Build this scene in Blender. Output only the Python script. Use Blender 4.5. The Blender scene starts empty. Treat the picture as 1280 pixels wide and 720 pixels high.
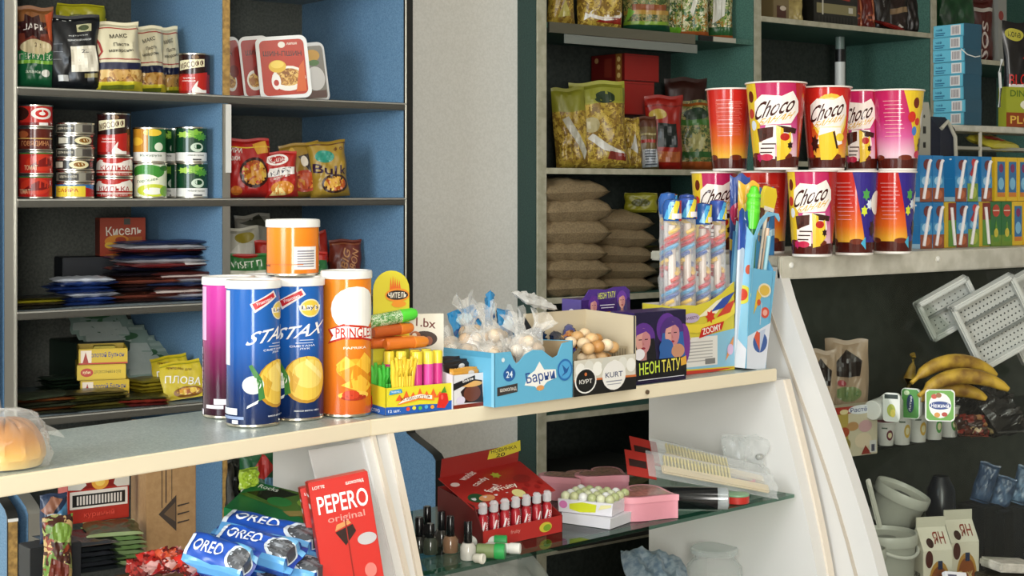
import bpy, bmesh, math, random
from mathutils import Vector, Matrix
PI = math.pi
C = bpy.context.scene.collection
# ---------------------------------------------------------------- camera, world, lights, exposure
EYE = 1.47                       # eye height
F = 1900.0                       # focal length in pixels of the 1280 px wide frame
PHI = math.radians(37.7)         # the camera looks this far to the right of the wall's normal
SN, CS = math.sin(PHI), math.cos(PHI)
cam = bpy.data.objects.new('camera', bpy.data.cameras.new('camera')); C.objects.link(cam)
cam.location = (0, 0, EYE); cam.rotation_euler = (PI/2, 0, -PHI)
cam.data.lens = F/1280*36; cam.data.sensor_width = 36; cam.data.shift_y = -120/1280
cam.data.clip_start = .05
bpy.context.scene.camera = cam
vs = bpy.context.scene.view_settings
vs.view_transform = 'Standard'; vs.look = 'None'; vs.gamma = 1; vs.use_curve_mapping = False
vs.exposure = 0.35
world = bpy.data.worlds.new('world'); bpy.context.scene.world = world; world.use_nodes = True
bg = world.node_tree.nodes['Background']; bg.inputs[0].default_value = (.75, .86, 1, 1); bg.inputs[1].default_value = 1.2
def area(name, loc, tgt, sx, sy, power, col):
    l = bpy.data.lights.new(name, 'AREA'); l.shape = 'RECTANGLE'; l.size = sx; l.size_y = sy; l.energy = power; l.color = col
    o = bpy.data.objects.new(name, l); C.objects.link(o); o.location = loc
    o.rotation_euler = (Vector(tgt)-Vector(loc)).to_track_quat('-Z', 'Y').to_euler(); return o
area('window_daylight', (-1.1, -1.98, 1.75), (1.6, 2.6, 1.2), .75, 1.9, 100, (1, .97, .92))
area('side_window_daylight', (-2.15, 1.0, 1.9), (2.5, 2.6, 1.1), 1.3, 1.3, 72, (.86, .93, 1))
area('ceiling_fill_light', (1.6, .9, 2.72), (1.6, 1.5, 0), 1.2, .3, 10, (1, .97, .9))  # weak soft fill added under the ceiling, no lamp hangs there
# ---------------------------------------------------------------- pixel helpers: a photo pixel cut with a real plane
def ray(px, py): t = (px-640)/F; return (SN+t*CS, CS-t*SN, (240-py)/F)
def atY(px, Y, py=240): r = ray(px, py); k = Y/r[1]; return Vector((r[0]*k, Y, EYE+r[2]*k))
def atH(px, py, z): r = ray(px, py); k = (z-EYE)/r[2]; return Vector((r[0]*k, r[1]*k, z))
def atZ(px, py, Z): r = ray(px, py); return Vector((r[0]*Z, r[1]*Z, EYE+r[2]*Z))
def depth(v): return v[0]*SN+v[1]*CS
def facing(v): return -math.atan2(v[0], v[1])
# ---------------------------------------------------------------- materials
_M = {}
def lin(h):
    h = h.lstrip('#'); c = [int(h[i:i+2], 16)/255 for i in (0, 2, 4)]
    return [x/12.92 if x <= .04045 else ((x+.055)/1.055)**2.4 for x in c]+[1]
def M(key, rough=.45):
    """'#rrggbb' plain; ('m',hex) metal; ('v',(hexes),scale) cellular print; ('n',hexA,hexB,scale) mottled; ('g',((z,hex)..)) print graded along z; ('c',hex,a) clear film"""
    if isinstance(key, str) and key in NAMED: key = NAMED[key]
    k = (key, rough)
    if k in _M: return _M[k]
    m = bpy.data.materials.new('mat'); m.use_nodes = True; nt = m.node_tree; N = nt.nodes; L = nt.links
    b = N['Principled BSDF']; b.inputs['Roughness'].default_value = rough
    def new(t, **kw):
        n = N.new(t)
        for a, v in kw.items(): setattr(n, a, v)
        return n
    def ramp(cols, interp='CONSTANT'):
        r = new('ShaderNodeValToRGB'); cr = r.color_ramp; cr.interpolation = interp
        while len(cr.elements) < len(cols): cr.elements.new(.5)
        for e, (p, c) in zip(cr.elements, cols): e.position = p; e.color = lin(c)
        return r
    if isinstance(key, str):
        b.inputs['Base Color'].default_value = lin(key)
    elif key[0] == 'm':
        b.inputs['Base Color'].default_value = lin(key[1]); b.inputs['Metallic'].default_value = 1
    elif key[0] == 'h':
        b.inputs['Base Color'].default_value = lin(key[1]); b.inputs['Metallic'].default_value = .65
    elif key[0] == 'v':
        tc = new('ShaderNodeTexCoord'); v = new('ShaderNodeTexVoronoi'); v.inputs['Scale'].default_value = key[2]
        nz = new('ShaderNodeTexNoise'); nz.inputs['Scale'].default_value = key[2]*.7
        mx = new('ShaderNodeMixRGB'); mx.inputs[0].default_value = .06
        L.new(tc.outputs['Object'], nz.inputs['Vector']); L.new(tc.outputs['Object'], mx.inputs[1]); L.new(nz.outputs['Color'], mx.inputs[2])
        L.new(mx.outputs[0], v.inputs['Vector'])
        s = new('ShaderNodeSeparateColor'); L.new(v.outputs['Color'], s.inputs[0])
        n = len(key[1]); r = ramp([(i/n, c) for i, c in enumerate(key[1])])
        L.new(s.outputs[0], r.inputs[0]); L.new(r.outputs[0], b.inputs['Base Color'])
    elif key[0] == 'n':
        tc = new('ShaderNodeTexCoord'); nz = new('ShaderNodeTexNoise'); nz.inputs['Scale'].default_value = key[3]; nz.inputs['Detail'].default_value = 4
        r = ramp([(.36, key[1]), (.64, key[2])], 'LINEAR')
        L.new(tc.outputs['Object'], nz.inputs['Vector']); L.new(nz.outputs['Fac'], r.inputs[0]); L.new(r.outputs[0], b.inputs['Base Color'])
        bp = new('ShaderNodeBump'); bp.inputs['Strength'].default_value = .15; bp.inputs['Distance'].default_value = .002
        L.new(nz.outputs['Fac'], bp.inputs['Height']); L.new(bp.outputs[0], b.inputs['Normal'])
    elif key[0] == 'g':
        tc = new('ShaderNodeTexCoord'); s = new('ShaderNodeSeparateXYZ'); z1 = key[1][-1][0]
        d = new('ShaderNodeMath', operation='DIVIDE'); d.inputs[1].default_value = z1
        r = ramp([(z/z1, c) for z, c in key[1]], 'LINEAR')
        L.new(tc.outputs['Object'], s.inputs[0]); L.new(s.outputs[2], d.inputs[0]); L.new(d.outputs[0], r.inputs[0]); L.new(r.outputs[0], b.inputs['Base Color'])
    elif key[0] == 'c':
        tr = new('ShaderNodeBsdfTransparent'); gl = new('ShaderNodeBsdfPrincipled'); mx = new('ShaderNodeMixShader')
        gl.inputs['Base Color'].default_value = lin(key[1]); gl.inputs['Roughness'].default_value = rough; gl.inputs['Specular IOR Level'].default_value = .9
        lw = new('ShaderNodeLayerWeight'); lw.inputs[0].default_value = .35
        mr = new('ShaderNodeMapRange'); mr.inputs[3].default_value = key[2]; mr.inputs[4].default_value = min(1, key[2]+.5)
        L.new(lw.outputs['Facing'], mr.inputs[0]); L.new(mr.outputs[0], mx.inputs[0])
        L.new(tr.outputs[0], mx.inputs[1]); L.new(gl.outputs[0], mx.inputs[2]); L.new(mx.outputs[0], N['Material Output'].inputs[0])
        if len(key) > 3: tr.inputs[0].default_value = lin(key[3])
    elif key[0] == 'k':
        tr = new('ShaderNodeBsdfTransparent'); gl = new('ShaderNodeBsdfGlossy'); mx = new('ShaderNodeMixShader'); lw = new('ShaderNodeLayerWeight'); lw.inputs[0].default_value = .5
        pw = new('ShaderNodeMath', operation='POWER'); pw.inputs[1].default_value = 5; fr = new('ShaderNodeMapRange'); r0 = ((key[2]-1)/(key[2]+1))**2
        fr.inputs[3].default_value = r0; fr.inputs[4].default_value = .8; L.new(lw.outputs['Facing'], pw.inputs[0]); L.new(pw.outputs[0], fr.inputs[0]); tr.inputs[0].default_value = lin(key[1]); gl.inputs['Roughness'].default_value = rough
        L.new(fr.outputs[0], mx.inputs[0]); L.new(tr.outputs[0], mx.inputs[1]); L.new(gl.outputs[0], mx.inputs[2]); L.new(mx.outputs[0], N['Material Output'].inputs[0])
    _M[k] = m; return m
NAMED = {
 'blueboard': ('n', '#5f86a8', '#7a9fbe', 260), 'greenboard': ('n', '#3f665a', '#547d70', 240), 'steel': ('h', '#a5a299'), 'darksteel': ('h', '#3c3c3a'),
 'tin': ('m', '#d8d2c2'), 'white': '#e9e7e2', 'black': '#0c0c0d', 'cream': '#e8dcc0', 'wall': ('n', '#e2dfd6', '#ebe8e0', 160), 'ply': ('n', '#8a6a3a', '#b89250', 90),
 'grey': ('n', '#8f9c98', '#b0bab4', 300), 'shellwhite': '#d6d4d0', 'blackboard': ('n', '#20241f', '#2d312b', 60), 'film': ('c', '#eeeeea', .16), 'glass': ('k', '#e4f2ec', 1.45),
 'kraft': ('n', '#a37d50', '#ad8759', 120), 'brown': ('n', '#553320', '#6d4630', 40)}
# ---------------------------------------------------------------- geometry collector
def clip2(poly, ax, c, keep_less):
    out = []
    for i in range(len(poly)):
        a, b = poly[i-1], poly[i]; ia = (a[ax] <= c) == keep_less; ib = (b[ax] <= c) == keep_less
        if ia != ib:
            t = (c-a[ax])/(b[ax]-a[ax]); out.append((a[0]+t*(b[0]-a[0]), a[1]+t*(b[1]-a[1])))
        if ib: out.append(b)
    return out
def split2(polys, ax, cuts):
    for c in cuts:
        nxt = []
        for p in polys:
            lo = min(v[ax] for v in p); hi = max(v[ax] for v in p)
            if lo < c-1e-7 and hi > c+1e-7:
                for kl in (True, False):
                    q = clip2(p, ax, c, kl)
                    if len(q) > 2: nxt.append(q)
            else: nxt.append(p)
        polys = nxt
    return polys
_T = {}
def textpolys(s, bold=0.012):
    k = (s, bold)
    if k not in _T:
        cu = bpy.data.curves.new('t', 'FONT'); cu.body = s; cu.offset = bold; cu.resolution_u = 3; cu.space_line = .8; cu.align_x = 'CENTER'
        o = bpy.data.objects.new('t', cu); C.objects.link(o)
        bpy.context.view_layer.update()
        me = bpy.data.meshes.new_from_object(o.evaluated_get(bpy.context.evaluated_depsgraph_get()))
        ps = [[(me.vertices[i].co.x, me.vertices[i].co.y) for i in p.vertices] for p in me.polygons]
        bpy.data.objects.remove(o); bpy.data.curves.remove(cu); bpy.data.meshes.remove(me)
        xs = [v[0] for p in ps for v in p] or [0, 1]; ys = [v[1] for p in ps for v in p] or [0, 1]
        x0, x1, y0, y1 = min(xs), max(xs), min(ys), max(ys)
        _T[k] = [[((x-x0)/(x1-x0)-.5, (y-y0)/(y1-y0)-.5) for x, y in p] for p in ps]
    return _T[k]
def ellp(cx, cy, rx, ry, n=20, a0=0, a1=2*PI): return [(cx+rx*math.cos(a0+(a1-a0)*i/n), cy+ry*math.sin(a0+(a1-a0)*i/n)) for i in range(n+(a1-a0 < 6.2))]
class G:
    def __init__(s): s.v = []; s.f = []; s.m = []; s.sl = []; s.mx = Matrix.Identity(4)
    def slot(s, key, rough=.45):
        k = (key, rough)
        if k not in s.sl: s.sl.append(k)
        return s.sl.index(k)
    def add(s, vs_, fs, key, rough=.45):
        n = len(s.v); s.v += [tuple(s.mx @ Vector(v)) for v in vs_]; s.f += [[i+n for i in f] for f in fs]
        if callable(key): s.m += [s.slot(key(i), rough) for i in range(len(fs))]
        else: s.m += [s.slot(key, rough)]*len(fs)
        return s
    def bm(s, b, key, rough=.45):
        b.verts.ensure_lookup_table(); b.verts.index_update()
        s.add([v.co[:] for v in b.verts], [[v.index for v in f.verts] for f in b.faces], key, rough); b.free(); return s
    def box(s, cx, cy, cz, w, d, h, key, rough=.45, bev=0):        # cz = bottom
        b = bmesh.new(); bmesh.ops.create_cube(b, size=1)
        for v in b.verts: v.co = Vector((cx+v.co.x*w, cy+v.co.y*d, cz+(v.co.z+.5)*h))
        if bev: bmesh.ops.bevel(b, geom=b.edges[:], offset=bev, segments=2, affect='EDGES')
        return s.bm(b, key, rough)
    def lathe(s, prof, key, rough=.45, seg=40, at=(0, 0, 0), caps=True):
        vs_ = []; n = len(prof)
        for r, z in prof:
            for i in range(seg): a = 2*PI*i/seg; vs_.append((at[0]+r*math.sin(a), at[1]-r*math.cos(a), at[2]+z))
        fs = [(k*seg+i, k*seg+(i+1) % seg, (k+1)*seg+(i+1) % seg, (k+1)*seg+i) for k in range(n-1) for i in range(seg)]
        if caps: fs += [list(range(seg))[::-1], [(n-1)*seg+i for i in range(seg)]]
        return s.add(vs_, fs, key, rough)
    def tube(s, pts, r, key, rough=.45, seg=8):
        P_ = [Vector(p) for p in pts]; vs_ = []; n = len(P_)
        for i, p in enumerate(P_):
            d = (P_[min(i+1, n-1)]-P_[max(i-1, 0)]).normalized(); a = d.cross(Vector((0, 0, 1)))
            a = (a if a.length > .1 else d.cross(Vector((1, 0, 0)))).normalized(); b = d.cross(a)
            rr = r[i] if isinstance(r, (list, tuple)) else r
            for k in range(seg): t = 2*PI*k/seg; vs_.append(p+a*math.cos(t)*rr+b*math.sin(t)*rr)
        fs = [(i*seg+k, i*seg+(k+1) % seg, (i+1)*seg+(k+1) % seg, (i+1)*seg+k) for i in range(n-1) for k in range(seg)]
        fs += [list(range(seg))[::-1], [(n-1)*seg+k for k in range(seg)]]
        return s.add(vs_, fs, key, rough)
    def prism(s, prof, x0, x1, key, rough=.45):                     # profile in (y, z), run along x
        n = len(prof); vs_ = [(x0, y, z) for y, z in prof]+[(x1, y, z) for y, z in prof]
        fs = [list(range(n)), [n+i for i in range(n)][::-1]]+[(i, i+n, (i+1) % n+n, (i+1) % n) for i in range(n)]
        return s.add(vs_, fs, key, rough)
    def xtr(s, prof, y0, y1, key, rough=.45):                       # profile in (x, z), run along y (front y0)
        n = len(prof); vs_ = [(x, y0, z) for x, z in prof]+[(x, y1, z) for x, z in prof]
        fs = [list(range(n))[::-1], [n+i for i in range(n)]]+[((i+1) % n, (i+1) % n+n, i+n, i) for i in range(n)]
        return s.add(vs_, fs, key, rough)
    def art(s, S, shapes, ucuts=(), vcuts=(), rough=.4, base=.0005, eps=.00007):
        """shapes in the surface's own units: ('r',x0,y0,x1,y1,c) ('e',cx,cy,rx,ry,c) ('p',pts,c) ('t',text,cx,cy,w,h,c[,rot,shear]) ('x',cx,cy,r,n,c)"""
        for L, sh in enumerate(shapes):
            k = sh[0]
            if k == 'r': polys = [[(sh[1], sh[2]), (sh[3], sh[2]), (sh[3], sh[4]), (sh[1], sh[4])]]; c = sh[5]
            elif k == 'e': polys = [ellp(*sh[1:5])]; c = sh[5]
            elif k == 'p': polys = [list(sh[1])]; c = sh[2]
            elif k == 'x':
                n = sh[4]; cx, cy, r = sh[1:4]; rr = r if isinstance(r, tuple) else (r, r)
                polys = [[(cx+rr[0]*(1 if i % 2 else .62)*math.cos(PI*i/n), cy+rr[1]*(1 if i % 2 else .62)*math.sin(PI*i/n)) for i in range(2*n)]]; c = sh[5]
            elif k == 't':
                tx, cx, cy, w, h, c = sh[1:7]; rot = math.radians(sh[7]) if len(sh) > 7 else 0; she = sh[8] if len(sh) > 8 else 0
                cr, sr = math.cos(rot), math.sin(rot); asp = sh[9] if len(sh) > 9 else 1      # asp: height of one v unit / width of one u unit
                polys = []
                for p in textpolys(tx):
                    q = []
                    for x, y in p:
                        x, y = (x+she*y)*w, y*h*asp; q.append((cx+x*cr-y*sr, cy+(x*sr+y*cr)/asp))
                    polys.append(q)
            if ucuts: polys = split2(polys, 0, ucuts)
            if vcuts: polys = split2(polys, 1, vcuts)
            vs_ = []; fs = []
            for p in polys:
                fs.append(list(range(len(vs_), len(vs_)+len(p)))); vs_ += [S(u, v, base+eps*L) for u, v in p]
            s.add(vs_, fs, c, rough)
        return s
    def build(s, name, parent=None, loc=(0, 0, 0), rot=(0, 0, 0), smooth=True, weld=False):
        me = bpy.data.meshes.new(name); me.from_pydata(s.v, [], s.f)
        for k in s.sl: me.materials.append(M(*k))
        me.polygons.foreach_set('material_index', s.m); me.update()
        if weld:
            b = bmesh.new(); b.from_mesh(me); bmesh.ops.remove_doubles(b, verts=b.verts[:], dist=1e-5); b.to_mesh(me); b.free()
        if smooth:
            me.polygons.foreach_set('use_smooth', [True]*len(me.polygons)); me.set_sharp_from_angle(angle=math.radians(38))
        o = bpy.data.objects.new(name, me); C.objects.link(o); o.location = loc
        o.rotation_euler = (0, 0, rot) if isinstance(rot, (int, float)) else rot
        if parent: o.parent = parent
        return o
def T(o, label=None, cat=None, group=None, kind=None):
    if label: o['label'] = label
    if cat: o['category'] = cat
    if group: o['group'] = group
    if kind: o['kind'] = kind
    return o
def copy_tree(o, parent=None):
    c = o.copy(); C.objects.link(c); c.parent = parent
    for ch in o.children: copy_tree(ch, c)
    return c
def dup(o, loc, rot=None, label=None, group=None, scale=None):
    c = copy_tree(o); c.location = loc
    if rot is not None: c.rotation_euler = (0, 0, rot) if isinstance(rot, (int, float)) else rot
    if label: c['label'] = label
    if group: c['group'] = group
    if scale is not None: c.scale = (scale,)*3 if isinstance(scale, (int, float)) else scale
    return c
def empty(name, loc=(0, 0, 0), rot=(0, 0, 0)):
    o = bpy.data.objects.new(name, None); C.objects.link(o); o.location = loc; o.rotation_euler = (0, 0, rot) if isinstance(rot, (int, float)) else rot; return o
ORD = ['topmost', 'second from the top', 'third from the top', 'fourth from the top', 'fifth from the top', 'sixth from the top', 'seventh from the top', 'eighth from the top', 'ninth from the top', 'tenth from the top', 'eleventh from the top', 'twelfth from the top']
# surfaces in normalised units u in [-.5,.5], v in [0,1]
def Sfront(w, d, h): return lambda u, v, o: (u*w, -d/2-o, v*h)
def Sleft(w, d, h): return lambda u, v, o: (-w/2-o, -u*d, v*h)          # u=+.5 is the front edge
def Sright(w, d, h): return lambda u, v, o: (w/2+o, u*d, v*h)
def Stop(w, d, h): return lambda u, v, o: (u*w, (v-.5)*d, h+o)
def Scyl(rf, h, span=1.0):                                              # u=1 is a turn of `span` diameters
    def S(u, v, o):
        r = rf(v) if callable(rf) else rf; a = 2*u*span; return ((r+o)*math.sin(a), -(r+o)*math.cos(a), v*h)
    return S
CYC = [i*.09 for i in range(-17, 18)]
def rslab(g, w, d, h, r, key, back=.86, rough=.3, n=5):
    """rounded-corner slab standing on z=0, front face at y=-d/2, smaller at the back"""
    def ring(s, y, zo): 
        out = []
        for cx, cz, a0 in ((1, 1, 0), (-1, 1, PI/2), (-1, 0, PI), (1, 0, 3*PI/2)):
            for i in range(n+1):
                a = a0+PI/2*i/n; x = cx*(w/2-r)+r*math.cos(a); z = (h-r if cz else r)+r*math.sin(a); out.append((x*s, y, h/2+(z-h/2)*s+zo))
        return out
    A = ring(1, -d/2, 0); B = ring(1, -d/2+d*.15, 0); D = ring(back, d/2, -h*(1-back)/2*.9); m = len(A)
    g.add(A+B+D, [list(range(m))[::-1] if 0 else list(range(m)), [2*m+i for i in range(m)][::-1]]+[(k*m+(i+1) % m, k*m+i, (k+1)*m+i, (k+1)*m+(i+1) % m) for k in (0, 1) for i in range(m)], key, rough)
def rrect(x0, y0, x1, y1, rx, ry, n=4):
    out = []
    for cx, cy, a0 in ((x1-rx, y1-ry, 0), (x0+rx, y1-ry, PI/2), (x0+rx, y0+ry, PI), (x1-rx, y0+ry, 3*PI/2)):
        out += [(cx+rx*math.cos(a0+PI/2*i/n), cy+ry*math.sin(a0+PI/2*i/n)) for i in range(n+1)]
    return out
# ---------------------------------------------------------------- bag / flow pack
def pil(w, h, t, seed=0, kind='bag', wr=.05, crimp=.06):
    rnd = random.Random(seed); ph = [rnd.uniform(0, 6.28) for _ in range(8)]; fr = [rnd.uniform(5, 13) for _ in range(8)]
    def thick(u, v):
        a = max(0, 1-abs(2*u)**3)**.5
        if kind == 'bag': b = min(1, (v/.10))**.5 if v < .1 else 1-.75*max(0, (v-.25)/.75)**2.2
        elif kind == 'flat': b = max(0, 1-abs(2*v-1)**4)**.5
        else: b = max(0, 1-abs(2*v-1)**7)**.5
        if v > 1-crimp: b *= .12
        if kind != 'bag' and v < crimp: b *= .12
        return a*b
    def wob(u, v): return (math.sin(fr[0]*2*u+ph[0]+3*v)*math.sin(fr[1]*v+ph[1])+.6*math.sin(fr[2]*2.2*u+ph[2])*math.sin(fr[3]*1.7*v+ph[3])+.4*math.sin(fr[4]*4*u-fr[5]*2*v+ph[4]))
    def S(u, v, o, side=-1):
        k = thick(u, v); y = t/2*k+wr*t*wob(u, v)*k+o
        x = u*w*(1+.035*math.sin(fr[6]*v+ph[6])-(.05*abs(math.sin(PI*v)) if kind == 'bag' else 0)); z = v*h*(1+.012*math.sin(9*u+ph[5]))
        return (x, side*y, z)
    return S
PU = [-.5+i/18 for i in range(19)]; PV = [i/24 for i in range(25)]
def pillow(g, S, bands, rough=.4, vv=None):
    """bands: [(v_top, colour), ...] from the bottom up"""
    cuts = sorted(set([round(x, 4) for x in PV]+[b[0] for b in bands if b[0] < 1])); nu = len(PU); nv = len(cuts)
    def col(v):
        for b, c in bands:
            if v < b: return c
        return bands[-1][1]
    for side in (-1, 1):
        vs_ = [S(u, v, 0, side) for v in cuts for u in PU]; fs = []; cols = []
        for j in range(nv-1):
            for i in range(nu-1):
                q = (j*nu+i, j*nu+i+1, (j+1)*nu+i+1, (j+1)*nu+i); fs.append(q if side < 0 else q[::-1]); cols.append(col((cuts[j]+cuts[j+1])/2))
        g.add(vs_, fs, lambda i: cols[i], rough)
    return cuts
def bag(name, w, h, t, bands, art=(), seed=0, kind='bag', rough=.35, wr=.05, parent=None, crimp=.06, base=.0012):
    S = pil(w, h, t, seed, kind, wr, crimp); g = G(); cuts = pillow(g, S, bands, rough)
    if art: g.art(S, art, PU, cuts, rough, base=base)
    return g.build(name, parent, weld=False)
def place(o, loc, rot=0): o.location = loc; o.rotation_euler = (0, 0, rot) if isinstance(rot, (int, float)) else rot; return o
def fit(px0, px1, ytop, Y, zs, f=1.0, grow=1.0):
    """where and how large a thing seen between two pixel columns is, when its middle stands in the vertical plane Y on a shelf at height zs"""
    p = atY((px0+px1)/2, Y); p.z = zs; Z = depth(p); th = facing(p)
    w = (px1-px0)*Z/F*grow; w /= math.cos(th*(1-f)); h = EYE+(240-ytop)*Z/F-zs
    return p, w, h, th*f
def flip(o, loc, rz=0, rx=0, ry=0):
    """lay a bag on its back: its front looks up"""
    o.location = loc; o.rotation_euler = (-PI/2+rx, ry, rz); return o
# ================================================================ ROOM
def struct(name, g, **k): return T(g.build(name, smooth=False, **k), kind='structure')
RX0, RX1, RY0, RY1, RH = -2.3, 6.6, -2.1, 3.77, 2.85
struct('floor', G().box((RX0+RX1)/2, (RY0+RY1)/2, -.05, RX1-RX0+.4, RY1-RY0+.4, .05, ('n', '#8b8070', '#9c917f', 20), .5))
struct('ceiling', G().box((RX0+RX1)/2, (RY0+RY1)/2, RH, RX1-RX0+.4, RY1-RY0+.4, .1, '#dedcd4', .8))
struct('wall_back', G().box((RX0+RX1)/2, RY1+.06, 0, RX1-RX0+.4, .12, RH, 'wall', .85))
struct('wall_right', G().box(RX1+.1, (RY0+RY1)/2, 0, .2, RY1-RY0, RH, 'wall', .85))
g = G()                                                             # left wall with a window opening
g.box(RX0-.1, (RY0+RY1)/2, 0, .2, RY1-RY0, 1.1, 'wall', .85).box(RX0-.1, (RY0+RY1)/2, 2.5, .2, RY1-RY0, RH-2.5, 'wall', .85)
g.box(RX0-.1, (RY0+.3)/2, 1.1, .2, .3-RY0, 1.4, 'wall', .85).box(RX0-.1, (1.7+RY1)/2, 1.1, .2, RY1-1.7, 1.4, 'wall', .85)
struct('wall_left', g)
g = G()                                                             # front wall with the glazed shop door opening
g.box((RX0-1.6)/2, RY0-.1, 0, -1.6-RX0, .2, RH, 'wall', .85).box((RX1-.6)/2, RY0-.1, 0, RX1+.6, .2, RH, 'wall', .85)
g.box(-1.1, RY0-.1, 2.75, 1.0, .2, RH-2.75, 'wall', .85).box(-1.1, RY0-.1, 0, 1.0, .2, .75, 'wall', .85)
struct('wall_front', g)
def winframe(name, cx, cy, z0, w, h, along):
    r = empty(name, (cx, cy, z0), 0 if along == 'x' else PI/2); T(r, kind='structure')
    g = G()
    for x in (-w/2+.03, 0, w/2-.03): g.box(x, 0, 0, .06 if x else .04, .06, h, 'white')
    for z in (0, h-.06): g.box(0, 0, z, w, .06, .06, 'white')
    g.build('window_frame', r)
    G().box(0, 0, .03, w-.06, .004, h-.06, 'glass', .02).build('window_pane', r)
winframe('window_1', -1.1, RY0-.1, .75, 1.0, 2.0, 'x'); winframe('window_2', RX0-.1, 1.0, 1.1, 1.4, 1.4, 'y')
# the short plastered wall between the two shelving units
struct('wall_middle', G().box(2.455, 3.615, 0, .52, .31, RH, 'wall', .85))
# ================================================================ LEFT SHELVING (blue speckled boards, steel edges)
YL, XA, XB, XC = 3.235, 1.154, 1.651, 2.153
ZL = [EYE+.80, EYE+.545, EYE+.2265, EYE-.0148, EYE-.257, EYE-.488]
r = empty('shelving_unit', (XA, YL, 0)); T(r, 'blue speckled shelving unit with steel edged shelves and two bays', 'shelving unit')
def rel(g): g.mx = Matrix.Translation((-XA, -YL, 0)); return g
def sidepanel(name, x0, x1, key, edge, root, relf):
    # upper part straight, below the counter the panel swells forward in an S
    z1, z2 = EYE-.60, EYE-.665
    cur = [(YL-.0, z1+.01)]+[(YL-.142*(.5-.5*math.cos(PI*t)) if t < 1 else YL-.142, z1+(z2-z1)*t) for t in (.2, .4, .6, .8, 1)]
    prof = [(YL, 2.4), (YL, z1+.03)]+cur+[(YL-.142, 0), (3.765, 0), (3.765, 2.4)]
    p = relf(G()).prism(prof, x0, x1, key, .6).build(name, root)
    path = [(YL, 2.4), (YL, z1+.03)]+cur+[(YL-.142, 0)]
    for (y, z), (y2, z2_) in zip(path, path[1:]):
        pass
    pr = [(y-.0035, z) for y, z in path]+[(y, z) for y, z in path[::-1]]
    relf(G()).prism(pr, x0-.002, x1+.002, edge, .3).build('edge_trim', p)
    return p
sidepanel('side_panel', XA-.024, XA-.002, 'blueboard', 'steel', r, rel)
sidepanel('side_panel', XC, XC+.022, 'blueboard', 'darksteel', r, rel)
rel(G()).box(XC+.001, YL-.006, ZL[5]-.08, .005, .005, 2.4-ZL[5], ('h', '#c9c7be'), .25, bev=.0015).build('chrome_strip', r)
rel(G()).box(XA-.003, YL-.006, ZL[5]-.08, .006, .005, 2.4-ZL[5], ('h', '#c9c7be'), .25, bev=.0015).build('chrome_strip', r)
dv = rel(G()).box(XB, YL+.27, 0, .017, .53, 2.4, 'blueboard', .6).build('divider', r)
rel(G()).box(XB, YL-.0015, ZL[2], .018, .003, .24+.2, 'ply', .6).box(XB, YL-.002, ZL[5]-.04, .019, .004, ZL[2]-ZL[5]+.02, 'steel', .3).box(XB, YL-.0015, 0, .018, .003, ZL[5]-.04, 'ply', .6).build('edge_trim', dv)
rel(G()).box(XB+.004, YL-.006, ZL[3]+.06, .012, .004, .16, '#d9d6cf', .5).build('shelf_bracket', dv)
rel(G()).box((XA+XC)/2, 3.758, 0, XC-XA, .008, 2.4, ('n', '#4c4f49', '#5f6159', 150), .7).build('back_panel', r)
for i, z in enumerate(ZL):
    s_ = rel(G()).box((XA+XC)/2, YL+.265, z-.017, XC-XA, .53, .0165, ('n', '#7c8a90', '#98a4a6', 200), .6).build('shelf', r)
    x0 = XA; x1 = XC
    rel(G()).box((x0+x1)/2, YL-.004, z-.0185, x1-x0, .008, .019, ('h', '#6f6d66'), .28, bev=.0025).box((x0+x1)/2, YL-.0085, z-.004, x1-x0, .002, .003, ('h', '#d6d4cb'), .25).build('edge_trim', s_)  # thin pale strip imitates the highlight along the trim's top
# neighbouring unit on the left: only its end board is in view
r = empty('shelving_end_board', (XA-.06, YL, 0)); T(r, 'end board of the next blue shelving, chipboard edge at lower left', 'shelving board')
def rel2(g): g.mx = Matrix.Translation((-(XA-.06), -YL, 0)); return g
sidepanel('side_panel', XA-.068, XA-.05, 'blueboard', 'darksteel', r, rel2)
rel2(G()).box(XA-.059, YL-.1466, 0, .0185, .001, EYE-.675, 'ply', .7).box(XA-.059, YL-.147, EYE-.675, .02, .006, .006, 'white').build('chipboard_edge', r)
# ================================================================ RIGHT SHELVING (green boards, cream edges)
YR, XD, XE, XF, XG = 3.37, 2.724, 3.596, 4.502, 5.45
r = empty('shelving_unit', (XD, YR, 0)); T(r, 'dark green shelving unit with cream painted edges and three bays', 'shelving unit')
def rel3(g): g.mx = Matrix.Translation((-XD, -YR, 0)); return g
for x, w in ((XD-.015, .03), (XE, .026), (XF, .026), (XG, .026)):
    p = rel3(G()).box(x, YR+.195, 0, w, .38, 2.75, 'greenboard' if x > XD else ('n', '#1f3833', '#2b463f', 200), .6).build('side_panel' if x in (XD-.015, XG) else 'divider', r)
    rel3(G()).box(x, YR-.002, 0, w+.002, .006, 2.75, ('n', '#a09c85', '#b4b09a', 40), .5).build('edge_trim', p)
rel3(G()).box((XD+XG)/2, 3.758, 0, XG-XD, .008, 2.75, ('n', '#2f3632', '#3d433e', 90), .8).build('back_panel', r)
ZR = {0: [EYE+.9, EYE+.4857, EYE+.0684, EYE-.303, EYE-.638, EYE-1.02], 1: [EYE+.95, EYE+.5635, EYE+.10, EYE-.3, EYE-.64], 2: [EYE+.93, EYE+.487, EYE+.05, EYE-.3]}
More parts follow.
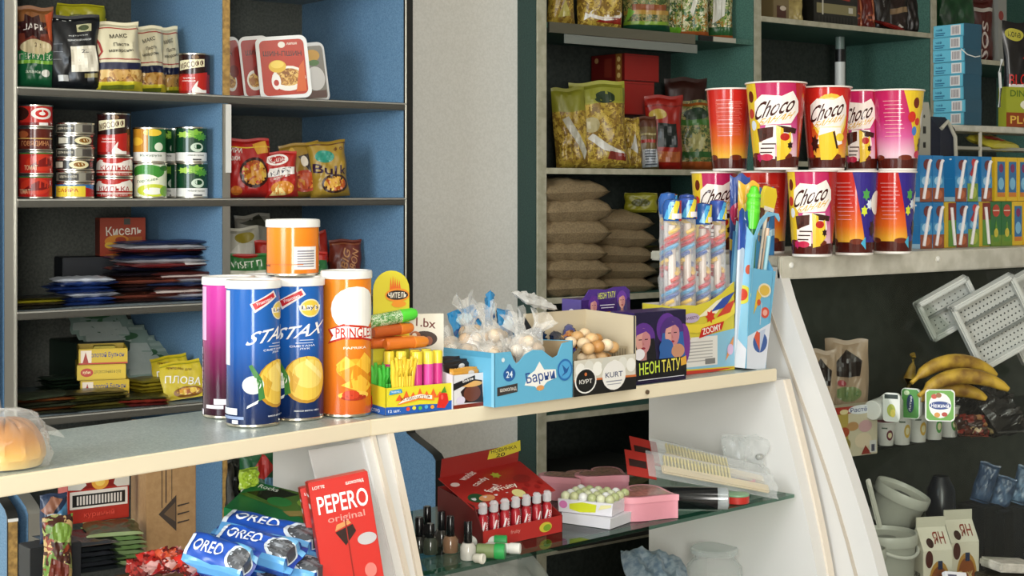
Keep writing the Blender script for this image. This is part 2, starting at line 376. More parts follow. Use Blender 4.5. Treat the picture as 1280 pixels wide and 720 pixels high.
for b, (x0, x1) in enumerate(((XD, XE-.013), (XE+.013, XF-.013), (XF+.013, XG-.013))):
    for i, z in enumerate(ZR[b]):
        s_ = rel3(G()).box((x0+x1)/2, YR+.192, z-.016, x1-x0, .372, .016, 'greenboard', .6).build('shelf', r)
        if (b, i) == (0, 1):                                        # dented steel price rail under the top shelf, its end taped
            rel3(G()).box(x0+.30, YR-.003, z-.03, .58, .008, .03, ('m', '#8f8d80'), .4).box(x0+.33, YR-.008, z-.058, .53, .004, .026, ('c', '#8f948c', .5), .3).build('price_rail', s_)
            rel3(G()).box(x0+.64, YR-.002, z-.016, .06, .006, .016, '#141414').box(x0+.72, YR-.002, z-.016, .1, .006, .015, '#b5b2a2').build('edge_trim', s_)
        else:
            rel3(G()).box((x0+x1)/2, YR-.003, z-.0165, x1-x0, .006, .017, ('n', '#a9a48c', '#bdb8a2', 40), .5).build('edge_trim', s_)
# ================================================================ SALES COUNTERS
ZC = EYE-.342
def endprofile(bulge, ztop, back, lip=0):
    pts = [(0-lip, ztop)]
    for i in range(1, 13):
        t = i/12; z = ztop-(ztop-.42)*t; pts.append((-bulge*math.sin(min(1, t*1.05)*PI/2)**1.0 - lip, z))
    pts += [(-bulge*.85, .25), (-bulge*.6, 0), (back, 0), (back, ztop)]
    return pts
def counter(name, label, A, B, ztop, back, bulge, ends, top_t=.022, topkey='grey', edgekey='cream', deckz=None, shelf=None, panelkey='shellwhite', dark=False, topback=.27):
    """A, B: world ends of the front top edge"""
    d = (B-A); L = math.hypot(d.x, d.y); a = math.atan2(d.y, d.x); r = empty(name, (A.x, A.y, 0), a); T(r, label, 'counter')
    t = G().box(L/2, topback/2, ztop-top_t, L, topback, top_t, topkey, .3, bev=.002).build('counter_top', r)
    G().box(L/2, -.003, ztop-top_t-.001, L, .007, top_t+.002, edgekey, .4, bev=.0015).build('edge_strip', t)
    for x0, x1 in ends:
        p = G().prism(endprofile(bulge, ztop-top_t-.001, back), x0, x1, panelkey, .35).build('end_panel', r)
        pr = endprofile(bulge, ztop-top_t-.001, back)[:13]
        strip = [(y-.006, z) for y, z in pr]+[(y, z) for y, z in pr[::-1]]
        G().prism(strip, x0+.006, x1-.006, '#d6cbbb', .4).build('edge_trim', p)
    k = '#15171a' if dark else '#a9a69c'
    G().box(L/2, (back-bulge)/2, .30, L-.02, back+bulge-.02, .1, '#d8d5cf').build('plinth', r)
    if deckz is not None: G().box(L/2, back/2-bulge*.45, deckz-.02, L-.02, back+bulge*.8, .02, '#2a2c2b' if dark else '#8b8880', .5).build('deck', r)
    return r, a, L
def local(r, x, y, z):
    a = r.rotation_euler.z; return Vector((r.location.x+x*math.cos(a)-y*math.sin(a), r.location.y+x*math.sin(a)+y*math.cos(a), z))
A1 = atH(-60, 606, ZC); A2 = atH(460, 525.5, ZC); A3 = atH(968, 461, ZC)
cl, aL, LL = counter('display_counter', 'low white display counter with grey speckled top, packs and bread on it', A1, A2, ZC, .34, .16, [], deckz=EYE-.72)
cm, aM, LM = counter('display_counter', 'white display counter with pale edge strip holding sweet boxes, one glass shelf inside', A2, A3, ZC, .325, .145, [], deckz=EYE-.80)
def endpanel(r, x0, x1, bulge, ztop, back, lip=.0, name='end_panel', key='shellwhite'):
    pr = endprofile(bulge, ztop, back); p = G().prism(pr, x0, x1, key, .3).build(name, r)
    f = pr[:14]; strip = [(y-.005, z) for y, z in f]+[(y, z) for y, z in f[::-1]]
    G().prism(strip, x0+(x1-x0)*.62, x1-.001, '#d8cdbd', .4).build('edge_trim', p); return p
endpanel(cl, LL-.012, LL+.012, .16, ZC-.023, .205)
endpanel(cm, .016, .046, .15, ZC-.023, .19)
endpanel(cm, LM-.002, LM+.045, .135, ZC-.023, .325)
GZ = EYE-.5755
gs = G().box(LM/2+.02, .325/2-.03, GZ-.006, LM-.06, .325+.05, .006, ('k', '#bfd8cf', 1.5), .02).build('glass_shelf', cm)
G().box(LM/2+.02, -.0335, GZ-.0062, LM-.06, .002, .0064, '#2f5a4c', .1).build('glass_edge', gs)
for y in (.03, .25): G().lathe([(.006, 0), (.006, .01), (.002, .012)], 'steel', .3, 12).build('shelf_pin', cm, loc=(LM-.003, y, GZ-.02 if y > .1 else GZ+.06), rot=(0, -PI/2, 0))
G().lathe([(.004, 0), (.004, .003), (.001, .004)], '#5a4a38', .4, 10).build('screw', cm, loc=(LM*.62, -.0075, ZC-.011), rot=(PI/2, 0, 0))
# brown board inside the left counter
bs = G().box(LL-.42, .25, EYE-.612, .8, .2, .018, 'brown', .5).build('shelf_board', cl)
# narrow pane of the left counter's front glass, by the red biscuit cartons
pr = [(y+.004, z) for y, z in endprofile(.16, ZC-.03, .34)[:13]]
G().prism([(y-.003, z) for y, z in pr]+pr[::-1], LL-.115, LL-.013, ('c', '#f2eeec', .12), .06).build('glass_pane', cl)
# ================================================================ RIGHT COUNTER (taller chilled showcase)
ZS = EYE-.128
XS = 2.262; YS = atY(990, 2.06).y
rs = empty('refrigerated_showcase', (XS, 2.085, 0)); T(rs, 'tall white curved showcase with dairy and bananas, cups on its cream top', 'showcase')
LS = 2.2
t = G().box(LS/2, .165, -.02+ZS, LS, .37, .02, ('n', '#b6b3a4', '#cbc8ba', 50), .4, bev=.003).build('counter_top', rs)
G().box(LS/2, -.023, ZS-.046, LS, .012, .046, ('n', '#bcb8a8', '#d3cfc1', 25), .5, bev=.003).build('edge_strip', t)
for x in (.03, .50, 1.0): G().lathe([(.006, 0), (.006, .003), (.002, .005)], '#e4e2da', .4, 12).build('screw', t, loc=(x, -.029, ZS-.018), rot=(PI/2, 0, 0))
def sprof(bulge, ztop, back):
    pts = []
    for i in range(0, 15):
        t = i/14; z = ztop-(ztop-.42)*t; pts.append((-.02-bulge*math.sin(min(1, t)*PI/2)**1.15, z))
    return pts+[(-bulge*.9, .25), (-bulge*.7, 0), (back, 0), (back, ztop)]
SB = .31
for x0, x1 in ((0, .026), (LS-.03, LS)):
    p = G().prism(sprof(SB, ZS-.021, .28), x0, x1, 'shellwhite', .3).build('end_panel', rs)
    f = sprof(SB, ZS-.021, .28)[:15]
    G().prism([(y+.052, z) for y, z in f]+[(y+.060, z) for y, z in f[::-1]], x0-.0015, x0+.002, '#b9ae9f', .5).build('groove', p)
    G().lathe([(.005, 0), (.005, .002), (.002, .003)], 'darksteel', .4, 12).build('screw', p, loc=(x0-.001, .02, ZS-.15), rot=(0, -PI/2, 0))
G().prism([(.265, .3), (.265, ZS-.03), (.278, ZS-.03), (.278, .3)], .02, LS-.02, ('n', '#3a4038', '#474d44', 30), .7).build('back_wall_panel', rs)
G().box(LS/2, .01, .57, LS-.06, .50, .02, '#1d1f1e', .5).build('deck', rs)
G().box(LS/2, .01, .3, LS-.06, .50, .08, '#d8d5cf').build('plinth', rs)
GS2 = EYE-.535
gs = G().box(LS/2, .115, GS2-.006, LS-.06, .29, .006, ('k', '#9aa8a2', 1.7), .03).build('glass_shelf', rs)
G().box(LS/2, -.032, GS2-.0065, LS-.06, .002, .007, '#0d1512', .2).build('glass_edge', gs)
f = sprof(SB-.012, ZS-.046, .28)[:15]
G().prism(f+[(y+.004, z) for y, z in f[::-1]], .03, LS-.035, ('k', '#f4f6f4', 1.3), .02).build('curved_front_glass', rs)
# ================================================================ LEFT SHELVING GOODS
z1, z2, z3, z4 = ZL[2], ZL[3], ZL[4], ZL[5]
def bagfit(name, px0, px1, ytop, Y, zs, t, bands, art=(), seed=0, f=1, kind='bag', rough=.35, wr=.05, lean=0, roll=0, grow=1, **k):
    roll = -abs(roll); p, w, h, rz = fit(px0, px1, ytop, Y, zs, f, grow); w *= 1-.5*abs(roll)
    o = bag(name, w, h/max(.3, math.cos(lean)), t, bands, art, seed, kind, rough, wr, **k)
    o.location = p+Vector((0, 0, .0015)); o.rotation_euler = Matrix.Rotation(rz, 3, 'Z').to_euler() if not (lean or roll) else (Matrix.Rotation(rz, 3, 'Z') @ Matrix.Rotation(-lean, 3, 'X') @ Matrix.Rotation(roll, 3, 'Y')).to_euler()
    return o
NOOD = ('v', ('#b07a34', '#d2a04e', '#8a5420', '#e0b868', '#a86a2c'), 90)
PASTA = ('v', ('#c79a52', '#a9752f', '#dcb873', '#7c4e1e'), 60)
# ---- top shelf, bay 1
T(bagfit('oat_flakes_bag', 20, 66, 9, YL+.10, z1, .07, [(.42, '#0f5a33'), (.46, '#cfc7a0'), (.74, '#7a3524'), (2, '#8f5a30')],
   [('r', -.5, .30, .5, .34, '#7fb43c'), ('r', -.5, .34, .5, .46, '#1f7a3c'), ('t', 'ГЕРКУЛЕС', 0, .385, .86, .07, '#f0ead2'), ('e', 0, .50, .42, .09, '#d8c79c'), ('t', '2 5', .05, .52, .22, .05, '#4a3020'),
    ('x', -.1, .74, (.5, .17), 8, '#381210'), ('t', 'ЦАРЬ', -.08, .73, .6, .09, '#f4ece4'), ('p', [(.25, .9), (.5, .95), (.5, .55), (.36, .6)], '#c4552a'), ('e', .25, .19, .12, .045, '#e8e6da'), ('t', 'злаки', -.1, .2, .4, .03, '#e9efdc')], 1, f=.6),
  'oat flakes bag, brown top and green bottom, at the shelf\'s left end', 'bag')
T(bagfit('grain_bag', 56, 128, 20, YL+.09, z1, .075, [(2, '#0d0e12')],
   [('r', -.06, .24, .42, .58, '#e4dcc8'), ('t', '22', .2, .51, .14, .045, '#25262a'), ('r', .16, .16, .4, .215, '#8f8350'), ('r', -.30, .12, -.12, .2, '#d9d9d6'), ('t', 'ЗЕРНОВОЙ НАБОР', .12, .665, .44, .03, '#d8d8d4'),
    ('t', 'крупа', .1, .72, .34, .02, '#b9b9b4'), ('r', .08, .77, .34, .87, '#b9b48c'), ('e', .2, .82, .09, .04, '#3a4420'), ('t', 'M • L •', -.2, .93, .4, .025, '#e6e6e2'), ('r', -.36, .6, -.2, .605, '#8a8c92'), ('r', -.36, .5, -.2, .506, '#8a8c92'), ('r', -.36, .4, -.22, .406, '#8a8c92')], 2, f=.6, roll=.05),
  'black grain bag with a blank cream label on its front', 'bag')
pb = bagfit('yellow_packet', 72, 130, 6, YL+.40, z1+.147, .05, [(2, '#d8cf2a')], [('e', -.1, .5, .25, .2, '#8a8c50'), ('t', 'МАКАР', .0, .55, .5, .25, '#7c8450')], 3, f=.6, kind='flow')
T(pb, 'small yellow packet lying behind and above the black grain bag', 'packet')
T(bagfit('yellow_packet_carton', 70, 132, 22, YL+.42, z1, .09, [(2, '#c7b63c')], (), 13, f=.6), 'dim yellow bag under the small yellow packet, behind the black bag', 'bag')
def pasta(px0, px1, yt, Y, seed, lab, roll):
    a = [('r', -.5, .885, .5, .9, '#a3322c'), ('r', -.5, .44, .5, .455, '#a3322c'), ('p', [(-.5, .88), (-.42, .88), (-.28, .68), (-.24, .55), (-.34, .45), (-.37, .45), (-.28, .55), (-.32, .67), (-.46, .85), (-.5, .85)], '#a3322c'),
         ('t', 'МАКС', .08, .78, .34, .06, '#27241c', 6), ('t', 'Пастa', .12, .66, .3, .05, '#302c22', 4), ('t', 'макароны', .1, .56, .46, .05, '#38342a', 3)]
    return T(bagfit('pasta_bag', px0, px1, yt, Y, z1, .075, [(.13, '#cfc02e'), (.30, PASTA), (.40, '#15183a'), (2, '#d9cfae')], a+[('r', -.3, .03, .3, .08, '#6f7a24')], seed, f=.55, roll=roll, lean=.06), lab, 'bag', 'cream pasta bags on the top shelf')
pasta(192, 229, 34, YL+.19, 6, 'cream pasta bag with red border, nearest the meat tin', .06)
pasta(160, 208, 33, YL+.135, 5, 'cream pasta bag with red border, middle one of three', .05)
pasta(110, 179, 28, YL+.08, 4, 'cream pasta bag with red border, beside the black grain bag', .05)
# ---- tins
def tin(name, r, h, bands, art=(), span=1.0, top='tin', ridges=False):
    g = G(); e = .0035
    g.lathe([(r-.004, .002), (r-.001, 0), (r+.0012, .001), (r+.0012, e), (r-.0006, e+.0008)], 'tin', .28, caps=True)
    zb = e+.0008
    for v, c in bands:
        z0 = zb; zt = e+(h-2*e)*v; n = 1
        g.lathe([(r-.0006, z0), (r-.0006, zt)], c, .22, caps=False); zb = zt
    g.lathe([(r-.0006, zb), (r+.0012, h-e), (r+.0012, h-.0006), (r-.0005, h), (r-.002, h-.0005), (r-.0025, h-.003)], 'tin', .25, caps=True)
    g.lathe([(r*.78, h-.0028), (r*.74, h-.0022), (r*.72, h-.0028)], 'tin', .25, caps=False)
    if art: g.art(Scyl(r-.0006, h), art, CYC, (), .22, base=.0003, eps=.00005)
    o = g.build(name)
    return o
MEAT = [('p', [(-.5, .58), (.42, .68), (.42, .86), (-.5, .82)], '#e9dfb8'), ('t', 'МЯСОФФ', -.03, .725, .84, .15, '#4a120e', 6), ('p', [(-.7, .1), (.5, .1), (.55, .55), (-.7, .42)], '#b5221c'), ('t', 'тушёнка', -.12, .40, .42, .05, '#f0e6dc'), ('t', 'говядина', -.12, .33, .46, .035, '#f0e6dc'),
        ('p', [(.0, .14), (.12, .28), (.2, .34), (.16, .2), (.34, .12), (.5, .12), (.5, .05), (0, .05)], '#efe9e0'), ('e', .1, .9, .12, .05, '#7a5a3a')]
meat = tin('meat_tin', .0365, .098, [(.5, '#8e1a16'), (2-1.001, '#2c1210')], MEAT)
SARD = [('p', [(-.9, .55), (-.5, .85), (0, .7), (.5, .88), (.9, .6), (.9, .35), (-.9, .35)], '#efe3da'), ('e', -.1, .78, .3, .12, '#b8261f'), ('t', 'КИЛЬКА', 0, .45, .95, .24, '#a51a18'), ('r', -.9, .22, .9, .27, '#e9d9cc'), ('t', 'в томатном соусе', 0, .15, .8, .08, '#f2dfd0')]
kilka = tin('fish_tin', .0405, .047, [(.999, '#a81d1a')], SARD)
def lab(o, l, g=None, cat='tin'): o['label'] = l; o['category'] = cat; (g and o.__setitem__('group', g)); return o
def on(px, Y, z): p = atY(px, Y); p.z = z+.0006; return p
Yt = YL+.065
p = on(243, YL+.06, z1); place(meat, p, facing(p)-.15); lab(meat, 'dark red meat tin standing alone on the top shelf beside pasta bags')
p = on(143, Yt, z2)
k1 = kilka; place(k1, p, facing(p)); lab(k1, 'red and white fish tin at the bottom under the meat tin', 'red fish tins')
k2 = dup(k1, p+Vector((0, 0, .0475)), facing(p)+.1, 'red and white fish tin directly under the meat tin', 'red fish tins')
dup(meat, p+Vector((-.002, 0, .095)), facing(p)-.1, 'dark red meat tin standing on two fish tins')
# stack 1 red tins
TOM = [('e', .2, .6, .34, .26, '#efe5dc'), ('e', .2, .6, .22, .17, '#c9241e'), ('e', .2, .6, .1, .08, '#efe5dc'), ('r', -.9, .05, .9, .2, '#7c120f'), ('r', .1, .02, .4, .2, '#eee8e2'), ('e', -.5, .6, .3, .3, '#3a1a12')]
RED = [('e', 0, .5, .5, .35, '#c9351f'), ('p', [(-.5, .3), (.1, .75), (.6, .5), (.2, .35)], '#7a1512'), ('r', -.9, .88, .9, .95, '#2c7a34'), ('t', 'ТОМАТ', -.35, .3, .4, .2, '#e8c89c')]
DRK = [('r', -.9, .5, .9, .55, '#c9a25a'), ('t', 'ГОВЯДИНА', 0, .3, .9, .25, '#c98a5a'), ('e', -.4, .7, .2, .15, '#a2542f')]
Ys = YL+.055; p = on(44, Ys, z2)
a1 = tin('tomato_tin', .0365, .0515, [(.999, '#b8241c')], RED); place(a1, p, facing(p)); lab(a1, 'red tomato tin at the bottom of the leftmost stack')
a2 = dup(a1, p+Vector((.001, 0, .052)), facing(p)+.4, 'red tomato tin, second from the bottom of the leftmost stack')
a3 = tin('tomato_tin', .0365, .0515, [(.999, '#5c2016')], DRK); place(a3, p+Vector((0, 0, .104)), facing(p)); lab(a3, 'dark brown-red tin, second from the top of the leftmost stack')
a4 = tin('tomato_tin', .0365, .049, [(.999, '#c02a22')], TOM); place(a4, p+Vector((.001, 0, .156)), facing(p)); lab(a4, 'red tin with white ring print topping the leftmost stack')
# stack 2: six slim tins
SL1 = [('r', -.5, .2, .1, .75, '#3b3a36'), ('t', 'шпроты в масле', -.2, .48, .5, .25, '#cfc6ae'), ('r', .3, .2, .62, .8, '#4a4540')]
SL2 = [('e', .15, .5, .28, .34, '#e9dfb0'), ('e', .15, .5, .16, .2, '#8a5a20'), ('r', -.6, .25, -.3, .75, '#b5ae9c'), ('t', 'РИГА', .62, .5, .25, .4, '#cc3333')]
SL3 = [('p', [(-.6, .1), (.3, .1), (.3, .8), (-.6, .8)], '#e6c93a'), ('t', 'САЙРА', -.2, .55, .6, .3, '#b52018'), ('p', [(.3, .1), (.8, .1), (.8, .5), (.3, .7)], '#b5221c'), ('r', -.9, .0, .9, .12, '#e9e9e9')]
p = on(93, YL+.06, z2)
s0 = tin('flat_fish_tin', .0425, .0345, [(.999, '#2f6fae')], SL3); place(s0, p, facing(p)); lab(s0, 'slim blue and yellow fish tin at the bottom of the six')
s1 = tin('flat_fish_tin', .0418, .0262, [(.999, '#8d887a')], SL1); s2 = tin('flat_fish_tin', .0418, .0262, [(.999, '#2e2c28')], SL2)
zz = .035
for i, (o, l) in enumerate(((s1, 'grey printed slim tin, second from the bottom of the six'), (s2, 'dark slim tin with oval print, third from the bottom of the six'), (s1, 'grey printed slim tin, fourth from the bottom of the six'), (s2, 'dark slim tin with oval print, second from the top of the six'), (s1, 'grey printed slim tin at the very top of the six'))):
    q = p+Vector(((-1)**i*.0012, 0, zz)); ro = facing(p)+(.3 if i % 2 else -.2)*(i > 1)
    if i < 2: place(o, q, ro); lab(o, l)
    else: dup(o, q, ro, l)
    zz += .0268
# stack 3: corn on peas, green veg
CORN = [('r', -.9, .0, .9, .3, '#eceae2'), ('p', [(-.9, .3), (-.05, .3), (-.05, 1), (-.9, 1)], '#c98a2a'), ('p', [(-.05, .3), (.9, .3), (.9, 1), (-.05, 1)], '#1c6a34'), ('e', .1, .85, .3, .1, '#e9c53c'), ('e', -.45, .6, .25, .12, '#e9b83c'), ('t', 'Кукуруза', .05, .2, .7, .08, '#2a5a34'), ('e', .3, .45, .15, .12, '#dfe8d0')]
PEAS = [('r', -.9, .0, .9, .97, '#e4ebd0'), ('e', -.1, .75, .6, .2, '#3f8c34'), ('e', -.2, .48, .5, .2, '#f2f0d8'), ('e', .1, .22, .55, .18, '#c9d23c'), ('e', .1, .2, .32, .1, '#f4f2e0'), ('t', 'Горошек', -.1, .5, .7, .1, '#2c6a38', 8), ('e', .5, .85, .2, .08, '#2c6a2c'), ('e', .5, .2, .2, .15, '#7fb040')]
VEG = [('r', -.9, .0, .9, .28, '#eceae4'), ('r', -.9, .28, .9, .97, '#123f26'), ('x', .1, .8, (.35, .15), 7, '#7fb43a'), ('x', .35, .72, (.3, .12), 8, '#4f9430'), ('x', -.25, .78, (.3, .1), 7, '#a8cf52'), ('e', .2, .42, .22, .13, '#c9d8c4'), ('e', .22, .44, .13, .07, '#123f26'), ('t', 'Зелёный горошек', .15, .2, .62, .06, '#30402f'), ('r', .05, .06, .35, .1, '#4a4a48')]
p = on(188, YL+.06, z2)
pe = tin('pea_tin', .0375, .081, [(.999, '#dfe6cc')], PEAS); place(pe, p, facing(p)); lab(pe, 'pale green pea tin under the corn tin')
co = tin('corn_tin', .0375, .081, [(.999, '#c98a2a')], CORN); place(co, p+Vector((-.002, 0, .0815)), facing(p)); lab(co, 'corn tin, orange and green, standing on the pale pea tin')
ve = tin('vegetable_tin', .0365, .083, [(.999, '#123f26')], VEG); p = on(240, YL+.06, z2); place(ve, p, facing(p)); lab(ve, 'dark green vegetable tin at the bottom of the front stack by the divider')
dup(ve, p+Vector((-.002, 0, .0835)), facing(p), 'dark green vegetable tin on top of the front stack by the divider')
p = on(222, YL+.155, z2); dup(ve, p, facing(p)+.9, 'dark green tin half hidden behind the front stack, lower one'); dup(ve, p+Vector((0, 0, .0835)), facing(p)+1, 'dark green tin half hidden behind the front stack, upper one')
p = on(199, YL+.165, z2); dup(ve, p, .2, 'green tin behind the corn tin stack, lower one'); dup(ve, p+Vector((.002, 0, .0835)), .3, 'green tin behind the corn tin stack, lid just showing')
# ---- top shelf, bay 2: noodle trays
def tray(px0, px1, yt, Y, lab_, roll, fc, seed, img):
    p, w, h, rz = fit(px0, px1, yt, Y, z1, .75); d = .035
    w *= .9; g = G(); rslab(g, w, d, h, .018, '#e9e8e4')
    g.mx = Matrix.Translation((0, -d/2-.0004, 0))
    def rr(x0, y0, x1, y1, r): return [(x0+r, y0), (x1-r, y0), (x1, y0+r*.7), (x1, y1-r*.7), (x1-r, y1), (x0+r, y1), (x0, y1-r*.7), (x0, y0+r*.7)]
    S = lambda u, v, o: (u*w, -o, v*h)
    g.art(S, [('p', rrect(-.43, .06, .43, .94, .10, .08), fc)]+img, rough=.25)
    o = g.build('noodle_tray', None, p+Vector((0, 0, .001)), (Matrix.Rotation(rz, 3, 'Z') @ Matrix.Rotation(-.10, 3, 'X') @ Matrix.Rotation(-roll, 3, 'Y')).to_euler())
    return T(o, lab_, 'noodle tray', 'instant noodle trays leaning together')
IMG = [('t', 'ШИН-ПШИН', 0, .72, .74, .08, '#2a1410', -2), ('e', 0, .86, .07, .05, '#e9dfd0'), ('t', 'лапша', .2, .87, .2, .035, '#f4e9d8'), ('e', .08, .32, .33, .2, '#efe9dc'), ('e', .08, .34, .27, .14, NOOD), ('e', -.12, .52, .17, .1, '#e0b43a'), ('e', -.12, .55, .13, .06, '#f0cf5c'), ('e', -.17, .28, .09, .13, '#f0e9e0'), ('e', -.17, .26, .05, .05, '#b5382a'), ('p', [(.2, .1), (.4, .1), (.4, .6), (.3, .5)], '#d2602a')]
IM2 = [('t', 'ШИН', -.1, .74, .4, .08, '#2a1410'), ('e', -.1, .3, .25, .16, '#efe9dc'), ('e', -.1, .3, .2, .11, NOOD), ('e', .1, .45, .2, .1, '#7c1a14')]
IM3 = [('e', .0, .78, .3, .1, '#d9a22c'), ('e', .05, .66, .2, .05, '#4a7a2c'), ('e', .05, .4, .35, .2, '#e6e2dc'), ('r', -.4, .08, .4, .2, '#5c3626')]
tray(279, 310, 47, YL+.20, 'red noodle tray half hidden by the chipboard divider edge', .14, '#a3241a', 1, IM2)
tray(377, 414, 54, YL+.18, 'noodle tray with grey-brown lid, last one to the right of the four', .11, '#8a8478', 4, IM3)
tray(303, 345, 46, YL+.13, 'red noodle tray peeping out behind the front one', .10, '#a3241a', 2, IM2)
tray(322, 393, 46, YL+.075, 'front noodle tray with full red lid and bowl picture', .09, '#b5341c', 3, IMG)
p = on(300, YL+.36, z1)
g = G(); g.lathe([(.04, 0), (.055, .03), (.072, .145), (.078, .15), (.078, .158), (.068, .158), (.052, .03)], '#c7c9c2', .4, 36)
T(g.build('plastic_bowl', None, p), 'pale plastic tub with flared rim behind the noodle trays', 'tub')
# ---- shelf 2, bay 2: snack bags
T(bagfit('snack_bag', 281, 338, 174, YL+.12, z2, .07, [(2, '#b3201c')], [('e', .12, .42, .34, .26, '#3a140f'), ('e', .12, .42, .29, .21, ('v', ('#d9962c', '#b3541c', '#e6bc4a', '#c93a22'), 60)), ('t', 'КИРИ', -.3, .8, .34, .09, '#f0e6dc'), ('t', 'ЕШКИ', -.34, .66, .3, .07, '#f0e6dc'), ('p', [(.1, .9), (.4, .95), (.45, .75), (.2, .72)], '#e0a23a'), ('r', -.5, .84, .5, .86, '#e8c23c'), ('e', -.28, .12, .12, .08, '#d8792c')], 21, f=.7, roll=-.02, crimp=.05),
  'red snack bag with round food picture, beside the steel divider', 'snack bag')
T(bagfit('snack_bag', 356, 408, 179, YL+.14, z2, .06, [(2, '#9c7a2a')], [('e', 0, .3, .42, .2, '#b5371d'), ('e', 0, .3, .33, .15, ('v', ('#c9542a', '#e0933c', '#8c2416'), 60)), ('p', [(-.1, .75), (.2, .8), (.36, .5), (.16, .45)], '#2a1c14'), ('p', [(-.5, .75), (-.2, .95), (-.1, .8), (-.4, .6)], '#c9a03a'), ('e', .05, .66, .1, .1, '#efe4d4'), ('p', [(.2, .05), (.4, .05), (.4, .2)], '#efe4d4')], 23, f=.6, roll=-.14),
  'golden brown snack bag standing tilted between two other bags', 'snack bag')
T(bagfit('snack_bag', 330, 374, 190, YL+.09, z2, .05, [(2, '#b3251d')], [('e', -.1, .82, .34, .12, '#f0e6dc'), ('e', -.1, .82, .26, .08, '#b3201c'), ('t', 'КЕША', -.1, .82, .44, .08, '#f4efe4'), ('p', [(-.44, .45), (.4, .5), (.44, .66), (-.36, .64)], '#ece4dc'), ('t', 'КАРО', 0, .565, .66, .1, '#3a3a48', 8), ('t', 'арахис', 0, .44, .5, .06, '#f0dfcf', 8), ('e', .0, .2, .34, .16, '#d98a2c'), ('p', [(-.4, .05), (-.1, .3), (.1, .05)], '#f0d48a')], 22, f=.7, roll=.06),
  'small red and white snack bag, lowest of the four bags', 'snack bag')
T(bagfit('snack_bag', 388, 438, 177, YL+.10, z2, .065, [(2, '#a1812c')], [('e', -.1, .73, .26, .11, '#2f8a74'), ('t', 'Bul', -.12, .5, .62, .16, '#2e1030', -6), ('t', 'k', .36, .47, .16, .15, '#2e1030', -6), ('e', .1, .24, .36, .17, '#3a1e14'), ('e', .1, .24, .3, .13, ('v', ('#d9a23c', '#b5541c', '#e9c45a'), 60)), ('t', 'ф б', .3, .84, .24, .08, '#5a2c20'), ('r', -.5, .93, .5, .95, '#5c3a18')], 24, f=.7, roll=-.09, crimp=.04),
  'golden snack bag with a teal oval, standing next to the empty space', 'snack bag')
# ---- shelf 3, bay 1
p, w, h, rz = fit(123, 178, 272, YL+.34, z3+.10, .4)
g = G().box(0, 0, 0, w, .05, h, '#a83c1e', .4, .001)
g.art(Sfront(w, .05, h), [('t', 'Кисель', .02, .66, .78, .24, '#f4ead8', 3), ('e', -.12, .38, .28, .17, '#d98a2c'), ('e', -.05, .42, .12, .08, '#a83c1e'), ('e', -.3, .28, .1, .08, '#e0b43a'), ('r', .02, .82, .16, .98, '#4a4a44'), ('r', .12, .3, .42, .5, '#b5652a'), ('p', [(-.45, .02), (.45, .02), (.45, .12)], '#d98a2c')], rough=.35)
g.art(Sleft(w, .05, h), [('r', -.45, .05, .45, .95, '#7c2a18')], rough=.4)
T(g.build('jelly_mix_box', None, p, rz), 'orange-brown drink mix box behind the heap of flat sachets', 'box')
g = G().box(0, 0, 0, .30, .1, .0985, '#20242c', .5, .002); q = atY(150, YL+.34); q.z = z3+.0003
T(g.build('dark_carton', None, q, rz), 'dark carton under the orange-brown drink mix box', 'box')
rnd = random.Random(5)
def sachets(name, px, Y, z0, n, w, h, t, cols, labf, group, art=None, jit=.012, rz0=0, cat='sachet', kinds='flat', lift=.8, seed=0, drift=(0, 0)):
    """flat packs lying on one another: one top-level object each"""
    protos = {}; q = atY(px, Y); z = z0
    for i in range(n):
        c = cols[i % len(cols)]; key = c
        loc = (q.x+rnd.uniform(-jit, jit)+drift[0]*i, Y+h/2*math.cos(0)+rnd.uniform(-jit, jit)*.4-h/2+drift[1]*i, z+t*.5)
        r_ = rz0+rnd.uniform(-.22, .22)
        if key not in protos:
            o = bag(name, w, h, t, [(.08, c[0]), (.92, c[0]), (2, c[0])], c[1] if len(c) > 1 else (), seed+len(protos), 'flat', .28, .10)
            for v in o.data.vertices: v.co.z -= h/2
            protos[key] = o
        else: o = copy_tree(protos[key])
        o.location = loc; o.rotation_euler = (Matrix.Rotation(r_, 3, 'Z') @ Matrix.Rotation(rnd.uniform(-.03, .03)-PI/2, 3, 'X')).to_euler()
        l = labf(n-1-i); T(o, l, cat, group); z += t*lift
    return z
def labs(fmt): return lambda k: fmt % ORD[min(k, 11)]
A_ = lambda *s: tuple(s)
sachets('drink_powder_sachet', 100, YL+.11, z3, 7, .135, .10, .011, [('#1b2f63', A_(('r', -.3, .2, .3, .8, '#e3e6ee'), ('e', 0, .5, .2, .2, '#2a4a9c'))), ('#27407e',), ('#c8ccd4',), ('#1b2f63',)], labs('blue drink sachet in the low flat pile, %s'), 'flat blue sachets', seed=31)
sachets('seasoning_sachet', 45, YL+.08, z3, 4, .12, .09, .008, [('#252420',), ('#3a3226',), ('#b0a52c', A_(('e', 0, .5, .2, .2, '#8a3a1c')))], labs('dark or yellow sachet at the shelf\'s left end, %s'), 'sachets at the left end of the third shelf', seed=33)
zt = sachets('sauce_sachet', 176, YL+.13, z3, 8, .17, .12, .0105, [('#2a1b1a',), ('#8a4a3a', A_(('r', -.4, .1, .4, .3, '#d8c9b8'))), ('#3c2018',), ('#1e1a20',)], labs('brown sauce sachet in the lower wide pile, %s'), 'brown sauce sachets', seed=35)
zu = sachets('sauce_sachet', 218, YL+.12, z3, 8, .16, .12, .0105, [('#24365c',), ('#b9b9c0',), ('#7c4038', A_(('r', -.4, .0, .4, .2, '#cfc0b8'))), ('#5a2a26',)], labs('red-silver sachet in the lower pile by the divider, %s'), 'red and silver sachets', seed=37)
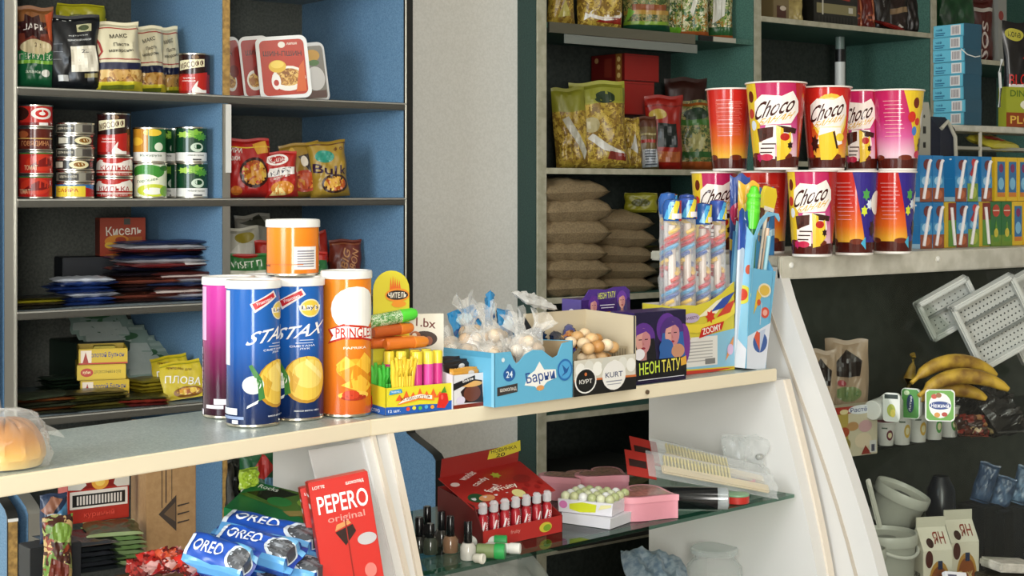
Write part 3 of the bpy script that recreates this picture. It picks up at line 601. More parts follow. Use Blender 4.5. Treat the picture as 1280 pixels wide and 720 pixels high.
sachets('coffee_sachet', 198, YL+.14, max(zt, zu)+.004, 8, .21, .13, .0115, [('#15182a', A_(('t', 'Кофе', -.25, .5, .3, .3, '#cfd2dc'), ('e', .25, .5, .16, .3, '#7c2a24'))), ('#7e2a28', A_(('r', .1, .0, .45, .4, '#d9d2cc'),)), ('#c4c2c4',), ('#20305c',)], labs('dark blue and red packet in the upper heap, %s'), 'packets heaped on the upper pile', seed=39, jit=.018, lift=.75)
# ---- shelf 3, bay 2 : packets behind the crisp tubes
T(bagfit('snack_bag', 279, 334, 318, YL+.10, z3, .06, [(.75, '#d8d6c2'), (2, '#2f7a38')], [('r', -.5, .62, .5, .9, '#2c7436'), ('t', 'VISETTI', 0, .76, .7, .16, '#eef2e2', 4), ('p', [(-.4, .1), (0, .55), (.4, .3), (.3, .05)], '#eceadc'), ('x', -.1, .3, .2, 6, '#3d8a40'), ('e', 0, .96, .3, .05, '#b3261f')], 41, f=.7), 'white and green snack bag behind the crisp tubes', 'snack bag')
T(bagfit('snack_bag', 281, 332, 285, YL+.22, z3, .06, [(.6, '#3c6a34'), (2, '#d3cfbc')], [('p', [(-.5, .55), (0, .8), (.5, .7), (.3, .5)], '#e6e2d2'), ('e', .1, .85, .25, .08, '#a8962c'), ('e', -.3, .5, .2, .08, '#a3331f')], 42, f=.7, roll=.1), 'crumpled white and green packet behind the green snack bag', 'snack bag')
T(bagfit('noodle_packet', 322, 360, 300, YL+.13, z3, .05, [(2, '#b52a20')], [('r', -.3, .02, .15, .7, '#ece7e0'), ('t', 'NOODLE', -.08, .36, .5, .16, '#1d1a18', 80)], 43, f=.7, roll=.08), 'red noodle packet with upright lettering, left of the orange tub', 'noodle packet')
T(bagfit('snack_bag', 300, 348, 268, YL+.36, z3, .06, [(2, '#b5b0a0')], [('p', [(-.4, .9), (.2, .98), (.4, .8)], '#4a4a3a')], 44, f=.6, roll=-.1), 'grey crumpled packet at the back, above the other packets', 'snack bag')
T(bagfit('snack_bag', 376, 412, 316, YL+.12, z3, .05, [(.45, '#ded9c4'), (.8, '#2d6a38'), (2, '#b3261c')], [('t', 'yeт', -.1, .62, .5, .14, '#eef2e2')], 45, f=.7, roll=.05), 'red, green and white packet right of the orange tub', 'snack bag')
T(bagfit('snack_bag', 384, 420, 290, YL+.24, z3, .05, [(2, '#ad2a1c')], [('p', [(-.5, .2), (.5, .5), (.5, .3), (-.5, .05)], '#1c1a18')], 46, f=.7, roll=.16), 'plain bright red packet leaning behind the orange tub', 'snack bag')
T(bagfit('snack_bag', 411, 452, 300, YL+.20, z3, .06, [(2, '#6e2a1a')], [('t', 'BIG', -.05, .62, .4, .2, '#c48a5a', 70), ('t', 'BON', .22, .62, .4, .2, '#c48a5a', 70), ('r', -.5, .9, .5, .93, '#8a4a2a')], 47, f=.6), 'brown-red snack packet nearest the blue side panel', 'snack bag')
# ---- shelf 4, bay 1
ga = (('r', -.45, .1, .45, .35, '#cfd8ce'), ('e', 0, .6, .3, .15, '#4f7a54'), ('r', -.45, .8, .45, .9, '#b9c9bc'))
q = atY(150, YL+.30); N_ = 9
proto = None
for i in range(N_):
    o = bag('herb_sachet', .13, .13, .008, [(2, '#9fb5a8')], ga, 51, 'flat', .3, .06) if proto is None else copy_tree(proto)
    proto = proto or o
    o.location = (q.x-.014+i*.0092, YL+.40-i*.022, z4+.012+.112*(1-i/N_)+.01); o.rotation_euler = (Matrix.Rotation(-.2+rnd.uniform(-.1, .1), 3, 'Z') @ Matrix.Rotation(-1.05, 3, 'X')).to_euler()
    for v in (): pass
    T(o, 'pale green sachet in the slanting row behind the yellow boxes, %s' % ORD[i], 'sachet', 'pale green sachets sliding down in a row')
g = G().box(0, 0, 0, .13, .2, .118, '#2a3c30', .5, .002); T(g.build('sachet_display_box', None, (q.x-.03, YL+.42, z4+.0003), 0), 'dark green carton the pale green sachets lean on', 'box')
ya = [('r', -.5, .08, .5, .92, '#c9a81c'), ('t', 'Золотой Бульон', .06, .58, .74, .42, '#2c3a78'), ('r', -.46, .1, -.24, .9, '#e9d8c4'), ('p', [(-.42, .1), (-.30, .1), (-.36, .8)], '#a12a1c'), ('r', -.5, .0, .5, .1, '#b33420')]
yb = [('r', -.5, .08, .5, .92, '#d2b22a'), ('e', -.3, .5, .13, .28, '#b5301c'), ('t', 'кубик', -.3, .5, .16, .24, '#f4e6b0'), ('t', 'для рассольника и супа', .12, .5, .55, .26, '#8a7a1c')]
p, w, h, rz = fit(116, 170, 400, YL+.13, z4+.05, .5)
for i, (a, zz, dx, l) in enumerate(((ya, 0, .004, 'yellow stock cube carton at the bottom of the three'), (yb, .036, -.004, 'yellow stock cube carton in the middle with a red oval'), (ya, .072, 0, 'open yellow stock cube carton on top, cubes inside'))):
    W_, D_, H_ = .108, .13, .035
    g = G()
    if i < 2: g.box(0, 0, 0, W_, D_, H_, '#c4a520', .4, .001)
    else:
        for x in (-1, 1): g.box(x*(W_/2-.001), 0, 0, .002, D_, H_, '#c4a520')
        for y in (-1, 1): g.box(0, y*(D_/2-.001), 0, W_, .002, H_, '#c4a520')
        g.box(0, 0, .0, W_-.002, D_-.002, .022, '#d6d3cc'); g.box(.005, 0, .022, .05, .035, .014, '#b8a428', .4, .002)
    g.art(Sfront(W_, D_, H_), a, rough=.35); g.art(Sleft(W_, D_, H_), a[:2] if i != 1 else a[:1], rough=.35)
    T(g.build('stock_cube_box', None, Vector((p.x-.022+dx, YL+.15, z4+.0005+zz+.022)), -.35), l, 'box', 'yellow stock cube cartons')
for i in range(3):
    pass
T(G().box(0, 0, 0, .15, .15, .021, '#232a20', .5, .002).build('flat_carton', None, (p.x-.02, YL+.16, z4+.0004), -.3), 'flat dark carton under the yellow stock cube boxes', 'box')
q = atY(190, YL+.12)
zt = sachets('spice_sachet', 188, YL+.13, z4, 6, .11, .10, .010, [('#a8962a', A_(('r', -.4, .1, .4, .3, '#3a4a1c'),)), ('#8a7c22',)], labs('yellow-green spice sachet in the pile behind the pilaf packets, %s'), 'yellow-green spice sachets', seed=55)
PL = [('t', 'ПЛОВА', .02, .47, .86, .2, '#f2eee4', -12), ('t', 'приправа для', -.05, .78, .6, .07, '#7a5a12', -12), ('e', .1, .16, .36, .14, '#8a5a1c'), ('e', .1, .17, .28, .09, ('v', ('#d9962c', '#a3541c', '#e6c04a'), 70)), ('r', -.5, .9, .5, .92, '#8a8a1c')]
T(bagfit('pilaf_spice_packet', 196, 246, 447, YL+.105, z4+.006, .012, [(2, '#c4ad1e')], PL, 57, f=.7, kind='flat', lean=.45, roll=-.16, wr=.12), 'yellow pilaf spice packet leaning behind its twin', 'spice packet', 'yellow pilaf spice packets')
T(bagfit('pilaf_spice_packet', 204, 259, 454, YL+.04, z4+.004, .012, [(2, '#cbb423')], PL, 58, f=.8, kind='flat', lean=.4, roll=-.12, wr=.12), 'yellow pilaf spice packet in front, next to the magenta tube', 'spice packet', 'yellow pilaf spice packets')
sachets('spice_sachet', 172, YL+.04, z4, 3, .12, .08, .009, [('#5a1f1c', A_(('e', 0, .5, .2, .25, '#c9962c'),)), ('#7c2a20',), ('#3c3a1c',)], labs('dark red spice sachet under the pilaf packets, %s'), 'dark red spice sachets', seed=59, rz0=-.3)
sachets('spice_sachet', 118, YL+.06, z4, 6, .14, .09, .0085, [('#3a3a1c', A_(('r', -.4, .1, .4, .25, '#a8a04a'),)), ('#5c5422',), ('#2a2a1a',)], labs('olive spice sachet lying before the yellow boxes, %s'), 'olive spice sachets', seed=61)
sachets('spice_sachet', 55, YL+.07, z4, 6, .15, .10, .0085, [('#2a2c20',), ('#6a3a1c', A_(('e', 0, .4, .35, .3, '#b5562c'), ('r', -.4, .7, .4, .8, '#cfc9b0'))), ('#394030',)], labs('brown spice sachet in the pile at the left end, %s'), 'brown spice sachets', seed=63)
sachets('spice_sachet', 90, YL+.22, z4, 8, .13, .09, .0088, [('#1c2a20', A_(('e', 0, .5, .3, .3, '#3f5a3c'),)), ('#27382a',)], labs('dark green spice sachet in the pile left of the yellow boxes, %s'), 'dark green spice sachets', seed=65)
# ================================================================ ON THE LOW COUNTERS
def onc(px, Z, z=ZC): p = atZ(px, 240, Z); p.z = z+.0006; return p
def canister(name, r, h, key, art, lidkey='#e6e5e0', loc=(0, 0, 0), rot=0, vc=()):
    g = G(); g.lathe([(r*.9, .003), (r*.98, 0), (r+.0008, .0015), (r+.0006, .004), (r, .0045)], 'tin', .25)
    g.lathe([(r, .0045), (r, h-.012)], key, .15, caps=False); g.lathe([(r, h-.012), (r+.0008, h-.0115), (r*.96, h-.009)], 'tin', .25, caps=False)
    g.art(Scyl(r, h), art, CYC, vc, .2, base=.0003, eps=.00005)
    o = g.build(name, None, loc, rot)
    G().lathe([(r+.0004, h-.0125), (r+.0018, h-.012), (r+.0018, h-.003), (r+.0008, h-.0005), (r-.003, h), (r-.006, h-.0025), (0.001, h-.003)], lidkey, .3).build('lid', o)
    return o
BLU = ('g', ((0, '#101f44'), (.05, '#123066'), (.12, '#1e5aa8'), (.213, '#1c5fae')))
STX = [('r', -.93, .42, -.58, .93, '#d9dde2'), ('p', [(-.14, .84), (.34, .93), (.42, .885), (-.05, .78)], '#e6d9d6'), ('p', [(-.10, .84), (.33, .915), (.37, .885), (-.04, .80)], '#c02a30'), ('t', 'Упаковка', .14, .858, .34, .022, '#f0dfe0', 20, 0, 2.75),
       ('e', .52, .79, .22, .064, '#e8e0b8'), ('e', .52, .79, .19, .055, '#e4c34a'), ('p', [(.3, .775), (.74, .775), (.76, .81), (.28, .81)], '#eee7d8'), ('t', "Lay's", .52, .792, .36, .032, '#27386c'),
       ('t', 'STAX', .34, .63, .98, .085, '#f2f2f0', 3, .18), ('r', .3, .565, .58, .57, '#c6d0e4'), ('r', .22, .545, .56, .55, '#c6d0e4'), ('t', 'СМЕТАНА', .36, .527, .5, .014, '#e2e8f2', 2, 0, 2.7), ('t', 'ЛУК', .4, .508, .2, .012, '#e2e8f2', 2, 0, 2.7)]
CHP = [('e', .44, .29, .46, .165, '#b8892a'), ('e', .46, .30, .43, .155, '#e3bd4c'), ('p', ellp(.5, .33, .34, .10, 18), '#eccf6c'), ('p', [(.1, .36), (.3, .3), (.2, .2), (.14, .22)], '#cfa23a'), ('p', [(.42, .44), (.8, .32), (.78, .28), (.4, .40)], '#f2dd8c'),
       ('e', -.08, .29, .2, .062, '#d8e2dc'), ('e', -.08, .295, .15, .045, '#f2f3ee'), ('e', -.04, .30, .06, .018, '#c9d6c4'), ('p', [(-.1, .43), (.08, .33), (.14, .2), (.02, .18), (0, .3), (-.16, .42)], '#3f7a3a'), ('p', [(-.18, .15), (.02, .19), (.0, .165), (-.2, .13)], '#e2e8e4'),
       ('r', -.88, .085, -.38, .13, '#dfe2e8'), ('r', -.9, .055, -.25, .075, '#8fa0c4'), ('r', -.5, .025, -.36, .05, '#dfe2e8'), ('t', 'масса нетто 140 г', .45, .075, .5, .012, '#dfe2e8')]
def yaw(p, d=0): return facing(p)+math.radians(d)
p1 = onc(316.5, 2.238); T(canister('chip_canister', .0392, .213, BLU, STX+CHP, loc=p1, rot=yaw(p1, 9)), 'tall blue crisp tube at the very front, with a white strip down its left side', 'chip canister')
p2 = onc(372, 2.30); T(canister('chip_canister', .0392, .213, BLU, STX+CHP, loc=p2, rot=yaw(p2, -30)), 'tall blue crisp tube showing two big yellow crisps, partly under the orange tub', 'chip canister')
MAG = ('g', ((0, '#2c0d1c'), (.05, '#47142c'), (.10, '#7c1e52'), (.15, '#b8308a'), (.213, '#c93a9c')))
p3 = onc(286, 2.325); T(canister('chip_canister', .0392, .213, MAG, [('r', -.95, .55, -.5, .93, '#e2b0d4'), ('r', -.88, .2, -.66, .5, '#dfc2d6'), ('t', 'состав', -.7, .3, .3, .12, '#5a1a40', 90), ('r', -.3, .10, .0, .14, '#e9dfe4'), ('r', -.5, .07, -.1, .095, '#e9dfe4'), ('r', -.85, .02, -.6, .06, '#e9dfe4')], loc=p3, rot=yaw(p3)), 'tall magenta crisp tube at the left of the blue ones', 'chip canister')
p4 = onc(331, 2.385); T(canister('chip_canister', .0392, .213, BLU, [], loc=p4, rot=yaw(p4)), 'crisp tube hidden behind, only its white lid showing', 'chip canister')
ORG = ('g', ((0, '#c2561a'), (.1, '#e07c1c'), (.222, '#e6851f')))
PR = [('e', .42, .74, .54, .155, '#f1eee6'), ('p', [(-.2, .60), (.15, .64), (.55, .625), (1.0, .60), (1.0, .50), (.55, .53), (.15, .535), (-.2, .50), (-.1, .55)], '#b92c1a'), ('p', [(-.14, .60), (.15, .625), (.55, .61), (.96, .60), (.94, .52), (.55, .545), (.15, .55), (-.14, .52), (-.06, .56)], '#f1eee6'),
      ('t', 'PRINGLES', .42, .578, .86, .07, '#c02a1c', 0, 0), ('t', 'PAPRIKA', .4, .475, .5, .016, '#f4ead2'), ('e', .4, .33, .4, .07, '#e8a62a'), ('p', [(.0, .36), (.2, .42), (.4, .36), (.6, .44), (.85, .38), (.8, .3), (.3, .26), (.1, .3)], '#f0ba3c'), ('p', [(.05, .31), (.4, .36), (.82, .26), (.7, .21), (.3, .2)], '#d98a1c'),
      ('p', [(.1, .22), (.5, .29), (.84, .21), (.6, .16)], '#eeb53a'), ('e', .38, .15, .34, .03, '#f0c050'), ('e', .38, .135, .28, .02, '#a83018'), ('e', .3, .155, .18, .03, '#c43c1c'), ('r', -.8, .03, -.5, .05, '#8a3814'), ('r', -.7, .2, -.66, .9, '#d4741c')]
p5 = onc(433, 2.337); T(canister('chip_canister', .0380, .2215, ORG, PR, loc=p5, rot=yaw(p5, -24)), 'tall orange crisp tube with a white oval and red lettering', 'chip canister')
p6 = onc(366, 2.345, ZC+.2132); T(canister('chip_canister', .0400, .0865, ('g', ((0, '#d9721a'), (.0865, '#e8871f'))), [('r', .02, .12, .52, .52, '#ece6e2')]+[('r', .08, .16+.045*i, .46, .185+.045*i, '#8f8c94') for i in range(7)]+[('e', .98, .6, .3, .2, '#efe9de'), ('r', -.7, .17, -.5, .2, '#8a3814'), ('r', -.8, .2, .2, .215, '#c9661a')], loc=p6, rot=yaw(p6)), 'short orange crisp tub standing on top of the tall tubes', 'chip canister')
# ---- bread
def loaf(loc, rz, label, sx=.062, sy=.055, hz=.07, tail=True):
    r = empty('bread_loaf', loc, rz); T(r, label, 'bread')
    g = G(); n, m = 96, 16; vs_ = []; fs = []
    for j in range(m+1):
        ph = PI/2*j/m if j else 0; z = hz*math.sin(ph)*1.0; k = max(0, math.cos(ph))**.6
        for i in range(n):
            a = 2*PI*i/n; rid = 1-.10*abs(math.sin(a*6))**.5*(j/m)**.4*(1-j/m*.6); vs_.append((sx*k*rid*math.cos(a), sy*k*rid*math.sin(a), .012+z*(1-.10*(1-abs(math.sin(a*6)))**2)))
    for i in range(n): a = 2*PI*i/n; vs_.append((sx*.9*math.cos(a), sy*.9*math.sin(a), 0.001))
    for j in range(m):
        for i in range(n): fs.append((j*n+i, j*n+(i+1) % n, (j+1)*n+(i+1) % n, (j+1)*n+i))
    b0 = (m+1)*n
    for i in range(n): fs.append((b0+i, b0+(i+1) % n, (i+1) % n, i))
    fs.append([b0+i for i in range(n)][::-1])
    g.add(vs_, fs, ('g', ((0, '#dcc07c'), (.018, '#d6a244'), (.034, '#b87a26'), (.06, '#8a5414'))), .5); g.build('crust', r)
    g = G(); vs_ = []; fs = []; n, m = 36, 10
    for j in range(m+1):
        ph = PI/2*j/m
        for i in range(n):
            a = 2*PI*i/n; k = math.cos(ph)**.5; w = 1+.05*math.sin(a*11+j)+.03*math.sin(a*5-2*j); vs_.append((sx*1.1*k*w*math.cos(a), sy*1.12*k*w*math.sin(a), .002+(hz+.02)*math.sin(ph)*(1+.02*math.sin(a*9))))
    for j in range(m):
        for i in range(n): fs.append((j*n+i, j*n+(i+1) % n, (j+1)*n+(i+1) % n, (j+1)*n+i))
    if tail:
        k = len(vs_); vs_ += [(sx*1.0, -.012, .035), (sx*1.0, .012, .03), (sx*1.45, -.022, .028), (sx*1.5, .0, .036), (sx*1.42, .02, .022), (sx*1.15, 0, .045)]; fs += [(k, k+2, k+3, k+5), (k+5, k+3, k+4, k+1), (k, k+5, k+1)]
    g.add(vs_, fs, ('c', '#f2f0ea', .05), .12); g.build('clear_bag', r); return r
p = atH(6, 583, ZC); p.z += .001; loaf(p, .2, 'pleated golden bread bun in a clear bag at the counter\'s left end', .050, .048, .048)
p = atH(-22, 556, ZC); p.z += .001; p += Vector((-.02, .06, 0)); loaf(p, .9, 'second bagged bread loaf, only its clear bag edge showing behind the bun', .048, .055, .105, False)
# ---- helper: carton whose front bottom edge runs between two photo points on the counter
def cbase(x0, y0, x1, y1, z=ZC):
    a = atH(x0, y0, z); b = atH(x1, y1, z); d = b-a; w = math.hypot(d.x, d.y); rz = math.atan2(d.y, d.x); return a, b, w, rz
def hat(p, ytop): Z = depth(p); return EYE+(240-ytop)*Z/F-p.z
def center(a, b, rz, D): m = (a+b)/2; return Vector((m.x-math.sin(rz)*D/2, m.y+math.cos(rz)*D/2, m.z+.0006))
def openbox(g, w, d, hf, hb, key, inner='#b9a98c', t=.0016, fronttop=None, sidetop=None):
    """open carton: front wall with a shaped top line, sides falling from back to front"""
    ft = fronttop or [(-w/2, hf), (w/2, hf)]
    g.xtr([(-w/2, 0), (w/2, 0)]+[(x, z) for x, z in ft[::-1]], -d/2, -d/2+t, key)
    g.xtr([(-w/2, 0), (w/2, 0), (w/2, hb), (-w/2, hb)], d/2-t, d/2, inner)
    for s_ in (-1, 1): g.prism([(-d/2, 0), (d/2, 0), (d/2, hb), (-d/2, ft[0 if s_ < 0 else -1][1])], s_*w/2-(t if s_ > 0 else 0), s_*w/2+(t if s_ < 0 else 0), key)
    for s_ in (-1, 1): g.prism([(-d/2+t, 0), (d/2-t, 0), (d/2-t, hb-.001), (-d/2+t, ft[0 if s_ < 0 else -1][1]-.001)], s_*(w/2-t-.0004), s_*(w/2-t-.001), inner)
    g.box(0, 0, 0, w-.002, d-.002, .002, inner); return g
# ---- hot candy counter box
a, b, w, rz = cbase(482, 520, 566, 512); D = .085; hf = hat(a, 486)
pc = center(a, b, rz, D); r = empty('candy_display_box', pc, rz); T(r, 'yellow and blue candy box with flames and red peppers on its front', 'candy box')
g = openbox(G(), w, D, hf, hf+.004, '#d9cc2c', '#c9b52c')
fl = []
for i in range(7): x = -.3+.1*i; fl.append(('p', [(x-.06, .5), (x, .82+.1*(i % 2)-abs(i-3)*.03), (x+.06, .5)], '#e2622a'))
pep = lambda x: [('p', [(x-.1, .12), (x-.06, .6), (x-.01, .68), (x+.06, .62), (x+.08, .3), (x+.02, .08)], '#cf2a22'), ('p', [(x-.04, .66), (x+.02, .9), (x+.05, .66)], '#4a8a2c'), ('e', x-.02, .5, .02, .1, '#e2574c')]
g.art(Sfront(w, D, hf), [('p', [(-.5, 0), (.5, 0), (.5, .36), (.25, .26), (0, .3), (-.25, .26), (-.5, .3)], '#2559a8')]+fl+[('p', [(-.34, .34), (-.26, .56), (0, .7), (.2, .62), (.22, .4), (0, .48)], '#e9812a'), ('p', [(-.32, .38), (-.22, .58), (0, .68), (.18, .6), (.18, .46), (0, .54), (-.2, .46)], '#f4ecdc'), ('t', 'ЖГИМУЧИТЕЛЬ', -.07, .56, .44, .13, '#7c3a1a', 4)]+pep(.35)
    +[('p', [(-.46, .74), (-.26, .8), (-.28, .94), (-.44, .9)], '#2a8fc4'), ('t', 'ЛЕДЕНЕЦ', -.36, .84, .14, .07, '#e8f2f6'), ('t', '12 шт.', -.38, .14, .18, .1, '#e6ecf4')]+[('e', -.18+.09*i, .17+.02*(i % 2), .028, .07, c) for i, c in enumerate(('#e2462e', '#e9d23c', '#5ab04a', '#4aa0d8', '#ea9a2c'))], rough=.3)
g.art(Sleft(w, D, hf), [('p', [(-.5, 0), (.5, 0), (.5, .28), (-.5, .34)], '#2559a8')]+pep(-.05)+[('t', 'ОСТРО', .1, .12, .4, .12, '#e6ecf4')], rough=.3)
g.build('carton', r)
cand = []
def loc2(r_, x, y, z): return local(r_, x, y, z)
def tube_candy(name, lab_, cols, L=.090, rad=.0085, group=None):
    g = G(); (c0, c1, c2) = cols
    g.lathe([(rad*.95, 0), (rad, .001), (rad, .006)], '#e6e2e4', .3, 20); g.lathe([(rad*.97, .006), (rad*.97, L*.78)], c0, .22, 20, caps=False); g.lathe([(rad, L*.78), (rad, L-.003), (rad*.86, L), (.0005, L)], c1, .25, 20)
    return T(g.build(name), lab_, 'candy tube', group)
tc = [(.010, .004, 0), (.022, -.012, 0), (.035, .004, 1), (.0415, -.022, 1), (.046, .018, 0), (-.010, .010, 1), (-.022, -.004, 0)]
names = ['pink tube candy with yellow cap, in the middle of the yellow box', 'pink tube candy with yellow cap, second from the box\'s right end', 'pink and yellow tube candy behind the first pair', 'pink tube candy with yellow cap at the box\'s right front corner', 'yellow capped candy tube at the back right of the box', 'yellow candy tube beside the finger sweets, upright', 'pink capped candy tube at the left of the upright ones']
g0 = None
tcand = tube_candy('candy_tube', names[0], ('#cf3a86', '#e6cf3c', 0)); tcand2 = tube_candy('candy_tube', names[5], ('#d94a9a', '#e9d84a', 0))
for i, (x, y, k) in enumerate(((.0, -.012), (.020, -.020), (.008, .012), (.036, -.022), (.030, .010), (-.014, -.004), (-.026, .008)) and [(.005, -.026, 0), (.024, -.028, 1), (.014, -.004, 0), (.042, -.026, 0), (.036, -.002, 1), (-.012, -.006, 1), (-.028, .004, 0)]):
    o = tcand if i == 0 else copy_tree((tcand, tcand2)[k]) if i != 1 else tcand2
    o.location = loc2(r, x, y, ZC+.0032); o.rotation_euler = (0, 0, rz); T(o, names[i], 'candy tube', 'pink and yellow tube candies')
def finger_sweets(loc, key, label):
    g = G()
    for k in range(5):
        x = -.012+.006*k; g.tube([(x*.5, 0, 0), (x*.7, 0, .02), (x*.9, 0, .042), (x, -.002, .056), (x*1.25, -.004, .068+(.004 if k % 2 else 0))], [.0036, .0040, .0042, .0042, .0026], key, .25, 8)
    return T(g.build('lollipop', None, loc, rz), label, 'lollipop')
for i, (x, y, k, l) in enumerate(((-.044, -.016, '#3fae3a', 'green hand shaped lollipop at the left corner of the yellow box'), (-.040, .016, '#58c04a', 'green hand shaped lollipop behind the front green one'), (-.031, -.033, '#e9c83c', 'yellow hand shaped lollipop at the front of the yellow box'), (-.018, -.033, '#e6bd34', 'yellow hand shaped lollipop right beside the first yellow one'))):
    finger_sweets(loc2(r, x, y, ZC+.0035+(.0 if i < 2 else .012)), k, l)
def spray(name, loc, rot, body, cap, label, L=.075, rad=.0095):
    g = G(); g.lathe([(rad*.7, 0), (rad, .003), (rad, L*.66)], body, .2, 20, caps=True); o = g.build(name, None, loc, rot); T(o, label, 'candy tube')
    G().lathe([(rad*.98, L*.66), (rad*1.05, L*.67), (rad*.95, L*.93), (rad*.7, L), (.001, L)], cap, .3, 20).build('cap', o); return o
zt = ZC+.0034+.090
spray('candy_tube', loc2(r, -.034, .006, zt+.0105), (0, PI/2, rz+.05), '#d9752c', '#e2862c', 'orange candy bottle lying across the upright tubes, in front', .078)
spray('candy_tube', loc2(r, -.050, .026, zt+.0115), (0, PI/2, rz-.1), '#c9642c', '#e6a03c', 'orange candy bottle lying behind the front orange one', .08)
spray('candy_tube', loc2(r, -.050, .016, zt+.029), (0, PI/2-.05, rz+.1), '#b95a28', '#dd7c2a', 'orange-brown candy bottle on the second layer, under the green-capped one', .075)
spray('candy_tube', loc2(r, -.055, .02, zt+.045), (0, PI/2-.12, rz), ('v', ('#4a8a44', '#7fae6c', '#c9d8b4'), 200), '#57d43c', 'green capped candy tube lying topmost above the yellow box', .085, .0105)
# flame card of the same sweets behind the orange tube, and the white card behind
p = onc(481, 2.43); w2 = 38*2.43/F*1.25; h2 = hat(p, 337)
g = G(); g.box(0, 0, 0, w2, .06, h2*.62, '#c9bd2c', .4); g.xtr([(-w2/2, h2*.6)]+[(w2/2*math.cos(t), h2*.86+h2*.14*math.sin(t)) for t in [PI-i*PI/12 for i in range(13)]]+[(w2/2, h2*.6)], -.0302, -.0286, '#cfc130')
g.art(lambda u, v, o: (u*w2, -.0303-o, v*h2), [('p', [(.0+.06*i-.06, .84), (.03+.06*i-.05, .965-.012*abs(i-1)), (.06+.06*i-.03, .84)], '#dd6a28') for i in range(5)]+[('e', .16, .82, .34, .05, '#e08a2c'), ('e', .16, .82, .30, .035, '#2c2420'), ('t', 'ЧИТЕЛЬ', .16, .82, .5, .04, '#f2ecdc'), ('e', .2, .755, .2, .025, '#e2902c'), ('e', .25, .68, .1, .03, '#8cae2c'), ('r', -.5, .58, .5, .62, '#2f6f5c')], rough=.35)
T(g.build('display_card', None, p, yaw(p, 20)), 'yellow-green card with a flame logo, standing between orange tube and wall', 'display card')
p = onc(529, 2.46); w2, h2 = 50*2.46/F, hat(p, 392)
g = G().box(0, 0, 0, w2, .012, h2, '#d8d2c4', .5, .001)
g.art(Sfront(w2, .012, h2), [('r', -.5, .6, .5, 1, '#ddd6c6'), ('t', '1.bx', .05, .9, .5, .1, '#6a2c20', -4), ('e', .0, .72, .34, .09, '#3a241a'), ('e', -.22, .75, .14, .06, '#a8623a'), ('e', -.24, .76, .06, .03, '#e9d9c4'), ('e', .12, .70, .1, .05, '#8a4a2c')], rough=.35)
T(g.build('display_card', None, p, yaw(p, 10)), 'whitish card with red letters behind the green-capped candy tube', 'display card')
# ---- chocolate wafer box
a, b, w, rz = cbase(566.5, 512.5, 611, 507); D = .07; hf = hat(a, 470); pc = center(a, b, rz, D)
g = openbox(G(), w, D, hf, hf+.01, '#dcd9da', '#8a5c34')
g.art(Sfront(w, D, hf), [('r', -.5, 0, .5, .12, '#7c2c1a'), ('p', [(-.2, .16), (.34, .12), (.3, .78), (.05, .84), (-.3, .5)], '#2c1814'), ('e', .02, .42, .24, .24, '#6a3826'), ('e', .0, .7, .3, .09, '#d9a45c'), ('p', [(-.5, .55), (.1, .8), (.1, .95), (-.5, .75)], '#1c1a1a'), ('t', 'Вафли', -.1, .82, .3, .1, '#eee8e4', 14), ('e', -.3, .25, .12, .12, '#d8cfe0')], rough=.3)
T(g.build('wafer_box', None, pc, rz), 'white wafer carton with dark chocolate picture, right of the yellow box', 'box')
for i, (y, zz, k, l) in enumerate(((-.020, .0, '#c98f34', 'golden wafer packet standing in the white carton, in front'), (.004, .010, '#251a16', 'dark chocolate packet behind the golden wafer packet'), (.022, .014, '#2c1e1a', 'dark brown packet at the back of the white wafer carton'))):
    o = bag('wafer_packet', w*.9, hf+.006+zz, .014, [(2, k)], (('t', 'вафли', 0, .8, .5, .08, '#e8d8b4'), ('e', .1, .86, .1, .05, '#cfc9c4')), 70+i, 'flow', .3); c = math.cos(rz); s_ = math.sin(rz)
    T(place(o, pc+Vector((-s_*y, c*y, .003)), rz), l, 'packet')
# ---- blue carton heaped with bagged sweets
a, b, w, rz = cbase(618, 510, 716, 497); D = .165; hb = hat(a, 442); pc = center(a, b, rz, D)
CY = '#62aed0'
ft = [(-w/2, hb*1.0), (-w*.30, hb*1.0), (-w*.27, hb*.86), (-w*.23, hb*.76), (-w*.19, hb*.80), (-w*.12, hb*.92), (-w*.02, hb*.99), (w*.1, hb*.97), (w*.18, hb*.86), (w*.235, hb*.80), (w*.30, hb*.84), (w*.33, hb*.96), (w*.36, hb*1.06), (w/2, hb*1.10)]
g = openbox(G(), w, D, hb, hb*1.0, CY, '#a08a6a', fronttop=ft)
g.art(Sfront(w, D, hb), [('p', [(-.13, .34), (-.08, .52), (.0, .6), (.06, .76), (.12, .6), (.27, .58), (.28, .42), (.16, .36), (.06, .2), (.0, .3)], '#f0eee8'), ('t', 'Барни', .075, .46, .37, .25, '#2a4a8c', 6), ('e', .07, .26, .05, .05, '#d99a5c'),
    ('e', -.32, .58, .075, .13, '#245a9a'), ('t', '24', -.32, .58, .08, .12, '#dfeaf2'), ('p', [(-.35, .7), (-.32, .78), (-.29, .7)], '#245a9a'), ('p', [(-.47, .2), (-.22, .24), (-.22, .40), (-.47, .36)], '#3a3432'), ('t', 'ШОКОЛАД', -.335, .30, .2, .07, '#ece6dc', 3),
    ('e', .39, .55, .10, .21, '#2a6cae'), ('e', .39, .55, .08, .17, '#4f9fd2'), ('p', [(.35, .66), (.38, .5), (.34, .42), (.42, .5), (.45, .62), (.41, .56)], '#245a9a'), ('e', -.4, .86, .02, .04, '#d4e0e4')], rough=.4)
g.art(Sleft(w, D, hb), [('r', -.5, .9, .5, 1.0, '#4f9abc'), ('e', .22, .5, .08, .22, '#2f7aae'), ('e', .22, .5, .05, .14, '#7cc0dc'), ('r', .46, 0, .5, 1, '#86c4de')], rough=.4)
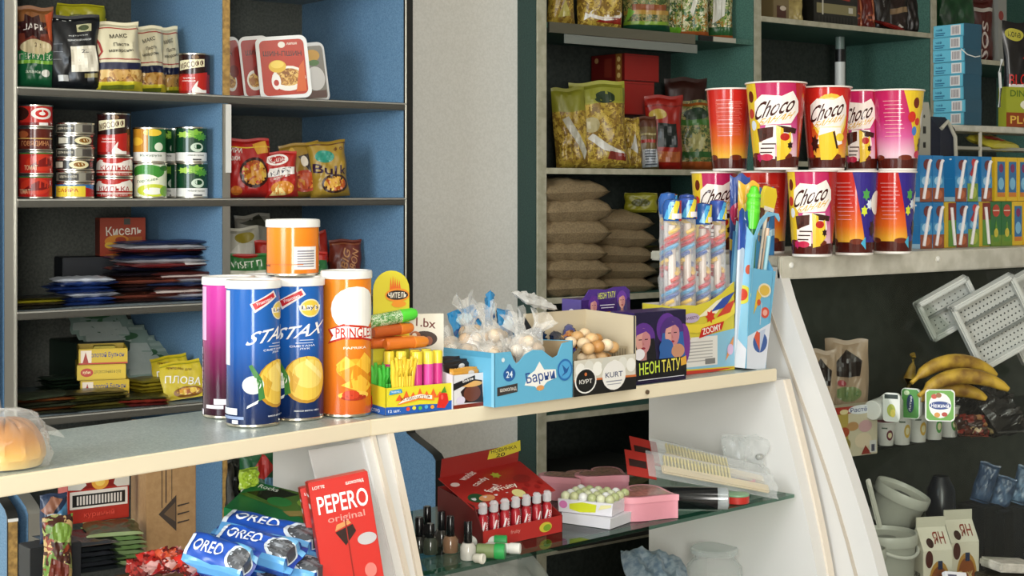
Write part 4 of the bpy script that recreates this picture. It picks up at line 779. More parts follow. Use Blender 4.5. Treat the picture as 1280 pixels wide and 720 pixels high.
T(g.build('sweets_carton', None, pc, rz), 'light blue wave-cut carton with white lettered badge, full of clear bags', 'carton')
def L3(pc_, rz_, x, y, z): return Vector((pc_.x+x*math.cos(rz_)-y*math.sin(rz_), pc_.y+x*math.sin(rz_)+y*math.cos(rz_), pc_.z+z))
def film_sheet(g, cx, cy, cz, R, H, seed, key=('c', '#efece6', .2), fan=True):
    """gathered film: a crumpled cup of film opening upward in folds"""
    rn = random.Random(seed); n = 22; ph = [rn.uniform(0, 6) for _ in range(4)]; vs_ = []; fs = []; rows = 6
    for j in range(rows):
        t = j/(rows-1); rad = R*(.9 if j == 0 else (.35+.65*abs(1-2.1*t)) if fan else 1-.5*t); z = H*t
        for i in range(n): a = 2*PI*i/n; k = 1+.28*t*math.sin(5*a+ph[0])+.12*math.sin(9*a+ph[1]+3*t); vs_.append((cx+rad*k*math.cos(a), cy+rad*k*.8*math.sin(a), cz+z*(1+.18*math.sin(3*a+ph[2]))))
    for j in range(rows-1):
        for i in range(n): fs.append((j*n+i, j*n+(i+1) % n, (j+1)*n+(i+1) % n, (j+1)*n+i))
    g.add(vs_, fs, key, .12)
def ball(g, x, y, z, r_, key, rough=.4, sq=(1, 1, 1)):
    n, m = 12, 7; vs_ = [(x+r_*sq[0]*math.sin(PI*j/m)*math.cos(2*PI*i/n), y+r_*sq[1]*math.sin(PI*j/m)*math.sin(2*PI*i/n), z-r_*sq[2]*math.cos(PI*j/m)) for j in range(m+1) for i in range(n)]
    g.add(vs_, [(j*n+i, j*n+(i+1) % n, (j+1)*n+(i+1) % n, (j+1)*n+i) for j in range(m) for i in range(n)], key, rough)
def sweet_bag(loc, rz_, seed, label, cols, group, R=.03, H=.05, nb=7, br=.011, tail=.055, tilt=(0, 0)):
    r_ = empty('bag_of_sweets', loc, (tilt[0], tilt[1], rz_)); T(r_, label, 'bag of sweets', group); rn = random.Random(seed)
    g = G(); vs_ = []; fs = []; n, m = 20, 9; ph = [rn.uniform(0, 6) for _ in range(4)]
    for j in range(m+1):
        t = j/m; rad = R*(math.sin(PI*min(1, t*.97+.03))**.55); 
        for i in range(n): a = 2*PI*i/n; k = 1+.08*math.sin(4*a+ph[0]+3*t)+.05*math.sin(7*a+ph[1]); vs_.append((rad*k*math.cos(a), rad*k*.85*math.sin(a), H*t))
    for j in range(m):
        for i in range(n): fs.append((j*n+i, j*n+(i+1) % n, (j+1)*n+(i+1) % n, (j+1)*n+i))
    g.add(vs_, fs, ('c', '#e9e4da', .2), .12)
    film_sheet(g, 0, 0, H*.86, R*.75, tail, seed+1); g.build('clear_bag', r_)
    b_ = G()
    for k in range(nb):
        a = 2*PI*k/max(1, nb-1); rr = R*.52*(k > 0); ball(b_, rr*math.cos(a), rr*.85*math.sin(a), br*1.1+(H*.42 if k % 2 else .0)+(H*.25 if k == 0 else 0), br*rn.uniform(.85, 1.1), cols[k % len(cols)], .45, (1, 1, rn.uniform(.85, 1.15)))
    T(b_.build('sweets', r_)); return r_
WH = ['#e9dccb', '#d9c4a8', '#efe6d9', '#d2b596']
rn = random.Random(9)
sb = [(-.052, -.05, .012, .0), (-.012, -.055, .008, .2), (.030, -.052, .01, -.2), (-.05, -.005, .012, .4), (-.005, -.008, .02, .1), (.040, -.01, .02, -.3), (-.045, .045, .02, .2), (.0, .045, .03, 0), (.042, .042, .02, .3), (-.035, -.04, .052, -.3), (.014, -.034, .066, .3), (.046, -.040, .052, -.2), (-.04, .02, .068, .2), (.01, .02, .072, -.1), (-.005, .06, .075, .2), (-.06, .045, .066, -.5), (.03, .05, .07, .4), (-.062, -.005, .06, -.6), (.058, .01, .062, .6)]
for i, (x, y, z, t) in enumerate(sb):
    ll = 'clear bag of cream coloured sweets heaped on top of the blue carton' if i > 8 else 'clear bag of cream coloured sweets lower down in the blue carton'
    sweet_bag(L3(pc, rz, x, y, z-.004), rz+rn.uniform(-1, 1), 100+i, ll, WH, 'clear bags on top of the blue carton' if i > 8 else 'clear bags lower in the blue carton', .027, .05, 8, .0105, .03+.012*(i % 3), (-abs(t)*1.0-.1, t*1.6))
for i, (x, y, z, k) in enumerate(((.035, .065, .115, .9), (.0, .075, .10, -.6), (.075, .06, .085, .3))):
    o = bag('blue_wrapper', .05, .055, .012, [(2, '#2f86bc')], (('e', 0, .5, .3, .2, '#a9d2e6'), ('p', [(-.5, .2), (.5, .5), (.5, .4), (-.5, .05)], '#174a86')), 120+i, 'flow', .25, .2)
    T(place(o, L3(pc, rz, x, y, z), (-.4+k*.5, .5*k, rz+k)), ['blue wrapped sweet sticking up highest behind the clear bags', 'small blue wrapped sweet left of the highest blue one', 'blue wrapped sweet lying at the back corner of the black carton'][i], 'wrapped sweet')
# ---- black and white carton with loose sweets
a, b, w, rz = cbase(717, 497, 795, 486.5); D = .12; hb = hat(a, 398); hf = hat(a, 452); pc = center(a, b, rz, D)
g = G(); t = .0016; gw = G()
g.xtr([(-w/2, 0), (w/2, 0), (w/2, hf*1.02), (-w/2, hf)], -D/2, -D/2+t, '#cfcabb'); g.xtr([(-w/2, 0), (w/2, 0), (w/2, hb), (-w/2, hb*1.0)], D/2-t, D/2, '#c2b498')
g.prism([(-D/2, 0), (D/2, 0), (D/2, hb), (-D/2, hb*.96)], w/2-t, w/2, '#c2b498'); g.prism([(-D/2, 0), (D/2, 0), (D/2, hb*.98), (0, hb*.5), (-D/2, hf)], -w/2, -w/2+t, '#1c1a1a'); g.box(0, 0, 0, w-.002, D-.002, .002, '#a8997c')
g.art(Sfront(w, D, hf), [('r', -.5, 0, .5, .42, '#141312'), ('p', [(-.5, .42), (.5, .36), (.5, .42), (-.5, .47)], '#c9703a')]+[('e', -.4+.135*i, .72+.06*(i % 2), .075, .2, c) for i, c in enumerate(('#e8e6de', '#d8d6cc', '#eceae2', '#c9c7bc', '#e6e4da', '#dad8ce', '#e8e6de'))]+
    [('e', -.32, .42, .17, .36, '#e6e4de'), ('e', -.32, .42, .15, .32, '#141414'), ('t', 'КУРТ', -.32, .40, .2, .12, '#e6e4de'), ('e', -.32, .6, .02, .05, '#c9703a'), ('e', .13, .48, .19, .42, '#e6e3de'), ('t', 'KURT', .13, .5, .28, .15, '#3a4466'), ('r', 0, .3, .26, .33, '#8a8c98'), ('r', .02, .22, .24, .24, '#8a8c98')], rough=.35)
g.art(lambda u, v, o: (w/2-t-o, -u*D, v*hb), [('r', .47, 0, .5, .96, '#3a3834'), ('r', -.1+.0, .3, .35, .55, '#b0a184')]+[('r', .05+.05*i, .32, .065+.05*i, .52, '#7a6f58') for i in range(6)], rough=.4)
T(g.build('sweets_carton', None, pc, rz), 'black carton with white egg print and two round stickers', 'carton')
k0 = 0
cols = ['#cfa36c', '#e0c49c', '#d9b07c', '#b98448', '#e6cfae']
base_ball = None
for (x, y, z, rr) in [(-.02, -.04, .012, .012), (.006, -.042, .012, .012), (.03, -.04, .012, .011), (-.03, -.015, .012, .012), (0, -.016, .012, .013), (.028, -.014, .012, .012), (-.012, -.034, .033, .012), (.014, -.036, .033, .012), (.034, -.03, .03, .010), (-.026, -.03, .034, .010), (.0, -.012, .036, .011), (.024, -.02, .048, .0105), (-.028, -.046, .052, .011), (-.004, -.046, .054, .012), (.018, -.046, .055, .0115), (.036, -.044, .05, .011), (-.016, -.024, .058, .0115), (.006, -.022, .064, .012), (.03, -.012, .062, .0105), (-.03, -.006, .06, .011), (.0, .006, .066, .0115), (.022, .01, .07, .011)]:
    g = G(); ball(g, 0, 0, rr*1.1, rr, cols[k0 % 5], .4, (1.1, 1, .95)); 
    T(g.build('chocolate_egg', None, L3(pc, rz, x, y, z-rr*1.1+.024), rz), 'tan or cream sweet ball lying loose in the black carton', 'sweet', 'loose tan sweets in the black carton'); k0 += 1
for i, (x, y, z, c1, c2, l) in enumerate(((-.01, .0, .05, '#b9602a', '#2a3c86', 'orange and blue wrapped bar on top of the tan sweets'), (.016, .012, .058, '#2a3c86', '#c9863c', 'dark blue wrapped bar behind the orange and blue one'), (-.034, -.02, .05, '#16233c', '#1c1a20', 'black wrapped bar at the left side of the black carton'), (-.03, .036, .066, '#1f6ea8', '#0f2c50', 'blue foil bar at the back of the black carton'))):
    o = bag('wrapped_bar', .034, .07, .022, [(.4, c2), (2, c1)], (('e', -.1, .7, .3, .1, '#e0b060'), ('p', [(-.5, .3), (.5, .5), (.5, .6), (-.5, .42)], '#7a4a2c')), 130+i, 'flow', .25, .12)
    T(place(o, L3(pc, rz, x-.025, y, z+.02), (-.6, 1.3, rz+.2*i)), l, 'wrapped bar')
g = G(); film_sheet(g, 0, 0, 0, .02, .012, 7, fan=False); g.box(0, 0, 0, .001, .001, .001, 'film')
o = bag('clear_packet', .075, .05, .012, [(2, ('c', '#e9e7e2', .35))], (), 140, 'flow', .15, .2); T(place(o, L3(pc, rz, -.045, .045, hb+.012), (-1.2, .2, rz)), 'empty clear packet lying over the black carton\'s back edge', 'packet')
# ---- tattoo sweets: two purple cartons
def woman(x, y, s, hair='#5c2f8a', top='#38306c'):
    return [('e', x, y+.03*s, .17*s, .16*s, hair), ('p', [(x-.2*s, y-.3*s), (x-.14*s, y+.02*s), (x+.16*s, y+.02*s), (x+.2*s, y-.3*s)], top), ('r', x-.04*s, y-.2*s, x+.05*s, y-.06*s, '#b07a78'), ('e', x, y, .105*s, .135*s, '#d39a90'), ('p', ellp(x+.04*s, y, .06*s, .12*s, 12), '#c08084'),
            ('p', [(x-.11*s, y+.06*s), (x-.06*s, y+.14*s), (x+.1*s, y+.12*s), (x+.11*s, y+.05*s), (x+.04*s, y+.1*s)], hair), ('r', x-.065*s, y+.012*s, x-.02*s, y+.022*s, '#3a2030'), ('r', x+.02*s, y+.012*s, x+.065*s, y+.022*s, '#3a2030'), ('p', [(x-.005*s, y), (x+.015*s, y-.04*s), (x-.01*s, y-.04*s)], '#b4706c'), ('e', x, y-.075*s, .03*s, .012*s, '#8c2a38')]
NEON = lambda y, s: [('t', 'НЕОН', -.23, y, .34*s, .15*s, '#c9e24a', 2), ('t', 'ТАТУ', .19, y+.01, .32*s, .15*s, '#e6d85a', 2)]
a, b, w, rz = cbase(793, 482, 857, 474); hb = hat(a, 392); w0 = w; D = .06
pc = center(a, b, rz, D); g = G().box(0, 0, 0, w, D, hb, '#34205e', .35, .001)
g.art(Sfront(w, D, hb), [('r', -.5, .0, .5, 1, '#1c1438'), ('e', .12, .75, .2, .22, '#5c2f8a'), ('e', .45, .5, .14, .3, '#6c2f86')]+woman(-.34, .60, 1.35, '#5c2f8a', '#141218')+woman(.22, .66, 1.35, '#4a2c74', '#2f5ea0')+[('e', .1, .48, .14, .12, '#2f5ea0'), ('e', .33, .42, .13, .1, '#c08a6c'), ('e', -.42, .42, .1, .08, '#e6e2e6'), ('r', -.5, .06, .5, .33, '#101014')]+NEON(.22, 1.15)+[('p', [(.39, .2), (.5, .22), (.49, .34), (.38, .31)], '#d9a23a'), ('r', -.45, .055, .45, .065, '#d6d6de')], rough=.25)
g.art(Sright(w, D, hb), [('r', -.5, 0, .5, 1, '#245a9a')], rough=.3)
T(g.build('tattoo_sweets_box', None, pc, rz), 'dark purple sweets carton with two women\'s portraits and neon lettering, in front', 'box')
a2, b2, w, rz2 = cbase(746, 481, 832, 472); 
pc2 = L3(center(a2, b2, rz, .05), rz, 0.01, .075, 0); h2 = hat(pc2, 372); w = .128
g = G().box(0, 0, 0, w, .05, h2, '#3a2468', .35, .001)
g.xtr([(-w/2, h2-.001), (w/2, h2-.001), (w/2, h2+.012), (w/2-.012, h2+.020), (w*.18, h2+.020), (0, h2+.016), (-w*.2, h2+.018), (-w*.34, h2+.018), (-w*.44, h2+.004)], -.0252, -.0235, '#4a2c80')
g.art(lambda u, v, o: (u*w, -.0255-o, v*(h2+.02)), [('r', -.5, .0, .5, .87, '#3a2064')]+woman(-.26, .80, .62, '#5c2f8a', '#4a2a70')+woman(.32, .84, .62, '#6a3a9a', '#38306c')+[('t', 'НЕОН ТАТУ', .0, .915, .36, .07, '#d6dc5a', 2), ('r', -.14, .80, .16, .81, '#cfc6dc'), ('r', -.12, .77, .14, .78, '#cfc6dc'), ('r', -.06, .72, .1, .73, '#c9a23a')], rough=.25)
g.art(Sleft(w, .05, h2), [('r', -.5, 0, .5, 1, '#4a3a8a'), ('e', 0, .8, .2, .08, '#d6d0e4'), ('e', .1, .65, .3, .06, '#4a9ac4')], rough=.3)
T(g.build('tattoo_sweets_box', None, pc2, rz), 'purple sweets carton with a shaped header, standing behind the black carton', 'box')
# ---- yellow toy candy carton with tall clear tubes
a, b, w, rz = cbase(839, 471, 918, 462); D = .075; pc = center(a, b, rz, D); hL = hat(a, 382); hR = hat(b, 362)
pr = [(-w/2, hL*.98), (-w*.3, hL*.99), (-w*.12, hL*.97), (w*.1, hL*1.02), (w*.3, hL*1.12), (w/2, hL*1.28)]
g = openbox(G(), w, D, hL, hL*1.0, '#cfc03a', '#d9d2c4', fronttop=pr)
g.art(Sfront(w, D, hL), [('p', [(-.5, 0), (.5, 0), (.5, .6), (-.5, .45)], '#86b8d0'), ('p', [(-.5, 0), (.5, 0), (.5, .05), (-.2, .07), (-.5, .12)], '#cfb82e'), ('p', [(-.5, .06), (-.2, .05), (.5, .03), (.2, .0), (-.4, 0)], '#c23a2c'), ('r', -.44, .1, .22, .52, '#dedad4')]+[('r', -.4, .17+.045*i, .14, .185+.045*i, '#a9a6a2') for i in range(7)]+[('r', .02, .12, .18, .2, '#7a7876'),
    ('p', [(-.5, .55), (-.3, .62), (-.2, .5), (-.35, .42), (-.5, .42)], '#d9ae2c'), ('p', [(-.5, .62), (-.38, .66), (-.3, .58), (-.5, .5)], '#3a6ab0'), ('p', [(-.5, .72), (0, .7), (.28, .8), (.5, .98), (.5, .82), (.2, .64), (-.1, .58), (-.5, .62)], '#e2cc3c'), ('p', [(-.1, .80), (.2, .84), (.42, 1.1), (.2, 1.02)], '#e9e0c0'), ('p', [(.1, .86), (.34, .92), (.5, 1.14), (.3, 1.05)], '#2f4a9a'), ('p', [(.2, .78), (.42, .84), (.5, 1.02), (.36, .96)], '#c8402c'),
    ('e', -.2, .8, .13, .07, '#b9a8c4'), ('t', 'SWEETS', -.2, .8, .2, .04, '#5c2c50', 5), ('x', .1, .8, (.08, .1), 7, '#c9321f'), ('p', [(-.08, .5), (.28, .6), (.32, .72), (-.04, .64)], '#c2261c'), ('t', 'ZOOMY', .12, .615, .3, .09, '#f2eee4', 10), ('p', [(.34, .14), (.46, .3), (.48, .5), (.40, .36)], '#d98a4a'), ('e', .42, .3, .05, .08, '#cfb0d0')], rough=.3)
T(g.build('toy_candy_carton', None, pc, rz), 'yellow and pale blue carton holding tall clear tubes of toy candy', 'carton')
def toytube(loc, H, label, seed, capc='#2a4a9a', rot=(0, 0, 0)):
    r_ = empty('toy_candy_tube', loc, rot); T(r_, label, 'candy tube', None); rn_ = random.Random(seed); R = .0158
    G().lathe([(R*.9, 0), (R, .002), (R, H-.04), (R*.8, H-.035)], ('c', '#f0eef0', .16), .12, 20).build('clear_tube', r_)
    g_ = G(); g_.lathe([(R*.5, .002), (R*.5, H*.15), (R*.45, H-.05)], '#d8c9bc', .4, 16)
    z = .02; k = 0
    while z < H-.06:
        g_.tube([(R*.75*math.cos(k+i*.5), R*.75*math.sin(k+i*.5), z+i*.0028) for i in range(10)], .0044, ['#c9402c', '#e0b83c', '#3a5a9a', '#4a9ac4', '#b8243a'][k % 5], .35, 6); z += .015; k += 1
    g_.build('candy_strip', r_)
    g_ = G(); prof = [(R*1.0, H-.042), (R*1.12, H-.034), (R*1.15, H-.014), (R*.85, H-.003), (.001, H)]; g_.lathe(prof, capc, .25, 20)
    Sc = lambda u, v, o: ((R*1.12+o)*math.sin(2*u), -(R*1.12+o)*math.cos(2*u), H-.042+v*.04)
    g_.art(Sc, [('p', [(-.9, .1), (-.5, .9), (-.2, .9), (-.6, .05)], '#4aa0d0'), ('p', [(-.6, .1), (-.2, .95), (.1, .9), (-.25, .05)], '#dcc93a'), ('p', [(.5, .0), (.55, .95), (.8, .95), (.75, .0)], '#dcc93a'), ('p', [(.0, .0), (.05, .95), (.5, .95), (.45, .0)], '#b3281f'), ('r', -.4, .1, .3, .35, '#e6dfe6')], [i*.15 for i in range(-8, 9)], (), .25, base=.0004); g_.build('cap', r_); return r_
for i, (px, Z, yt, l) in enumerate(((857, 2.865, 248, 'clear candy tube with yellow and blue cap, leftmost in the carton'), (873, 2.82, 246, 'clear candy tube with red and blue cap, second from the left'), (893, 2.81, 253, 'clear candy tube with blue cap, third from the left, front row'), (914, 2.83, 249, 'clear candy tube with yellow-red cap beside the tall blue box'), (884, 2.875, 240, 'clear candy tube at the back, between the second and third'), (904, 2.885, 242, 'clear candy tube at the back, next to the tall blue box'))):
    q = L3(pc, rz, w*(-.36+.24*i) if i < 4 else w*(-.22+.3*(i-4)), -.016 if i < 4 else .018, .004); H = EYE+(240-yt)*depth(q)/F-q.z
    toytube(q, H, l, i, '#2a4a9a' if i % 2 else '#23569c', (0, 0, rz+.3*i))
g = G(); rn = random.Random(3); n = 7; vs_ = []
for j in range(14):
    for i in range(8): a_ = 2*PI*i/8; rr = .011*(1+.4*math.sin(i*2.3+j*1.1)+.25*math.sin(j*2.1)); vs_.append((rr*math.cos(a_)*1.3, rr*math.sin(a_)*.8, .003+.318*j/13))
g.add(vs_, [(j*8+i, j*8+(i+1) % 8, (j+1)*8+(i+1) % 8, (j+1)*8+i) for j in range(13) for i in range(8)], ('c', '#d9d9d4', .22), .12)
q = onc(834, 2.93); q.z = ZC+.001; T(g.build('crumpled_plastic_bag', None, q, 0), 'crumpled clear plastic sleeve standing at the left of the toy candy tubes', 'plastic bag')
# colourful pouches behind the tubes
for i, (px, Z, y0, yt, c, a_, l) in enumerate(((925, 3.05, 0, 219, '#27468c', [('e', -.2, .8, .3, .06, '#b9305c'), ('t', 'J', -.2, .8, .2, .05, '#f0dfe4'), ('r', -.5, .6, .5, .66, '#d9b83c')], 'dark blue foil pouch with pink disc, behind the candy tubes'), (936, 3.02, 0, 228, '#d9a82c', [('e', 0, .86, .34, .04, '#e9d23c'), ('p', [(-.4, .7), (0, .85), (.4, .74), (.2, .66)], '#c2452a')], 'yellow foil pouch rising behind the candy tubes'), (955, 3.08, 0, 236, '#3a7cb4', [('e', 0, .86, .3, .05, '#7c4a2c'), ('r', -.5, .72, .5, .76, '#a8d0e2')], 'blue foil pouch behind the green lollipop tube'))):
    q = onc(px, Z); H = EYE+(240-yt)*Z/F-q.z
    T(place(bag('foil_pouch', .042, H, .012, [(2, c)], a_, 150+i, 'flow', .25, .12), q, yaw(q, 12)), l, 'pouch')
# ---- tall blue display box, leaning
a, b, w, rz = cbase(931, 464, 958, 459.5); rz = aM; D = .05; w = .058; H = hat(a, 264)
pc = center(a, b, rz, D); r = empty('stick_candy_display', pc, (0, math.radians(7), rz)); T(r, 'tall light blue leaning carton with fruit pictures and a swooping top', 'carton')
g = G(); k = 1.38; t = .0016
def quadwall(p0, p1, z1a, z1b, key): pass
sw = [(-w/2, 0), (w/2, 0), (w/2*k, H*.62), (w*.62*1.0, H*1.0), (w*.5, H*1.02), (w*.2, H*.98), (-w*.1, H*.90), (-w*.4, H*.76), (-w*.56, H*.66)]
g.xtr([(-w/2, 0), (w/2, 0), (w/2*k, H*.63), (-w/2*k, H*.63)], -D/2, -D/2+t, '#6eb4d6'); g.xtr([(-w/2, 0), (w/2, 0), (w/2*k, H*.86), (-w/2*k, H*.86)], D/2-t, D/2, '#3f78a4')
# swooping rim above the opening
def strip(pts, wd): return [(x-wd/2, z) for x, z in pts]+[(x+wd/2, z) for x, z in pts[::-1]]
g.xtr([(-w/2*k, H*.63), (-w*.52, H*.63), (-w*.52, H*.80), (-w*.3, H*.90), (0, H*.965), (w*.4, H*.985), (w*.66, H*.95), (w*.70, H*.97), (w*.60, H*1.0), (0, H*1.0), (-w*.36, H*.94), (-w*.64, H*.82)], -D/2, -D/2+t, '#7cbcdc')
g.prism([(-D/2, 0), (D/2, 0), (D/2, H*.93), (0, H*.90), (-D/2, H*.82)], -w/2*1.12, -w/2*1.12+t, '#8fc6e0'); g.prism([(-D/2, 0), (D/2, 0), (D/2, H*.86), (-D/2, H*.64)], w/2*1.08-t, w/2*1.08, '#5aa0c8'); g.box(0, 0, 0, w, D, .002, '#e2e6ea')
Sf = lambda u, v, o: (u*w*(1+.66*v), -D/2-o, v*H)
g.art(Sf, [('r', -.5, 0, .5, .2, '#d9dde6'), ('p', [(-.5, .2), (.5, .2), (.5, .3)], '#d9dde6'), ('e', .1, .17, .34, .065, '#3a5a9a'), ('p', [(-.2, .2), (.1, .12), (.14, .22), (-.1, .24)], '#d2583c'), ('p', [(.12, .1), (.05, .24), (.3, .26)], '#b9c4d8'), ('e', .1, .5, .26, .045, '#e6d9b8'), ('e', .1, .5, .2, .034, '#d9b44a'), ('e', .2, .36, .18, .035, '#d2503c'), ('e', .2, .36, .1, .02, '#e6a89a'), ('p', [(-.3, .34), (-.1, .42), (0, .46), (-.2, .5)], '#dcb83c'), ('r', .0, .28, .04, .42, '#b9cfe0'), ('e', -.1, .42, .08, .02, '#c9502c')], rough=.3)
g.art(lambda u, v, o: (-w/2*1.12-o, -u*D, v*H), [('e', .1, .46, .42, .06, '#d6d04a'), ('e', .1, .46, .26, .038, '#cf4430'), ('e', .3, .62, .15, .03, '#cf5a3c'), ('p', [(-.5, 0), (.5, 0), (.5, .12), (-.5, .25)], '#e6e6ea')], rough=.3)
g.build('carton', r)
def stick(x0, y0, z0, x1, y1, z1, rad, key, name, lbl):
    p0 = L3(pc, rz, x0, y0, z0); p1 = L3(pc, rz, x1, y1, z1); d_ = p1-p0
    o = G().tube([(0, 0, 0), d_], rad, key, .35, 10).build(name, None, p0); T(o, lbl, 'stick'); return o, p1
# green bubble-wand tube
q = L3(pc, rz, -.004, .0, .004); H1 = EYE+(240-231)*depth(q)/F-q.z
g = G(); g.lathe([(.010, 0), (.010, H1-.085)], '#1f7a34', .3, 20); g.lathe([(.0125, H1-.085), (.0135, H1-.055), (.0128, H1-.03), (.0105, H1-.012), (.006, H1-.002), (.001, H1)], '#5ad02c', .3, 20)
for z in (.05, .035, .02): g.lathe([(.0132, H1-z-.004), (.0142, H1-z), (.0132, H1-z+.004)], '#66dc38', .3, 20, caps=False)
T(g.build('lollipop_tube', None, q, (0, .09, rz)), 'bright green ribbed candy stick in the tall blue carton', 'candy stick')
for i, (x0, y0, x1, z1_, key, rad, l) in enumerate(((.006, -.012, .058, .255, '#9ed0e0', .0042, 'pale blue straw leaning in the tall carton'), (.010, -.004, .064, .27, '#e9c9b0', .0040, 'pinkish straw leaning beside the pale blue one'), (.0, .014, .045, .265, '#dfe4e6', .003, 'thin white stick at the back of the tall carton'))):
    stick(x0, y0, .004, x1, y0, z1_, rad, key, 'straw', l)
o, e = stick(.012, .008, .004, .078, .008, H*1.02, .0036, '#e3d8c8', 'candy_spoon', 'x')
del o['label'], o['category']; T(o, 'yellow spade shaped sweet on a long pale stick', 'candy spoon')
q0 = o.location.copy(); dd = e-q0
g = G(); g.xtr([(-.017, 0), (.017, 0), (.021, .03), (.015, .044), (-.015, .044), (-.021, .03)], -.004, .004, '#e6cf3a', .35); g.box(0, -.0045, -.004, .03, .001, .008, '#e4e0da')
sp = g.build('spade_sweet', o, dd+Vector((0, 0, -.004)), (0, .2, rz))
for i, (x, y, c, l) in enumerate(((-.02, -.008, '#2a4a9c', 'blue labelled straw packet at the left of the tall carton'),)):
    q = L3(pc, rz, x+.0, y+.01, .003); Hh = EYE+(240-262)*depth(q)/F-q.z
    T(place(bag('straw_packet', .03, Hh, .01, [(.75, '#b9c4d0'), (2, c)], (('t', 'candy', 0, .88, .6, .04, '#e6e6f0', 80),), 160, 'flow', .3), q, (0, .06, rz)), l, 'packet')
# ================================================================ RIGHT SHELVING GOODS
R_ = ZR[0]; zt1, zm1, zl1 = R_[1], R_[2], R_[3]
GRN = ('v', ('#3f6a2c', '#8a9a4a', '#c9c49a', '#a8782c', '#2c4f24', '#d9d2a8'), 95)
YPA = ('v', ('#a88a34', '#8a6a2a', '#c9aa4c', '#7a5c24', '#b59a3c'), 80)
HERB = ('v', ('#6a7a3a', '#4a5a2c', '#a89a5c', '#8a7a44', '#394a24'), 100)
# top, first bay
for i, (x0, x1, Y, bands, art_, l, sd) in enumerate((
    (684, 718, .10, [(2, YPA)], [('r', -.5, .35, .5, .42, '#6f8a6a'), ('p', [(-.2, .1), (.1, .3), (.3, .12)], '#b3a650')], 'yellow pasta bag at the left end of the top shelf', 71),
    (721, 778, .09, [(2, YPA)], [('e', .1, .17, .38, .07, '#d9d0c4'), ('e', .1, .19, .33, .05, YPA), ('p', [(-.15, .08), (.48, .06), (.45, .14), (.0, .12)], '#8a2418'), ('p', [(-.4, .1), (-.22, .15), (-.36, .19)], '#e0dcd0')], 'pasta bag with white arc and red patch, second on the top shelf', 72),
    (778, 838, .09, [(.10, '#16402a'), (.14, '#7a9a2c'), (2, HERB)], [('r', -.5, .22, .5, .27, '#b08a3c'), ('r', -.35, .27, .4, .34, '#8a4a24'), ('p', [(-.5, .12), (-.3, .25), (-.42, .3)], '#7ab03c')], 'dark green bottomed bag with yellow curve, on the top shelf', 73),
    (828, 854, .13, [(.12, '#6aa82c'), (2, GRN)], [], 'narrow green and cream bag beside the dark green bottomed one', 74),
    (848, 886, .085, [(.07, '#a8582a'), (2, GRN)], [('p', [(-.2, .3), (0, .6), (.1, .5), (-.1, .25)], '#e0dccc')], 'vegetable mix bag with orange base, left of the last pair', 75),
    (884, 916, .10, [(.06, '#a8582a'), (.16, '#2c5a30'), (2, GRN)], [('p', [(-.4, .2), (-.3, .7), (.2, .75), (.1, .3)], '#dcd9cc')], 'vegetable mix bag with white gleam, second from the shelf\'s end', 76),  # white patch is a gleam painted onto the bag
    (912, 943, .12, [(.07, '#b3562a'), (2, GRN)], [], 'vegetable mix bag with orange foot at the top shelf\'s right end', 77))):
    p, w, h, rz = fit(x0, x1, 0, YR+Y, zt1, .7)
    o = bag('dry_food_bag', w, .26, .065, bands, art_, sd); T(place(o, p+Vector((0, 0, .0015)), rz), l, 'bag', 'bags standing on the top green shelf')
# middle, first bay
ART_P = [('r', -.5, .76, .5, .96, '#8a8a2c'), ('e', .1, .8, .2, .07, '#1f3018'), ('p', [(-.3, .35), (.0, .20), (.4, .12), (.4, .17), (.1, .26), (-.2, .4)], '#cfcabe'), ('p', [(.05, .1), (.42, .07), (.44, .15), (.12, .19)], '#7c2416'), ('e', -.2, .5, .16, .09, '#b5a87c')]
T(bagfit('dry_food_bag', 718, 788, 102, YR+.09, zm1, .08, [(.74, YPA), (2, '#9a982e')], ART_P, 81, f=.7, roll=.06, lean=.05), 'large yellow pasta bag with pointed top, front of the second shelf', 'bag')
T(bagfit('dry_food_bag', 694, 738, 110, YR+.12, zm1, .07, [(.7, YPA), (2, '#86852a')], [('p', [(-.3, .6), (.1, .3), (.3, .1), (.4, .2), (.2, .4), (-.1, .65)], '#b9b4a2')], 82, f=.6, roll=.07), 'yellow pasta bag standing just left of the pointed one', 'bag')
T(bagfit('dry_food_bag', 780, 803, 148, YR+.09, zm1, .05, [(2, YPA)], [('p', [(-.2, .4), (.1, .7), (.2, .3)], '#b9b4a8')], 83, f=.6, roll=.05), 'small brownish pasta bag between the big bag and the barcode packet', 'bag')
T(bagfit('dry_food_bag', 795, 824, 146, YR+.10, zm1, .05, [(.8, '#6f5a34'), (2, '#5a3020')], [('r', -.3, .04, .42, .38, '#b9bcc0')]+[('r', -.2, .08+.05*i, .34, .105+.05*i, '#5a5e66') for i in range(6)]+[('r', -.4, .5, .4, .56, '#a8322a'), ('r', -.4, .64, .4, .68, '#a89a6a')], 84, f=.6, roll=.06), 'brown packet with a pale barcode patch on the second shelf', 'packet')
T(bagfit('cracker_bag', 806, 853, 120, YR+.10, zm1, .06, [(2, '#951c12')], [('e', -.2, .74, .24, .07, '#b5983c'), ('r', -.22, .3, .32, .62, '#141c1a'), ('r', -.4, .1, .4, .24, '#a8582a'), ('x', -.2, .17, (.1, .06), 6, '#c98a3c'), ('r', -.5, .85, .5, .87, '#7a140c')], 85, f=.7), 'red bag with black window and gold badge on the second shelf', 'bag')
T(bagfit('dry_food_bag', 845, 892, 126, YR+.11, zm1, .06, [(.12, '#a34f22'), (2, HERB)], [('e', .0, .8, .34, .09, '#17301c'), ('r', -.5, .64, .5, .72, '#3a6a24'), ('r', -.5, .92, .5, .96, '#a3561f'), ('x', 0, .4, (.3, .15), 8, '#a8a064'), ('r', -.5, .18, .5, .26, '#2c5a26')], 86, f=.7), 'herb green bag with orange foot, half behind the red paper cup', 'bag')
